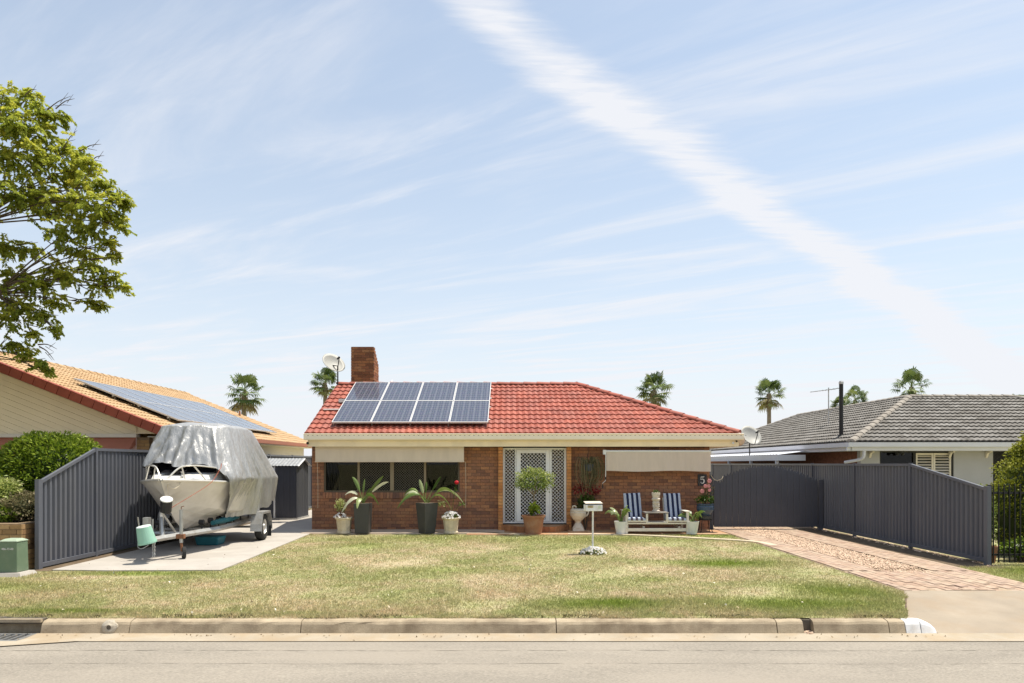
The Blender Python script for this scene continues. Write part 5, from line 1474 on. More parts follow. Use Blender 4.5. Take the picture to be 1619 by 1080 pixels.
# ---------------------------------------------------------------- big tree at the left edge
def big_tree():
    t = thing('street_tree', 'tall spreading green tree reaching in from the left edge', 'tree', (-13.6, 14.0, 0))
    base = Vector((-13.6, 14.0, 0)); fork = Vector((-13.3, 14.0, 3.6))
    b = MB(); b.tube(curvepts([base, (-13.5, 14.0, 1.5), fork], 5), [.26, .25, .24, .23, .22, .215, .21, .205, .20, .195, .19], 10); b.build('trunk', bark, t)
    clumps = []
    vis = [  # px, py, Y, radius m — outline of the crown in the photo
        (8, 165, 14, .55), (45, 155, 14.3, .36), (70, 178, 14.0, .36), (25, 200, 13.6, .6), (60, 215, 14.2, .55), (95, 185, 14.1, .20), (15, 250, 14, .7), (70, 255, 13.8, .6),
        (110, 240, 14.2, .45), (140, 258, 14.0, .32), (120, 285, 14.4, .5), (158, 290, 13.9, .40), (185, 312, 14.0, .32), (200, 318, 14.1, .16), (150, 325, 13.7, .5), (105, 320, 14.0, .6), (60, 310, 14.4, .65), (20, 310, 13.6, .7),
        (175, 345, 14.2, .36), (192, 358, 14.0, .20), (140, 365, 14.0, .45), (100, 370, 13.8, .45), (172, 385, 14.0, .30), (185, 405, 14.0, .20), (130, 400, 14.2, .40), (150, 425, 13.9, .36), (180, 440, 14.0, .24), (195, 455, 14.0, .15),
        (160, 455, 14.1, .28), (140, 478, 14.0, .20), (160, 483, 14.1, .12), (110, 440, 13.9, .34), (85, 430, 14.1, .4), (60, 450, 14.0, .42), (25, 440, 14.2, .5), (90, 478, 14.0, .28), (70, 500, 14.1, .30), (88, 520, 14.0, .16),
        (35, 490, 14.0, .40), (10, 505, 13.8, .40), (55, 530, 14.0, .22), (20, 545, 14.0, .30), (45, 560, 14.1, .24), (65, 575, 14.0, .22), (78, 588, 14.05, .10), (15, 480, 14.4, .3), (5, 390, 14.3, .45), (45, 395, 14.5, .30)]
    for (px, py, Y, r_) in vis:
        clumps.append((P(px, py, Y), r_))
    for i in range(230):      # the rest of the crown, out of frame and behind
        d_ = Vector((random.gauss(0, 1), random.gauss(0, 1), random.gauss(0, 1))).normalized() * random.uniform(.45, 1) ** .5
        c = Vector((-14.6 + d_.x * 3.9, 14.2 + d_.y * 3.6, 6.6 + d_.z * 2.9))
        pxx = 809.5 + c.x / c.y * 1080; pyy = 733 - (c.z - 1.8) / c.y * 1080
        if pxx > -35: continue
        clumps.append((c, random.uniform(.35, .7)))
    tubes = MB()
    ends = []
    limbs = []
    for tgt in ((-11.8, 13.9, 5.4), (-12.4, 14.2, 7.0), (-14.8, 13.2, 6.8), (-15.8, 14.8, 6.4), (-14.2, 15.8, 6.6), (-12.2, 13.6, 4.3), (-13.8, 14.0, 8.0), (-14.2, 12.2, 5.4), (-11.0, 14.0, 6.7), (-10.7, 14.1, 5.3), (-11.4, 14.2, 8.3), (-11.9, 13.9, 3.9)):
        tg = Vector(tgt); mid = fork.lerp(tg, .5) + Vector((random.uniform(-.3, .3), random.uniform(-.3, .3), .25))
        pts = curvepts([fork, mid, tg], 5); k = len(pts)
        tubes.tube(pts, [.10 - .075 * i / (k - 1) for i in range(k)], 7); limbs.append(pts)
    allp = [q for l in limbs for q in l[3:]]
    for (c, r_) in clumps:
        q = min(allp, key=lambda a: (a - c).length + max(0, a.z - c.z) * .6)
        mid = q.lerp(c, .55) + Vector((random.uniform(-.15, .15), random.uniform(-.15, .15), random.uniform(0, .25)))
        tubes.tube(curvepts([q, mid, c], 3), [.018, .017, .015, .013, .011, .008, .005], 5)
        for k in range(3):
            e = c + Vector((random.uniform(-1, 1), random.uniform(-1, 1), random.uniform(-.6, .8))) * r_ * .8
            tubes.tube([mid.lerp(c, .6), e], [.012, .004], 4)
    # bare twigs breaking the outline
    for (p_, q_) in (((70, 178), (112, 152)), ((88, 172), (118, 156)), ((100, 235), (122, 206)), ((125, 240), (160, 228)), ((140, 258), (165, 246)), ((60, 545), (90, 552)), ((62, 548), (86, 570)), ((40, 150), (58, 142))):
        a, c = P(*p_, 14.0), P(*q_, 14.0)
        tubes.tube(curvepts([a, a.lerp(c, .5) + Vector((0, 0, .05)), c], 3), [.016, .014, .012, .010, .008, .006, .003], 4)
        tubes.tube([a.lerp(c, .6), a.lerp(c, .85) + Vector((.03, 0, .12))], [.007, .003], 4); tubes.tube([a.lerp(c, .4), a.lerp(c, .7) + Vector((.05, 0, -.08))], [.007, .003], 4)
    tubes.build('branches', bark, t)
    Ps = []; Ds = []; Ts = []
    for (c, r_) in clumps:
        nsp = int(27 * (r_ / .4) ** 2) + 8
        shade = random.uniform(-.10, .10)
        for k in range(nsp):
            d_ = Vector((random.gauss(0, 1), random.gauss(0, 1), random.gauss(0, .8))).normalized() * r_ * random.uniform(.15, 1.08)
            o_ = c + Vector((d_.x, d_.y, d_.z * .75))
            ax = (d_.normalized() * .8 + Vector((random.uniform(-.6, .6), random.uniform(-.6, .6), random.uniform(-.7, .2)))).normalized()
            sd_ = ax.cross(Vector((0, 0, 1))).normalized() if abs(ax.z) < .95 else Vector((1, 0, 0))
            ll = random.uniform(.13, .24)
            for j in range(7):
                for s_ in (-1, 1):
                    f = (j + .6) / 7
                    Ps.append(o_ + ax * ll * (f - .5) + sd_ * s_ * .038 * (1.2 - .6 * f) - Vector((0, 0, 1)) * .03 * f)
                    Ds.append(sd_ * s_ + ax * .6 - Vector((0, 0, .3)))
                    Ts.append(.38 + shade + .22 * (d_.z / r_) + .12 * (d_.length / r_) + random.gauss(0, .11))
    print('tree leaves', len(Ps))
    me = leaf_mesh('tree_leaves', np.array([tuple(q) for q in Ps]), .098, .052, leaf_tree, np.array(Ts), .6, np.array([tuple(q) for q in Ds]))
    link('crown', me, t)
big_tree()

# ---------------------------------------------------------------- palms beyond the roofs
def fan_palm(label, px, py, Y, size, seed, skirt=True, lean=0., zmin=.2):
    rnd = random.Random(seed)
    c = P(px, py, Y)
    t = thing('palm_tree', label, 'palm tree', (c.x, Y, 0), group='palms beyond the roofs')
    s = size
    b = MB(); b.tube(curvepts([(c.x - lean, Y, 0), (c.x - lean * .4, Y, c.z * .5), (c.x, Y, c.z)], 5), [.22 * s - .008 * i * s for i in range(11)], 8); b.build('trunk', bark_pale, t)
    V_ = []; F_ = []; T_ = []
    nf = 40
    for i in range(nf):
        an_ = rnd.uniform(0, 2 * math.pi); el = rnd.uniform(-1.0, 1.35)
        pd = Vector((math.cos(an_) * math.cos(el), math.sin(an_) * math.cos(el), math.sin(el)))
        pl_ = rnd.uniform(.55, .95) * s
        hub = c + pd * pl_ - Vector((0, 0, .12 * s * (1 - math.sin(el))))
        sidev = pd.cross(Vector((0, 0, 1))); sidev = sidev.normalized() if sidev.length > .05 else Vector((1, 0, 0)); upv = sidev.cross(pd).normalized()
        dead = el < -.55 and skirt
        tn = rnd.uniform(.80, 1.0) if dead and rnd.random() < .8 else rnd.uniform(.05, .62)
        # petiole
        bi = len(V_); w_ = .018 * s
        V_ += [c + sidev * w_, c - sidev * w_, hub - sidev * w_, hub + sidev * w_]; F_.append((bi, bi + 1, bi + 2, bi + 3)); T_ += [tn] * 4
        nl = 15; R_ = rnd.uniform(.50, .72) * s
        for k in range(nl):
            a = (k / (nl - 1) - .5) * R(230)
            dd = pd * math.cos(a) + sidev * math.sin(a) + upv * .15 * math.cos(a * 1.5)
            tip = hub + dd * R_ * (1 - .25 * abs(a) / 2) - Vector((0, 0, 1)) * R_ * rnd.uniform(.15, .45)
            mid_ = hub + dd * R_ * .55
            pr = dd.cross(upv).normalized() * R_ * .075
            bi = len(V_)
            V_ += [hub, mid_ + pr, tip, mid_ - pr]; F_.append((bi, bi + 1, bi + 2, bi + 3)); T_ += [min(1, max(0, tn + rnd.uniform(-.1, .1)))] * 4
    link('crown', np_mesh('palm_crown', np.array([tuple(q) for q in V_]), np.array(F_), T_, [leaf_palm]), t)
    if skirt:
        b = MB()
        for i in range(40):
            a = rnd.uniform(0, 6.28); z0_ = c.z - rnd.uniform(.0, .9) * s
            b.tube([(c.x + .16 * s * math.cos(a), Y + .16 * s * math.sin(a), z0_), (c.x + rnd.uniform(.2, .42) * s * math.cos(a), Y + .3 * s * math.sin(a), z0_ - rnd.uniform(.3, .7) * s)], [.03 * s, .008], 4, tint=rnd.uniform(.85, 1))
        b.build('dead_skirt', leaf_palm, t)
fan_palm('fan palm above the orange tiled roof, leftmost of the palms', 386, 620, 48, 1.15, 1)
fan_palm('fan palm half hidden behind the dish by the chimney', 514, 605, 50, .95, 2)
fan_palm('fan palm rising behind the right hip of the red roof', 1034, 617, 46, 1.05, 3)
fan_palm('slim tall fan palm left of the television antenna', 1216, 622, 50, .95, 4)
fan_palm('fan palm directly behind the black flue pipe', 1352, 632, 52, .85, 5)
fan_palm('second fan palm crown showing just left of the flue pipe', 1330, 640, 54, .7, 15)
fan_palm('fan palm behind the peak of the grey roof', 1441, 612, 46, 1.05, 6)
fan_palm('fan palm tip showing over the far right roof hip', 1607, 640, 50, .7, 7)
# feather palm low beside the big dish
def feather_palm(label, px, py, Y, size, seed):
    rnd = random.Random(seed); c = P(px, py, Y)
    t = thing('palm_tree', label, 'palm tree', (c.x, Y, 0))
    MB().tube([(c.x, Y, 0), (c.x, Y, c.z)], [.14, .10], 8).build('trunk', bark_pale, t)
    V_ = []; F_ = []; T_ = []
    for i in range(13):
        an_ = i * 2.4; el = rnd.uniform(.5, 1.3); L_ = size * rnd.uniform(.8, 1.1)
        pts = []
        for k in range(11):
            f = k / 10; pts.append(c + Vector((math.cos(an_), math.sin(an_), 0)) * L_ * f * math.cos(el * (1 - f * .5)) + Vector((0, 0, 1)) * L_ * (f * math.sin(el) - .75 * f * f))
        for k in range(1, 11):
            tdir = (pts[k] - pts[k - 1]).normalized(); sdv = tdir.cross(Vector((0, 0, 1))).normalized()
            for s_ in (-1, 1):
                for h_ in (0, .5):
                    p0 = pts[k - 1].lerp(pts[k], h_); tip = p0 + (sdv * s_ + tdir * .6 - Vector((0, 0, .5))).normalized() * size * .28 * math.sin(math.pi * (k + .5) / 12)
                    pr = tdir * .03 * size; bi = len(V_)
                    V_ += [p0 - pr, p0 + pr, tip]; F_.append((bi, bi + 1, bi + 2)); T_ += [rnd.uniform(.1, .6)] * 3
    link('crown', np_mesh('palm_crown', np.array([tuple(q) for q in V_]), np.array(F_), T_, [leaf_palm]), t)
feather_palm('small feathery palm between the red roof and the large dish', 1157, 688, 34, 1.0, 4)
# ---------------------------------------------------------------- boat on trailer (local frame: x right, y towards the stern)
BR = R(4.65)
BO = Vector((-6.58, 12.3, .022))
def beam(y):      # gunwale half beam
    t = min(1, max(0, (y - .6) / 1.9)); return max(.012, .97 * math.sin(t * math.pi / 2) ** .72)
def gun(y): return 1.47 - .10 * min(1, max(0, (y - .6) / 1.6)) - .02 * min(1, max(0, (y - 2.2) / 3))
def chine(y):
    t = min(1, max(0, (y - 1.05) / 2.0)); return max(.008, .78 * math.sin(t * math.pi / 2) ** .8)
def chz(y): return .74 + .42 * (1 - min(1, max(0, (y - .6) / 2.2))) ** 1.6
def keel(y):
    t = (y - .6) / 1.15
    return .44 if t >= 1 else .44 + 1.0 * (1 - t) ** 1.9
boat = thing('motor_boat', 'aluminium runabout boat with pale hull on a trailer', 'boat', BO, BR)
st = [.60, .66, .74, .84, .96, 1.1, 1.28, 1.5, 1.75, 2.0, 2.3, 2.7, 3.2, 3.8, 4.4, 4.8, 5.05]
vs = []; fs = []
for y_ in st:
    b_, g_, c_, cz, k_ = beam(y_), gun(y_), chine(y_), chz(y_), keel(y_)
    cz = max(cz, k_ + .01); c_ = min(c_, b_ * .93)
    if k_ > cz - .02: cz = k_ + .02
    row = [(0, k_), (c_ * .5, k_ + (cz - k_) * .52), (c_, cz), (c_ + .02, cz + .03), (c_ + (b_ - c_) * .55, cz + (g_ - cz) * .5), (b_, g_ - .03), (b_ + .02, g_)]
    vs += [(-x, y_, z_) for x, z_ in reversed(row[1:])] + [(x, y_, z_) for x, z_ in row]
m_ = 13
for i in range(len(st) - 1):
    for j in range(m_ - 1): fs.append((i * m_ + j, i * m_ + j + 1, (i + 1) * m_ + j + 1, (i + 1) * m_ + j))
fs.append(tuple((len(st) - 1) * m_ + j for j in range(m_)))
MB().add(vs, fs).build('hull', alu, boat, world=False)
b = MB()
for s_ in (-1, 1):
    b.tube([(s_ * (beam(y_) + .02), y_, gun(y_)) for y_ in st], .028, 6)
b.build('gunwale', alu_rail, boat, world=False)
for s_ in (-1, 1):      # spray strakes
    for f in (.35, .7):
        pts = [(s_ * chine(y_) * f, y_, keel(y_) + (max(chz(y_), keel(y_) + .01) - keel(y_)) * f * 1.03 - .004) for y_ in st[6:]]
        MB().tube(pts, .014, 5).build('strake', alu, boat, world=False)
white_deck = mat('white_deck', (.72, .71, .68), .35, .04, 3.)
vs = []; fs = []
ds = [.66, .84, 1.1, 1.5, 1.9, 2.3]
for y_ in ds:
    b_ = beam(y_); g_ = gun(y_)
    hgt = .24 * min(1, max(0, (y_ - .9) / 1.0))
    for f in (-1, -.80, -.72, -.35, 0, .35, .72, .80, 1): vs.append((b_ * f, y_, g_ - .005 + (hgt * (1 - .2 * f * f) if abs(f) < .75 else (.02 if abs(f) < .9 else 0))))
for i in range(len(ds) - 1):
    for j in range(8): fs.append((i * 9 + j, i * 9 + j + 1, (i + 1) * 9 + j + 1, (i + 1) * 9 + j))
MB().add(vs, fs).build('foredeck', white_deck, boat, world=False, smooth=False)
b = MB(); b.add([(-.62, 1.75, 1.60), (.62, 1.75, 1.60), (.50, 2.25, 2.05), (-.50, 2.25, 2.05)], [(0, 1, 2, 3)]); b.add([(-.34, 1.42, 1.60), (.12, 1.38, 1.60), (.12, 1.66, 1.668), (-.34, 1.66, 1.668)], [(0, 1, 2, 3)])
b.build('windscreen', mat('dark_screen', (.012, .012, .014), .15, 0, 1.), boat, world=False)
b = MB()
for s_ in (-1, 1):      # bow rail
    pts = curvepts([(s_ * .06, .72, 1.48), (s_ * .22, .92, 1.70), (s_ * .42, 1.08, 1.74), (s_ * .66, 1.5, 1.70), (s_ * .90, 2.3, 1.60)], 6); b.tube(pts, .017, 6)
    b.tube([(s_ * .42, 1.08, 1.74), (s_ * (beam(1.3) - .04), 1.3, 1.43)], .014, 6); b.tube([(s_ * .72, 1.65, 1.68), (s_ * (beam(1.9) - .04), 1.9, 1.40)], .014, 6); b.tube([(s_ * .25, .94, 1.71), (s_ * .30, .98, 1.46)], .012, 6)
b.build('bow_rail', alu_rail, boat, world=False)
b = MB(); b.lathe([(.03, 0), (.03, .03), (.015, .05), (.015, .10), (.03, .12)], (.16, 1.18, 1.50), 8); b.build('cleat', galv, boat, world=False)
b = MB(); b.tube(curvepts([(.05, .74, 1.50), (.10, .70, 1.36), (.20, .72, 1.30), (.27, .80, 1.38), (.25, .90, 1.50)], 6), .011, 5); b.tube([(.06, .72, 1.46), (.09, .70, 1.22), (.10, .72, 1.12)], .009, 5); b.build('mooring_rope', rope_m, boat, world=False)
b = MB(); b.tube(curvepts([(.80, 1.50, 1.70), (.70, 1.22, 1.40), (.42, .90, 1.14), (.12, .60, .90)], 5), .0055, 5); b.tube([(.80, 1.50, 1.70), (.80, 1.52, 1.78)], .008, 5); b.build('tie_cord', cord_red, boat, world=False)

from mathutils.noise import noise as noise3_
def noise3(v): return noise3_(Vector(v))
# silver tarpaulin
tp = thing('boat_cover', 'crumpled silver tarpaulin draped over the cabin of the boat', 'tarpaulin', BO, BR)
NT, NS = 300, 60
def hem(th):      # th: 0 = bow, positive to the right side
    a = math.degrees(th)
    pts_ = [(-180, 1.05), (-120, 1.15), (-80, 1.35), (-58, 1.52), (-40, 1.66), (-24, 1.70), (-12, 1.80), (0, 1.72), (14, 1.78), (21, 1.68), (26, 1.55), (31, 1.12), (37, .76), (50, .58), (72, .64), (95, .70), (120, .74), (150, .86), (180, 1.05)]
    for (a0, z0_), (a1, z1_) in zip(pts_, pts_[1:]):
        if a0 <= a <= a1:
            f = (a - a0) / (a1 - a0); f = f * f * (3 - 2 * f); return z0_ + (z1_ - z0_) * f
    return 1.05
def sup(th, hw, hl, p):
    c, s_ = math.cos(th), math.sin(th)
    r_ = (abs(s_ / hw) ** p + abs(c / hl) ** p) ** (-1 / p)
    return s_ * r_, -c * r_
vs = []; fs = []
for j in range(NS + 1):
    for i in range(NT):
        th = -math.pi + 2 * math.pi * i / NT
        hz = hem(th) + .05 * noise3((math.cos(th) * 4, math.sin(th) * 4, 3.3)) + .03 * noise3((math.cos(th) * 11, math.sin(th) * 11, 9.1))
        if j <= 8:
            f = (j / 8) ** .8
            x0, y0_ = sup(th, .74, 1.15, 3.4)
            sag = .018 * math.sin(x0 * f * 9) * math.cos(y0_ * f * 5)
            vs.append((x0 * f, 3.05 + y0_ * f, 2.60 + .07 * (1 - f ** 2.2) + sag - .035 * f ** 6)); continue
        s_ = (j - 8) / (NS - 8)
        x0, y0_ = sup(th, .74, 1.15, 3.4); x1, y1_ = sup(th, 1.10, 2.02, 4.4)
        y0_ += 3.05; y1_ += 3.42
        zz = 2.575 + (hz - 2.575) * s_
        # horizontal position: taut from the frame out to the gunwale, then hanging and tucking in
        zf = (2.575 - zz) / (2.575 - 1.45)
        k = min(1, zf) ** .92
        x, y = x0 + (x1 - x0) * k, y0_ + (y1_ - y0_) * k
        if zf > 1:
            q = (zf - 1); x *= 1 - .14 * q; y = 3.35 + (y - 3.35) * (1 - .03 * q)
            if 0.4 < th < 1.35: x *= 1 - .55 * q * math.sin(math.pi * (th - .4) / .95)
        amp = .085 * min(1, s_ * 1.7 + .15)
        m1 = .5 + .5 * math.sin(th * 2.3 + 1.1); m2 = .5 + .5 * math.sin(th * 3.1 + 4.0 + s_)
        fold = 1.5 * m1 * max(0, 1 - abs(math.sin(th * 4.6 + 1.9 * math.sin(th * 1.7) + .35 * s_)) * 2.2) + .9 * m2 * max(0, 1 - abs(math.sin(th * 9.3 + 2.0 + 1.4 * math.sin(1.3 * th) - .5 * s_)) * 1.8) - .35
        fold += .75 * noise3((math.cos(th) * 6, math.sin(th) * 6, s_ * 1.0)) + .55 * (1 - 2 * abs(noise3((math.cos(th) * 12, math.sin(th) * 12, s_ * 1.6 + 7)))) - .3 + .22 * noise3((math.cos(th) * 20, math.sin(th) * 20, s_ * 5 + 17))
        nx, ny = math.sin(th), -math.cos(th)
        vs.append((x + nx * amp * fold, y + ny * amp * fold, zz + .012 * math.sin(th * 27 + s_ * 17)))
for j in range(NS):
    for i in range(NT):
        i2 = (i + 1) % NT; fs.append((j * NT + i, j * NT + i2, (j + 1) * NT + i2, (j + 1) * NT + i))
to = MB().add(vs, fs).build('sheet', silver_tarp, tp, world=False, smooth=True)

# trailer
tr = thing('boat_trailer', 'galvanised boat trailer with jockey wheel carrying the covered boat', 'trailer', BO, BR)
b = MB()
for s_ in (-1, 1):
    b.tube([(s_ * .06, .02, .40), (s_ * .62, 1.9, .42), (s_ * .66, 5.1, .42)], .052, 4)
b.build('chassis_rail', galv, tr, world=False)
for y_ in (1.1, 1.9, 2.8, 3.7, 4.6, 5.05): MB().tube([(-.62 * min(1, y_ / 1.9), y_, .41), (.62 * min(1, y_ / 1.9), y_, .41)], .035, 4).build('cross_member', galv, tr, world=False)
for s_ in (-1, 1):
    for y_ in (1.5, 2.0, 2.5, 3.0, 3.5, 4.0, 4.6):
        b = MB(); b.tube([(s_ * .42, y_, .43), (s_ * .42, y_, .56)], .016, 5); b.lathe([(.045, -.05), (.055, -.04), (.055, .04), (.045, .05)], (s_ * .42, y_, .59), 8, m=Matrix.Rotation(R(90), 4, 'Y')); b.build('roller', black_plastic, tr, world=False)
b = MB(); b.tube([(-1.10, 3.55, .31), (1.10, 3.55, .31)], .028, 6); b.build('axle', galv, tr, world=False)
for s_ in (-1, 1):
    wroot = MB().lathe([(.10, -.095), (.20, -.095), (.205, -.06), (.205, .06), (.20, .095), (.10, .095)], (0, 0, 0), 24, m=Matrix.Rotation(R(90), 4, 'Y'), caps=False)
    prof = [(.19, -.085), (.26, -.095), (.295, -.080), (.31, -.04), (.31, .04), (.295, .080), (.26, .095), (.19, .085)]
    wv = MB().lathe(prof, (s_ * 1.03, 3.55, .312), 28, m=Matrix.Rotation(R(90), 4, 'Y'), caps=False)
    wh = wv.build('wheel', rubber, tr, world=False)
    b = MB(); b.lathe([(.19, -.08), (.19, .07), (.165, .078), (.15, .045), (.07, .05), (.06, .085), (.03, .09)], (s_ * 1.03, 3.55, .312), 24, m=Matrix.Rotation(R(90 if s_ > 0 else -90), 4, 'Y'))
    b.build('rim', rim_m, wh, world=False)
    # mudguard
    b = MB(); pts = [(-.44, -.10), (-.42, .06), (-.30, .33), (.30, .33), (.44, .06), (.46, -.12)]
    vs = []; fs = []
    for (a, c) in pts:
        for (dx, dzz) in ((-.13, 0), (.13, 0), (.13, -.05)): vs.append((s_ * 1.03 + s_ * dx, 3.55 + a, .34 + c + dzz))
    for i in range(len(pts) - 1):
        for j in range(2): fs.append((i * 3 + j, i * 3 + j + 1, i * 3 + 3 + j + 1, i * 3 + 3 + j))
    mg = b.add(vs, fs).build('mudguard', galv, tr, world=False); md = mg.modifiers.new('s', 'SOLIDIFY'); md.thickness = .008
    b = MB(); b.box(s_ * 1.03 - .12, s_ * 1.03 + .12, 3.95, 3.955, .05, .30); b.build('mud_flap', rubber, tr, world=False)
b = MB(); b.tube([(0, .02, .40), (0, -.16, .40)], [.05, .038], 8); b.box(-.045, .045, -.05, .25, .36, .46); b.build('coupling', galv, tr, world=False)
jw = MB(); jx_, jy_ = .44, .42
jw.tube([(jx_, jy_, .92), (jx_, jy_, .30)], .034, 8); jw.build('jockey_post', galv, tr, world=False)
b = MB(); b.tube([(jx_, jy_, .30), (jx_ + .015, jy_, .14)], .024, 8); b.tube([(jx_, jy_, .92), (jx_, jy_, .97), (jx_ + .06, jy_ - .03, .985)], .008, 5); b.build('jockey_leg', rust, tr, world=False)
jm = Matrix.Rotation(R(90), 4, 'Y') @ Matrix.Rotation(R(0), 4, 'X')
wj = MB().lathe([(.06, -.03), (.10, -.034), (.112, -.02), (.112, .02), (.10, .034), (.06, .03)], (jx_ + .04, jy_ + .02, .113), 18, m=Matrix.Rotation(R(25), 4, 'Z') @ jm, caps=False).build('jockey_wheel', rubber, tr, world=False)
MB().lathe([(.06, -.03), (.055, .032), (.02, .034)], (jx_ + .04, jy_ + .02, .113), 14, m=Matrix.Rotation(R(25), 4, 'Z') @ jm).build('hub', rim_m, wj, world=False)
b = MB(); b.box(.36, .50, .37, .47, .38, .46); b.build('clamp', rust, tr, world=False)
b = MB(); b.tube([(.10, .42, .42), (.02, .56, .80), (.02, .62, .95)], .04, 6); b.tube([(.02, .62, .95), (.03, .70, 1.06)], .035, 6); b.tube([(.16, .90, .42), (.04, .60, .82)], .022, 6); b.build('winch_post', galv, tr, world=False)
b = MB(); b.lathe([(.06, -.06), (.07, -.05), (.04, -.045), (.04, .045), (.07, .05), (.06, .06)], (.05, .66, .90), 12, m=Matrix.Rotation(R(90), 4, 'Y')); b.tube([(.12, .66, .90), (.16, .66, .98)], .012, 5); b.build('winch', galv, tr, world=False)
b = MB(); b.box(-.20, -.10, .30, .42, .42, .78); b.tube([(-.22, .25, .45), (-.24, .2, .80)], .012, 5); b.tube([(-.05, .35, .42), (-.04, .35, .75)], .018, 5); b.build('spare_bracket', galv, tr, world=False)
b = MB()
for k in range(9):
    for dx in (.07, .10): b.ball((dx + .008 * (k % 2), .08, .36 - .033 * k), .013, .008, .02, 6, 4)
b.build('safety_chain', galv, tr, world=False)
b = MB(); b.box(.56, .60, 2.86, 2.95, .40, .46); b.build('side_lamp', mat('amber_lamp', (.65, .25, .03), .3, 0, 1.), tr, world=False)
# buckets and tub
t = thing('upturned_bucket', 'mint green bucket upturned over the trailer coupling', 'bucket', (-6.52, 12.18, .36))
mrot = Matrix.Rotation(R(-9), 4, 'Y') @ Matrix.Rotation(R(8), 4, 'X')
MB().lathe([(.118, .30), (.121, .295), (.15, .03), (.158, .03), (.158, -.005), (.148, -.005), (.143, .03)], (-6.50, 12.18, .385), 24, m=mrot).build('body', mint, t, smooth=False)
MB().lathe([(.122, .298), (.112, .312), (.09, .308), (.001, .306)], (-6.50, 12.18, .385), 24, m=mrot, caps=False).build('base', mat('mint_pale', (.66, .74, .70), .5, .04, 4.), t)
MB().tube(curvepts([(-6.64, 12.12, .40), (-6.60, 12.05, .33), (-6.52, 12.03, .30), (-6.42, 12.06, .36)], 4), .006, 5).build('handle', galv, t)
t = thing('black_drum', 'small black drum with white lid leaning at the bow of the boat', 'drum', (-6.44, 12.72, .95))
mrot = Matrix.Rotation(R(16), 4, 'Y') @ Matrix.Rotation(R(22), 4, 'X')
MB().lathe([(.085, -.14), (.10, -.13), (.10, .10), (.105, .11)], (-6.44, 12.72, 1.03), 22, m=mrot).build('body', black_plastic, t)
MB().lathe([(.108, .108), (.108, .128), (.095, .138), (.07, .132), (.001, .13)], (-6.44, 12.72, 1.03), 22, m=mrot).build('lid', white_paint, t)
t = thing('plastic_tub', 'teal plastic tub on the slab under the boat trailer', 'tub', (-6.6, 15.2, .02))
MB().frustum((-6.62, 15.0), .46, .36, .54, .42, .022, .21).build('tub', teal, t, bevel=.03)
t = thing('folded_cover', 'teal folded cover strapped along the trailer rail', 'cover', (-6.2, 15.2, .5))
b = MB(); pts = [(.50, 1.9, .54), (.54, 2.4, .555), (.55, 2.9, .55), (.58, 3.3, .56)]
mB = Matrix.Translation(BO) @ Matrix.Rotation(BR, 4, 'Z'); b.tube([mB @ Vector(p_) for p_ in pts], [.05, .07, .065, .04], 8); b.build('fabric', teal, t)

# ---------------------------------------------------------------- plants and pots
def blade_leaf(b, base, az, length, rise, droop, width, tint, roll=0., stem=.42, seg=16):
    """long petiole with a paddle blade, arching outward"""
    pts = []
    dx, dy = math.cos(az), math.sin(az)
    bend = random.uniform(-.35, .35)
    for k in range(seg + 1):
        f = k / seg; dx, dy = math.cos(az + bend * f * f), math.sin(az + bend * f * f)
        r_ = length * (f * math.cos(rise) + .25 * droop * f * f); zz = length * (f * math.sin(rise) - droop * f * f * f)
        pts.append(Vector((base[0] + dx * r_, base[1] + dy * r_, base[2] + zz)))
    k0 = int(seg * stem)
    b.tube(pts[:k0 + 1], [.014 - .006 * i / max(1, k0) for i in range(k0 + 1)], 5, tint=.55)
    sd_ = Vector((-dy, dx, 0))
    vs = []; fs = []
    for k in range(k0, seg + 1):
        f = (k - k0) / (seg - k0); w_ = random.uniform(.88, 1.12) * width * (math.sin(math.pi * min(1, f * .90 + .07)) ** .7) * (1 - .25 * f)
        t_ = (pts[min(k + 1, seg)] - pts[max(k - 1, 0)]).normalized(); up_ = sd_.cross(t_).normalized()
        s2 = (sd_ * math.cos(roll) + up_ * math.sin(roll))
        n2 = s2.cross(t_)
        vs += [pts[k] + s2 * w_ + n2 * w_ * .3, pts[k], pts[k] - s2 * w_ + n2 * w_ * .3]
    n_ = seg - k0 + 1
    for i in range(n_ - 1):
        fs += [(i * 3, i * 3 + 1, i * 3 + 4, i * 3 + 3), (i * 3 + 1, i * 3 + 2, i * 3 + 5, i * 3 + 4)]
    b.add(vs, fs, tint)
def flowers(parent, c, r, n, size, m, name='flowers', zs=.5, seed=1):
    b = MB(); rnd = random.Random(seed)
    for i in range(n):
        a = rnd.uniform(0, 6.283); f = math.sqrt(rnd.random()); q = Vector((c[0] + r * f * math.cos(a), c[1] + r * f * math.sin(a), c[2] + r * zs * (1 - f * f) + rnd.uniform(-.02, .02)))
        nrm_ = Vector((math.cos(a) * f * .8, math.sin(a) * f * .8 - .45, .7)).normalized(); x_ = nrm_.cross(Vector((0, 0, 1))).normalized(); y_ = nrm_.cross(x_)
        s_ = size * rnd.uniform(.7, 1.2); vs = [q]
        for k in range(10):
            an_ = k * math.pi / 5 + a; rr_ = s_ * (1 if k % 2 == 0 else .62); vs.append(q + (x_ * math.cos(an_) + y_ * math.sin(an_)) * rr_ + nrm_ * s_ * .25)
        b.add(vs, [(0, 1 + k, 1 + (k + 1) % 10) for k in range(10)])
    return b.build(name, m, parent, fix=False)
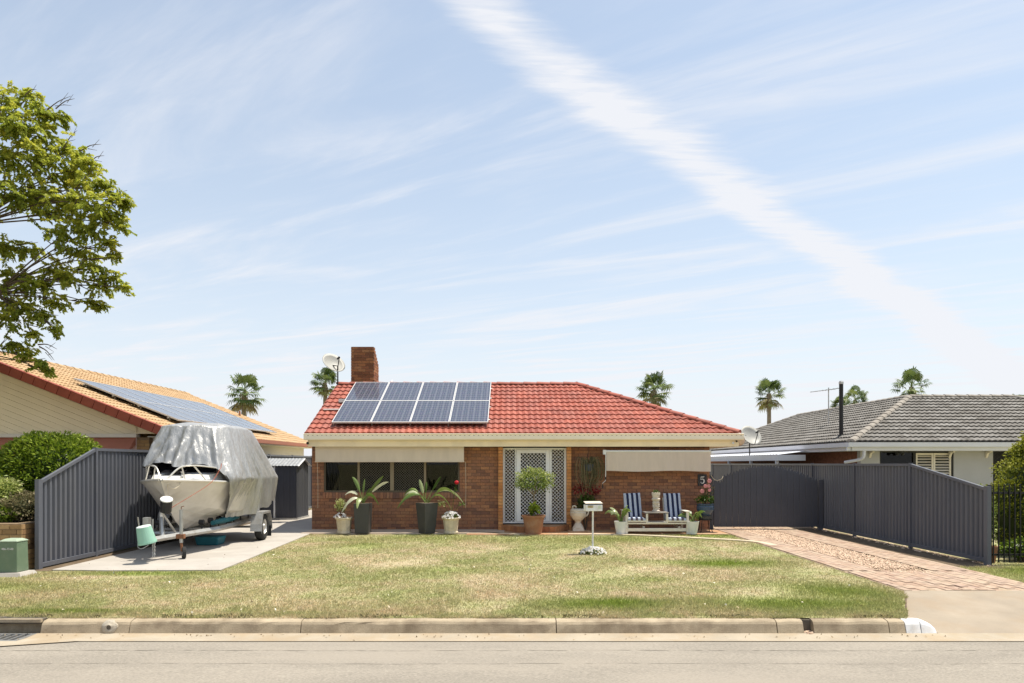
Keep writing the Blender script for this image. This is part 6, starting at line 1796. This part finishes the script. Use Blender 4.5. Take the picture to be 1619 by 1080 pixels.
def tuft(parent, c, r, n, L_, W_, m, lo=.1, hi=.9, name='foliage', up=.3):
    p, d_, rad = shell_pts(n, c, r, .12, .2, random.random() * 9, -.7)
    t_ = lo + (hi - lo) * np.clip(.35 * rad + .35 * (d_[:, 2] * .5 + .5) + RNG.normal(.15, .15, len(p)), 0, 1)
    return link(name, leaf_mesh(name, p, L_, W_, m, t_, up, d_), parent)

def oct_pot(name, label, x, y, r0, r1, h, m, n=10, z0=.03):
    t = thing(name, label, 'plant pot', (x, y, z0))
    pr = [(r0 * 1.12, 0), (r0 * 1.12, .035), (r0, .05), (r0 * 1.03, .08), (r1 * .90, h * .86), (r1 * 1.06, h * .92), (r1 * 1.06, h), (r1 * .92, h), (r1 * .90, h - .05)]
    MB().lathe(pr, (x, y, z0), n, rot=.2).build('pot', m, t)
    MB().lathe([(r1 * .90, h - .05), (.001, h - .04)], (x, y, z0), n, caps=False, rot=.2).build('soil', soil_m, t)
    return t, z0 + h
PY_ = 17.42
# 1 cream pot, variegated plant
x = P(544, 0, PY_).x
t, zt = oct_pot('flower_pot', 'cream stone pot with white flowers and a yellow green shrub by the wall corner', x, PY_, .165, .215, .40, stone_cream)
flowers(t, (x - .08, PY_ - .02, zt), .17, 46, .030, petal_white, zs=.6, seed=2)
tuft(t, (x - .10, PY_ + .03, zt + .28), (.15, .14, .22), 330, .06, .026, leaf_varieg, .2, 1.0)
b = MB(); [b.tube([(x, PY_, zt - .05), (x - .10 + .12 * math.cos(k), PY_ + .1 * math.sin(k), zt + .32)], [.009, .004], 4) for k in range(6)]; b.build('stems', bark, t)
# 2 tall square planter
x = P(574, 0, PY_).x
t = thing('tall_planter', 'tall narrow square charcoal planter with a broad leafed plant', 'planter', (x, PY_, .03))
b = MB(); b.frustum((x, PY_), .345, .34, .40, .38, .03, .79); b.build('planter', planter_dark, t, bevel=.008)
MB().box(x - .17, x + .17, PY_ - .16, PY_ + .16, .775, .792).build('soil', soil_m, t)
b = MB()
for (az, L_, ri, dr, wd_, tn, ro) in ((2.6, .95, 1.25, .25, .055, .45, .9), (2.9, .75, 1.05, .60, .06, .95, .6), (.45, 1.0, 1.0, .15, .075, .55, 1.0), (.2, 1.0, .95, .28, .07, 1.0, .8), (1.9, .75, 1.35, .15, .06, .5, .8), (-.3, .72, 1.1, .95, .075, .35, .9), (3.6, .62, .9, 1.15, .09, .98, .4), (4.3, .5, .9, 1.0, .07, .7, .3), (1.0, .6, 1.2, .3, .05, .4, .8)):
    blade_leaf(b, (x + random.uniform(-.05, .05), PY_ + random.uniform(-.05, .05), .79), az, L_, ri, dr, wd_, tn, ro)
b.build('leaves', leaf_glossy, t, fix=False)
# 3 wide tapered planter, corner to the front
x = P(675, 0, PY_).x
t = thing('tapered_planter', 'wide tapered charcoal planter turned corner first with arching leaves', 'planter', (x, PY_, .03))
b = MB(); b.frustum((x, PY_), .30, .30, .415, .415, .03, .80, R(42)); b.build('planter', planter_dark, t, bevel=.008)
MB().frustum((x, PY_), .39, .39, .39, .39, .785, .803, R(42)).build('soil', soil_m, t)
b = MB()
for (az, L_, ri, dr, wd_, tn, ro) in ((2.9, .98, 1.0, .72, .065, .5, .9), (3.1, .80, .95, .60, .07, .88, .6), (2.5, .70, 1.3, .12, .055, .75, .8), (.55, .95, 1.15, .22, .08, .18, 1.0), (.1, 1.15, .92, .85, .06, .8, .6), (.0, 1.0, 1.0, .62, .06, .55, .8), (-.4, .8, .9, 1.0, .05, .6, .7), (1.7, .7, 1.3, .2, .06, .3, .8), (3.5, .9, .85, .9, .06, .4, .9)):
    blade_leaf(b, (x + random.uniform(-.05, .05), PY_ + random.uniform(-.05, .05), .80), az, L_, ri, dr, wd_, tn, ro)
b.build('leaves', leaf_glossy, t, fix=False)
# 4 cream pot with white flowers and a red rose
x = P(713, 0, PY_).x
t, zt = oct_pot('flower_pot', 'cream stone pot with white flowers and one red rose', x, PY_, .165, .225, .40, stone_cream)
flowers(t, (x, PY_ - .02, zt), .24, 90, .030, petal_white, zs=.62, seed=5)
tuft(t, (x, PY_ + .02, zt + .03), (.22, .18, .09), 200, .05, .03, leaf_green, .2, .8)
b = MB(); b.tube(curvepts([(x, PY_, zt), (x + .06, PY_ + .02, zt + .4), (x + .14, PY_, zt + .86)], 5), .006, 5, tint=.5); b.tube(curvepts([(x, PY_, zt), (x - .16, PY_, zt + .28), (x - .26, PY_, zt + .36)], 4), .005, 5, tint=.5); b.tube(curvepts([(x, PY_, zt), (x + .2, PY_, zt + .3), (x + .3, PY_, zt + .33)], 4), .005, 5, tint=.5); b.build('stems', leaf_green, t)
tuft(t, (x - .24, PY_, zt + .34), (.13, .08, .10), 60, .06, .028, leaf_varieg, .3, 1.0); tuft(t, (x + .28, PY_, zt + .33), (.09, .06, .06), 26, .06, .028, leaf_green, .2, .9); tuft(t, (x + .12, PY_, zt + .70), (.05, .05, .08), 14, .06, .03, leaf_green, .2, .9)
b = MB(); b.ball((x + .145, PY_, zt + .89), .058, .058, .05, 9, 6); b.build('rose', petal_red, t)
# 5 terracotta pot with standard tree
x, y_ = P(843.5, 0, 17.36).x, 17.36
t = thing('potted_tree', 'small round headed tree in a terracotta pot in front of the door', 'potted tree', (x, y_, .02))
MB().lathe([(.20, 0), (.205, .03), (.275, .42), (.30, .42), (.305, .47), (.28, .47), (.265, .40)], (x, y_, .02), 26).build('pot', terracotta, t)
MB().lathe([(.265, .43), (.001, .44)], (x, y_, .02), 26, caps=False).build('soil', soil_m, t)
b = MB(); b.tube(curvepts([(x, y_, .4), (x + .015, y_, .75), (x, y_, 1.02)], 4), [.026, .025, .024, .023, .022, .021, .02, .02, .02], 7)
for k in range(10):
    a = k * .63; e = Vector((x + .36 * math.cos(a), y_ + .3 * math.sin(a), 1.30 + .18 * ((k * 7) % 3 - 1))); b.tube(curvepts([(x, y_, 1.0), (x + .16 * math.cos(a), y_ + .14 * math.sin(a), 1.16), e], 3), [.014, .013, .011, .009, .007, .005, .003], 4)
b.build('trunk', bark_pale, t)
p, d_, rad = shell_pts(2600, (x + .01, y_, 1.36), (.52, .45, .36), .16, .45, 4, -.8)
k = (RNG.random(len(p)) < .5 + .5 * (p[:, 2] > 1.2)); p, d_, rad = p[k], d_[k], rad[k]
link('crown', leaf_mesh('tree_head', p, .060, .030, leaf_varieg, .08 + .5 * rad + .18 * d_[:, 2] + RNG.normal(0, .2, len(p)) - .15, .4, d_), t)
tuft(t, (x + .02, y_ - .02, .62), (.15, .13, .20), 160, .11, .06, leaf_hedge, .3, 1.0)
# 6 urn with red leafed plant
x, y_ = P(914, 0, 17.85).x, 17.85
t = thing('stone_urn', 'pale stone urn with scrolled bowl beside the door pillar', 'urn', (x, y_, .02))
MB().frustum((x, y_), .30, .30, .27, .27, .05, .12).build('foot', stone_pale, t)
MB().lathe([(.15, .12), (.12, .18), (.07, .26), (.085, .30), (.15, .36), (.20, .44), (.215, .52), (.20, .56), (.21, .58), (.18, .62), (.15, .62), (.14, .56)], (x, y_, 0), 22).build('bowl', stone_pale, t)
b = MB(); b.tube(curvepts([(x + .15, y_, .40), (x + .24, y_, .46), (x + .27, y_, .54), (x + .22, y_, .56)], 4), .022, 6); b.tube(curvepts([(x - .13, y_ - .05, .60), (x - .15, y_ - .06, .67), (x - .10, y_ - .06, .70), (x - .05, y_ - .06, .66)], 4), .02, 6); b.build('scroll', stone_pale, t)
MB().box(x - .26, x + .30, y_ - .16, y_ + .16, .02, .05).build('slab', orange_paver, t)
t2 = thing('red_leafed_plant', 'dark green plant with deep red leaves behind the mailbox', 'plant', (x + .22, 18.1, .02))
b = MB(); [b.tube(curvepts([(x + .22, 18.1, .02), (x + .22 + .1 * math.cos(k), 18.1 + .06 * math.sin(k), .5), (x + .22 + .28 * math.cos(k), 18.1 + .12 * math.sin(k), 1.0 + .12 * (k % 3))], 4), [.012] * 9, 4) for k in range(7)]; b.build('stems', bark, t2)
tuft(t2, (x + .25, 18.05, .72), (.30, .18, .28), 520, .085, .04, leaf_green, .05, .65)
tuft(t2, (x + .15, 18.05, 1.12), (.26, .16, .20), 130, .09, .045, leaf_red, .6, 1.0, 'red_leaves'); tuft(t2, (x + .42, 18.05, 1.05), (.20, .14, .22), 110, .09, .045, leaf_red, .5, 1.0, 'red_leaves')
# 7 mailbox
mx_, my_ = G(937, 876).x, G(937, 876).y
t = thing('mailbox', 'white metal mailbox on a thin post in the lawn', 'mailbox', (mx_, my_, 0))
MB().tube([(mx_, my_, 0), (mx_ + .005, my_, .86)], .018, 8).build('post', white_paint, t)
rot = Matrix.Translation((mx_, my_, 0)) @ Matrix.Rotation(R(7), 4, 'Z')
b = MB(); b.box(-.16, .175, -.10, .10, .86, .985, m=rot); b.build('box', white_paint, t, bevel=.006)
b = MB(); vs = [rot @ Vector(q) for q in ((-.165, -.10, 1.005), (.18, -.10, 1.005), (.18, .10, 1.036), (-.165, .10, 1.036), (-.165, -.10, 1.014), (.18, -.10, 1.014), (.18, .10, 1.046), (-.165, .10, 1.046))]
b.add(vs, [(0, 3, 2, 1), (4, 5, 6, 7), (0, 1, 5, 4), (1, 2, 6, 5), (2, 3, 7, 6), (3, 0, 4, 7)]); b.build('lid', stone_pale, t)
b = MB(); b.box(-.155, .17, -.088, .092, .986, 1.007, m=rot); b.build('slot', black_plastic, t)
b = MB(); b.box(-.125, -.01, -.1025, -.1012, .925, .972, m=rot); st_ = b.build('sticker', gold, t)
text('lettering', 'NO JUNK\nMAIL', .026, rot @ Matrix.Translation((-.068, -.1035, .954)) @ RX90, ink, t, .0005)
b = MB(); b.box(.085, .14, -.1025, -.1012, .91, .965, m=rot); b.build('faded_sticker', mat('faded_green', (.62, .66, .52), .7, .05, 9.), t)
t = thing('flower_clump', 'clump of small white flowers around the foot of the mailbox', 'flowers', (mx_, my_ - .03, 0))
tuft(t, (mx_, my_ - .03, .03), (.29, .20, .09), 420, .05, .022, leaf_green, .1, .7)
flowers(t, (mx_ + .01, my_ - .05, .05), .26, 130, .024, petal_white, zs=.36, seed=9)
# 8/9 white pots
def white_pot(label, x, y_, seed, dark):
    t = thing('white_pot', label, 'plant pot', (x, y_, .02))
    MB().lathe([(.115, 0), (.165, .30), (.17, .32), (.155, .32), (.145, .28)], (x, y_, .02), 22).build('pot', white_plastic, t)
    MB().lathe([(.145, .295), (.001, .30)], (x, y_, .02), 20, caps=False).build('soil', soil_m, t)
    b = MB(); rnd = random.Random(seed)
    for k in range(9):
        blade_leaf(b, (x + rnd.uniform(-.04, .04), y_ + rnd.uniform(-.04, .04), .31), rnd.uniform(0, 6.28), rnd.uniform(.45, .72), rnd.uniform(.9, 1.35), rnd.uniform(.3, .8), rnd.uniform(.05, .075), rnd.uniform(.15, .6) if dark else rnd.uniform(.4, .85), rnd.uniform(.3, 1.0))
    b.build('leaves', leaf_glossy, t, fix=False)
    return t
white_pot('white round pot with a bright leafed plant left of the bench', P(981.5, 0, 17.30).x, 17.30, 3, False)
white_pot('white round pot with dark broad leaves right of the bench', P(1094.5, 0, 17.28).x, 17.28, 4, True)
# 10 bench
x0, x1 = P(988, 0, 17.3).x, P(1088, 0, 17.3).x
BY = 17.22
bn = thing('garden_bench', 'white timber twin seat bench with a small table between the seats', 'bench', ((x0 + x1) / 2, BY, .02))
W_ = x1 - x0
def bb(name, m, *boxes, **k):
    b = MB()
    for q in boxes: b.box(*q)
    return b.build(name, m, bn, bevel=.006)
xs4 = [x0 + .0, x0 + W_ * .345, x0 + W_ * .655, x1 - .0]
for x in (x0, x1 - .06): bb('leg', timber_pale, (x, x + .06, BY, BY + .075, .02, .58))
for x in (x0, x1 - .06): bb('leg', timber_pale, (x, x + .06, BY + .58, BY + .66, .02, .56))
for (a, c) in ((x0 - .03, x0 + .10), (x1 - .10, x1 + .03)): bb('armrest', timber_pale, (a, c, BY - .03, BY + .62, .58, .605))
for (a, c) in ((xs4[1] - .03, xs4[1] + .02), (xs4[2] - .02, xs4[2] + .03)): bb('table_support', timber_pale, (a, c, BY, BY + .05, .30, .54))
bb('front_rail', timber_pale, (x0 + .06, x1 - .06, BY + .01, BY + .05, .09, .17)); bb('apron', timber_pale, (x0 + .06, x1 - .06, BY + .01, BY + .05, .27, .31))
for (a, c) in ((x0 + .06, xs4[1] - .03), (xs4[2] + .03, x1 - .06)):
    bb('seat_board', timber_pale, (a, c, BY - .015, BY + .02, .33, .39))
    for k in range(4): bb('seat_slat', timber_pale, (a, c, BY + .03 + k * .125, BY + .14 + k * .125, .345 - k * .012, .365 - k * .012))
bb('shelf', timber_pale, (xs4[1], xs4[2], BY, BY + .45, .29, .325)); bb('table_top', table_grey, (xs4[1] - .05, xs4[2] + .05, BY - .02, BY + .48, .545, .57))
bb('back_panel', timber_pale, (x0 + .06, x0 + .09, BY + .075, BY + .58, .06, .55))
bb('stretcher', timber_pale, (x0 + .45, x0 + .50, BY + .06, BY + .6, .17, .21), (x1 - .25, x1 - .20, BY + .06, BY + .6, .17, .21))
for (a, c) in ((x0 + .06, xs4[1] - .03), (xs4[2] + .03, x1 - .06)):
    for k in range(4):
        w4 = (c - a) / 4; b = MB(); mm_ = Matrix.Translation((a + w4 * (k + .5), BY + .52, .33)) @ Matrix.Rotation(R(-16), 4, 'X'); b.box(-w4 / 2 + .006, w4 / 2 - .006, 0, .02, 0, .60, m=mm_); b.build('back_slat', timber_pale, bn)
def cushion(label, a, c, tilt):
    t = thing('striped_cushion', label, 'cushion', ((a + c) / 2, BY + .3, .4), group='striped bench cushions')
    for (nm, mm_, ln_, segs) in (('seat_pad', Matrix.Translation((a, BY - .02, .385)) @ Matrix.Rotation(R(-6), 4, 'X'), .50, 6), ('back_pad', Matrix.Translation((a, BY + .44, .36)) @ Matrix.Rotation(tilt, 4, 'Y') @ Matrix.Rotation(R(74), 4, 'X'), .68, 10)):
        b = MB(); ns = 7; w7 = (c - a) / ns
        for k in range(ns):
            tn = 1.0 * .5 if k % 2 == 0 else 0.0
            for j in range(segs):
                y0_, y1_ = ln_ * j / segs, ln_ * (j + 1) / segs
                def zt_(f, yy): 
                    e = min(f, 1 - f) * 7; e2 = min(yy, ln_ - yy) / .06
                    dimple = .020 * math.exp(-((yy - ln_ * .55) / .03) ** 2)
                    return .035 + .035 * min(1, e) * min(1, max(0, e2)) - dimple
                q = 3
                for i in range(q):
                    f0, f1 = (k + i / q) / ns, (k + (i + 1) / q) / ns
                    P4 = [((c - a) * f0, y0_, zt_(f0, y0_)), ((c - a) * f1, y0_, zt_(f1, y0_)), ((c - a) * f1, y1_, zt_(f1, y1_)), ((c - a) * f0, y1_, zt_(f0, y1_))]
                    b.add([mm_ @ Vector(p_) for p_ in P4], [(0, 1, 2, 3)], tn)
                    if j == 0: b.add([mm_ @ Vector(p_) for p_ in (P4[0], P4[1], (P4[1][0], 0, -.02), (P4[0][0], 0, -.02))], [(0, 1, 2, 3)], tn if nm == 'back_pad' else (1.0 if tn == 0 else .5))
                    if j == segs - 1: b.add([mm_ @ Vector(p_) for p_ in (P4[2], P4[3], (P4[3][0], ln_, -.0), (P4[2][0], ln_, -.0))], [(0, 1, 2, 3)], tn)
        for f in (0, 1):
            xx = (c - a) * f; b.add([mm_ @ Vector(p_) for p_ in ((xx, 0, -.02), (xx, ln_, 0), (xx, ln_, .035), (xx, 0, .035))], [(0, 1, 2, 3)], .5)
        b.add([mm_ @ Vector(p_) for p_ in ((0, 0, -.02), (c - a, 0, -.02), (c - a, ln_, 0), (0, ln_, 0))], [(0, 1, 2, 3)], .5)
        b.build(nm, stripe_m, t, fix=False, smooth=False)
cushion('navy and pale striped cushion on the bench seat nearer the mailbox', x0 + .07, xs4[1] - .05, R(-2))
cushion('navy and pale striped cushion on the bench seat nearer the gate', xs4[2] + .05, x1 - .07, R(-1))
# statue planter on the table
x, y_ = (xs4[1] + xs4[2]) / 2 + .01, BY + .2
t = thing('figure_pot', 'small carved pale stone figure pot on the bench table', 'ornament', (x, y_, .57))
prof = [(.10, .57), (.105, .60), (.075, .62), (.068, .66), (.085, .70), (.072, .75), (.092, .80), (.078, .84), (.10, .875), (.112, .90), (.095, .915), (.085, .93), (.10, .99), (.108, 1.01), (.108, 1.06), (.09, 1.06)]
b = MB(); b.lathe(prof, (x, y_, 0), 16)
for i in range(46):
    a = random.uniform(0, 6.28); zz = random.uniform(.64, .88); b.ball((x + .078 * math.cos(a), y_ + .078 * math.sin(a), zz), random.uniform(.012, .022), nu=6, nv=4)
b.build('carving', stone_pale, t); tuft(t, (x, y_, 1.09), (.10, .08, .05), 60, .06, .02, leaf_green, .1, .6)
# 11 blue pot on stand
x, y_ = P(1115, 0, 17.75).x, 17.75
t = thing('pot_stand', 'blue glazed bowl of pink flowers on a black stand by the gate', 'plant stand', (x, y_, .02))
MB().lathe([(.12, .43), (.13, .47), (.17, .52), (.22, .60), (.225, .68), (.205, .72), (.225, .735), (.225, .755), (.19, .755), (.18, .70)], (x, y_, .0), 24).build('pot', blue_glaze, t)
MB().lathe([(.16, .36), (.165, .44), (.12, .47)], (x, y_, 0), 20).build('saucer', planter_dark, t)
for k in range(4):
    a = k * math.pi / 2 + .78; dx, dy = math.cos(a), math.sin(a)
    MB().tube(curvepts([(x + .15 * dx, y_ + .15 * dy, .45), (x + .17 * dx, y_ + .17 * dy, .25), (x + .19 * dx, y_ + .19 * dy, .08), (x + .23 * dx, y_ + .23 * dy, .03)], 4), .010, 5).build('leg', black_metal, t)
MB().lathe([(.165, .34), (.175, .345), (.175, .36), (.165, .365)], (x, y_, 0), 20).build('ring', black_metal, t)
b = MB(); [b.tube(curvepts([(x, y_, .72), (x + .07 * math.cos(k * 1.3), y_ + .06 * math.sin(k * 1.3), 1.0), (x + .20 * math.cos(k * 1.3), y_ - .05 + .10 * math.sin(k * 1.3), 1.20 + .07 * (k % 3))], 4), [.009] * 9, 4) for k in range(7)]; b.build('stems', bark, t)
tuft(t, (x - .02, y_ - .05, .86), (.26, .18, .13), 330, .08, .035, leaf_green, .1, .75); tuft(t, (x + .06, y_ - .02, 1.08), (.20, .14, .20), 150, .055, .024, leaf_olive, .2, .9)
fb = [(1121.5, 760.5, .055), (1115, 768.5, .048), (1120.5, 768.5, .045), (1110, 776.5, .055), (1121.5, 775, .042)]
for i, (px_, py_, r_) in enumerate(fb):
    q = P(px_, py_, y_ - .12); b = MB()
    for k in range(6):
        a = k * 1.047; b.ball((q.x + r_ * .62 * math.cos(a), q.y - .01, q.z + r_ * .62 * math.sin(a)), r_ * .48, r_ * .22, r_ * .48, 7, 5)
    b.ball((q.x, q.y - .01, q.z), r_ * .3, r_ * .3, r_ * .3, 6, 4); b.build('blossom', petal_pink, t)
# house number
q0, q1 = P(1103.5, 750, YF - .03), P(1117.5, 768, YF - .03)
t = thing('number_sign', 'black slate house number sign reading 5 on the brick wall', 'sign', ((q0.x + q1.x) / 2, YF - .03, q1.z))
MB().box(q0.x, q1.x, YF - .03, YF - .008, q1.z, q0.z).build('plate', slate, t)
b = MB(); cx5, cz5 = (q0.x + q1.x) / 2, (q0.z + q1.z) / 2; sq = Matrix.Translation((cx5, YF - .033, cz5)) @ Matrix.Diagonal((1, .25, 1, 1))
def stroke(pts, rs):
    pp = curvepts([(a, 0, c) for a, c in pts], 6); n_ = len(pp); k_ = len(rs) - 1
    rr = [rs[min(k_, int(i / (n_ - 1) * k_))] + (rs[min(k_, int(i / (n_ - 1) * k_) + 1)] - rs[min(k_, int(i / (n_ - 1) * k_))]) * (i / (n_ - 1) * k_ - int(i / (n_ - 1) * k_)) for i in range(n_)]
    m0 = len(b.v); b.tube(pp, rr, 8)
    for i in range(m0, len(b.v)): b.v[i] = tuple(sq @ Vector(b.v[i]))
stroke([(-.038, .082), (.0, .080), (.032, .086), (.052, .098)], [.010, .015, .013, .004])
stroke([(-.038, .085), (-.042, .045), (-.044, .008)], [.008, .007, .007])
stroke([(-.044, .008), (-.008, .026), (.034, .008), (.046, -.034), (.028, -.074), (-.008, -.088), (-.040, -.072)], [.006, .010, .015, .018, .014, .009, .009])
stroke([(-.046, -.058), (-.040, -.060), (-.034, -.062)], [.013, .017, .013])
b.build('numeral', mat('numeral_grey', (.70, .70, .68), .5, .05, 5.), t)
# hanging basket
x, y_ = P(931, 0, 17.95).x, 17.95
t = thing('hanging_basket', 'blue grey hanging pot with trailing straggly plant under the eave', 'hanging basket', (x, y_, 1.6))
MB().lathe([(.085, 1.60), (.105, 1.64), (.125, 1.76), (.13, 1.78), (.115, 1.78), (.11, 1.74)], (x, y_, 0), 18).build('pot', mat('grey_blue_pot', (.07, .08, .10), .6, .1, 5.), t)
b = MB(); [b.tube([(x + .12 * math.cos(k * 2.1), y_ + .12 * math.sin(k * 2.1), 1.78), (x, y_, 2.2)], .004, 4) for k in range(3)]; b.tube([(x, y_, 2.2), (x, y_, 2.262)], .006, 4); b.build('hanger', black_metal, t)
b = MB(); rnd = random.Random(5)
for k in range(85):
    a = rnd.uniform(0, 6.28); r_ = rnd.uniform(.12, .42); dn_ = rnd.uniform(.25, .80)
    b.tube(curvepts([(x + .07 * math.cos(a), y_ + .07 * math.sin(a), 1.78), (x + .8 * r_ * math.cos(a), y_ + .5 * r_ * math.sin(a), 1.78 + rnd.uniform(.02, .22)), (x + r_ * math.cos(a) + .03, y_ + .6 * r_ * math.sin(a), 1.78 - dn_ * .45), (x + r_ * rnd.uniform(.4, 1.1) * math.cos(a + .3) + rnd.uniform(-.08, .08), y_ + .5 * r_ * math.sin(a), 1.82 - dn_)], 3), .0055, 4, tint=rnd.random())
b.build('trailing_stems', leaf_olive, t)
# ---------------------------------------------------------------- fallen leaves and scraps on the lawn
C_ = []
for i in range(230):
    y_ = 8.1 + random.random() ** 1.3 * 8.8; x = random.uniform(-.74 * y_, min(.74 * y_, 5.2)); C_.append((x, y_, .022))
o = link('fallen_leaves', leaf_mesh('fallen_leaves', np.array(C_), .045, .026, mat('dry_leaf', rough=.8, var=.1, scale=9., tint=[(.12, .08, .04), (.36, .26, .14), (.62, .55, .40), (.70, .68, .60)]), RNG.random(len(C_)), 1.2))
tag(o, 'scattered pale dry leaves lying on the lawn', 'leaves', kind='stuff')
# weeds along the kerb and the driveway edge
C_ = []; D_ = []
for i in range(1500):
    x = random.uniform(-6, 4.6); 
    if math.sin(x * 3.1) + math.sin(x * 7.7 + 1) < .3: continue
    C_.append((x, 7.985 + abs(random.gauss(0, .035)), random.uniform(.0, .03))); D_.append((random.uniform(-.5, .5), -.4, .8))
o = link('edge_weeds', leaf_mesh('edge_weeds', np.array(C_), .05, .010, leaf_olive, RNG.random(len(C_)), .2, np.array(D_)))
tag(o, 'ragged weeds and dry grass along the back of the kerb', 'weeds', kind='stuff')

# taller grass clumps and gutter litter
C_ = []; D_ = []; rnd = random.Random(21)
for i in range(420):
    y_ = 8.05 + rnd.random() ** 1.4 * 9.0; x = rnd.uniform(-.74 * y_, min(.74 * y_, 5.3))
    if (x < -4.7 and y_ > 11.2) or (y_ < 9.7 and x > 4.5 + (y_ - 8) * .55): continue
    for k in range(rnd.randint(8, 22)):
        a = rnd.uniform(0, 6.28); C_.append((x + .03 * math.cos(a), y_ + .03 * math.sin(a), rnd.uniform(.012, .03))); D_.append((math.cos(a) * .6, math.sin(a) * .6, 1.1))
o = link('grass_clumps', leaf_mesh('grass_clumps', np.array(C_), .060, .007, blade_m, RNG.random(len(C_)), .1, np.array(D_)))
tag(o, 'taller grass clumps dotted over the lawn', 'grass', kind='stuff')
C_ = [(rnd.uniform(-6, 5), 7.81 - abs(rnd.gauss(0, .11)), -.146) for i in range(90)]
o = link('gutter_leaves', leaf_mesh('gutter_leaves', np.array(C_), .030, .016, MATS['dry_leaf'], RNG.random(len(C_)) * .6, 1.2))
tag(o, 'dry leaf litter collected in the gutter', 'leaves', kind='stuff')
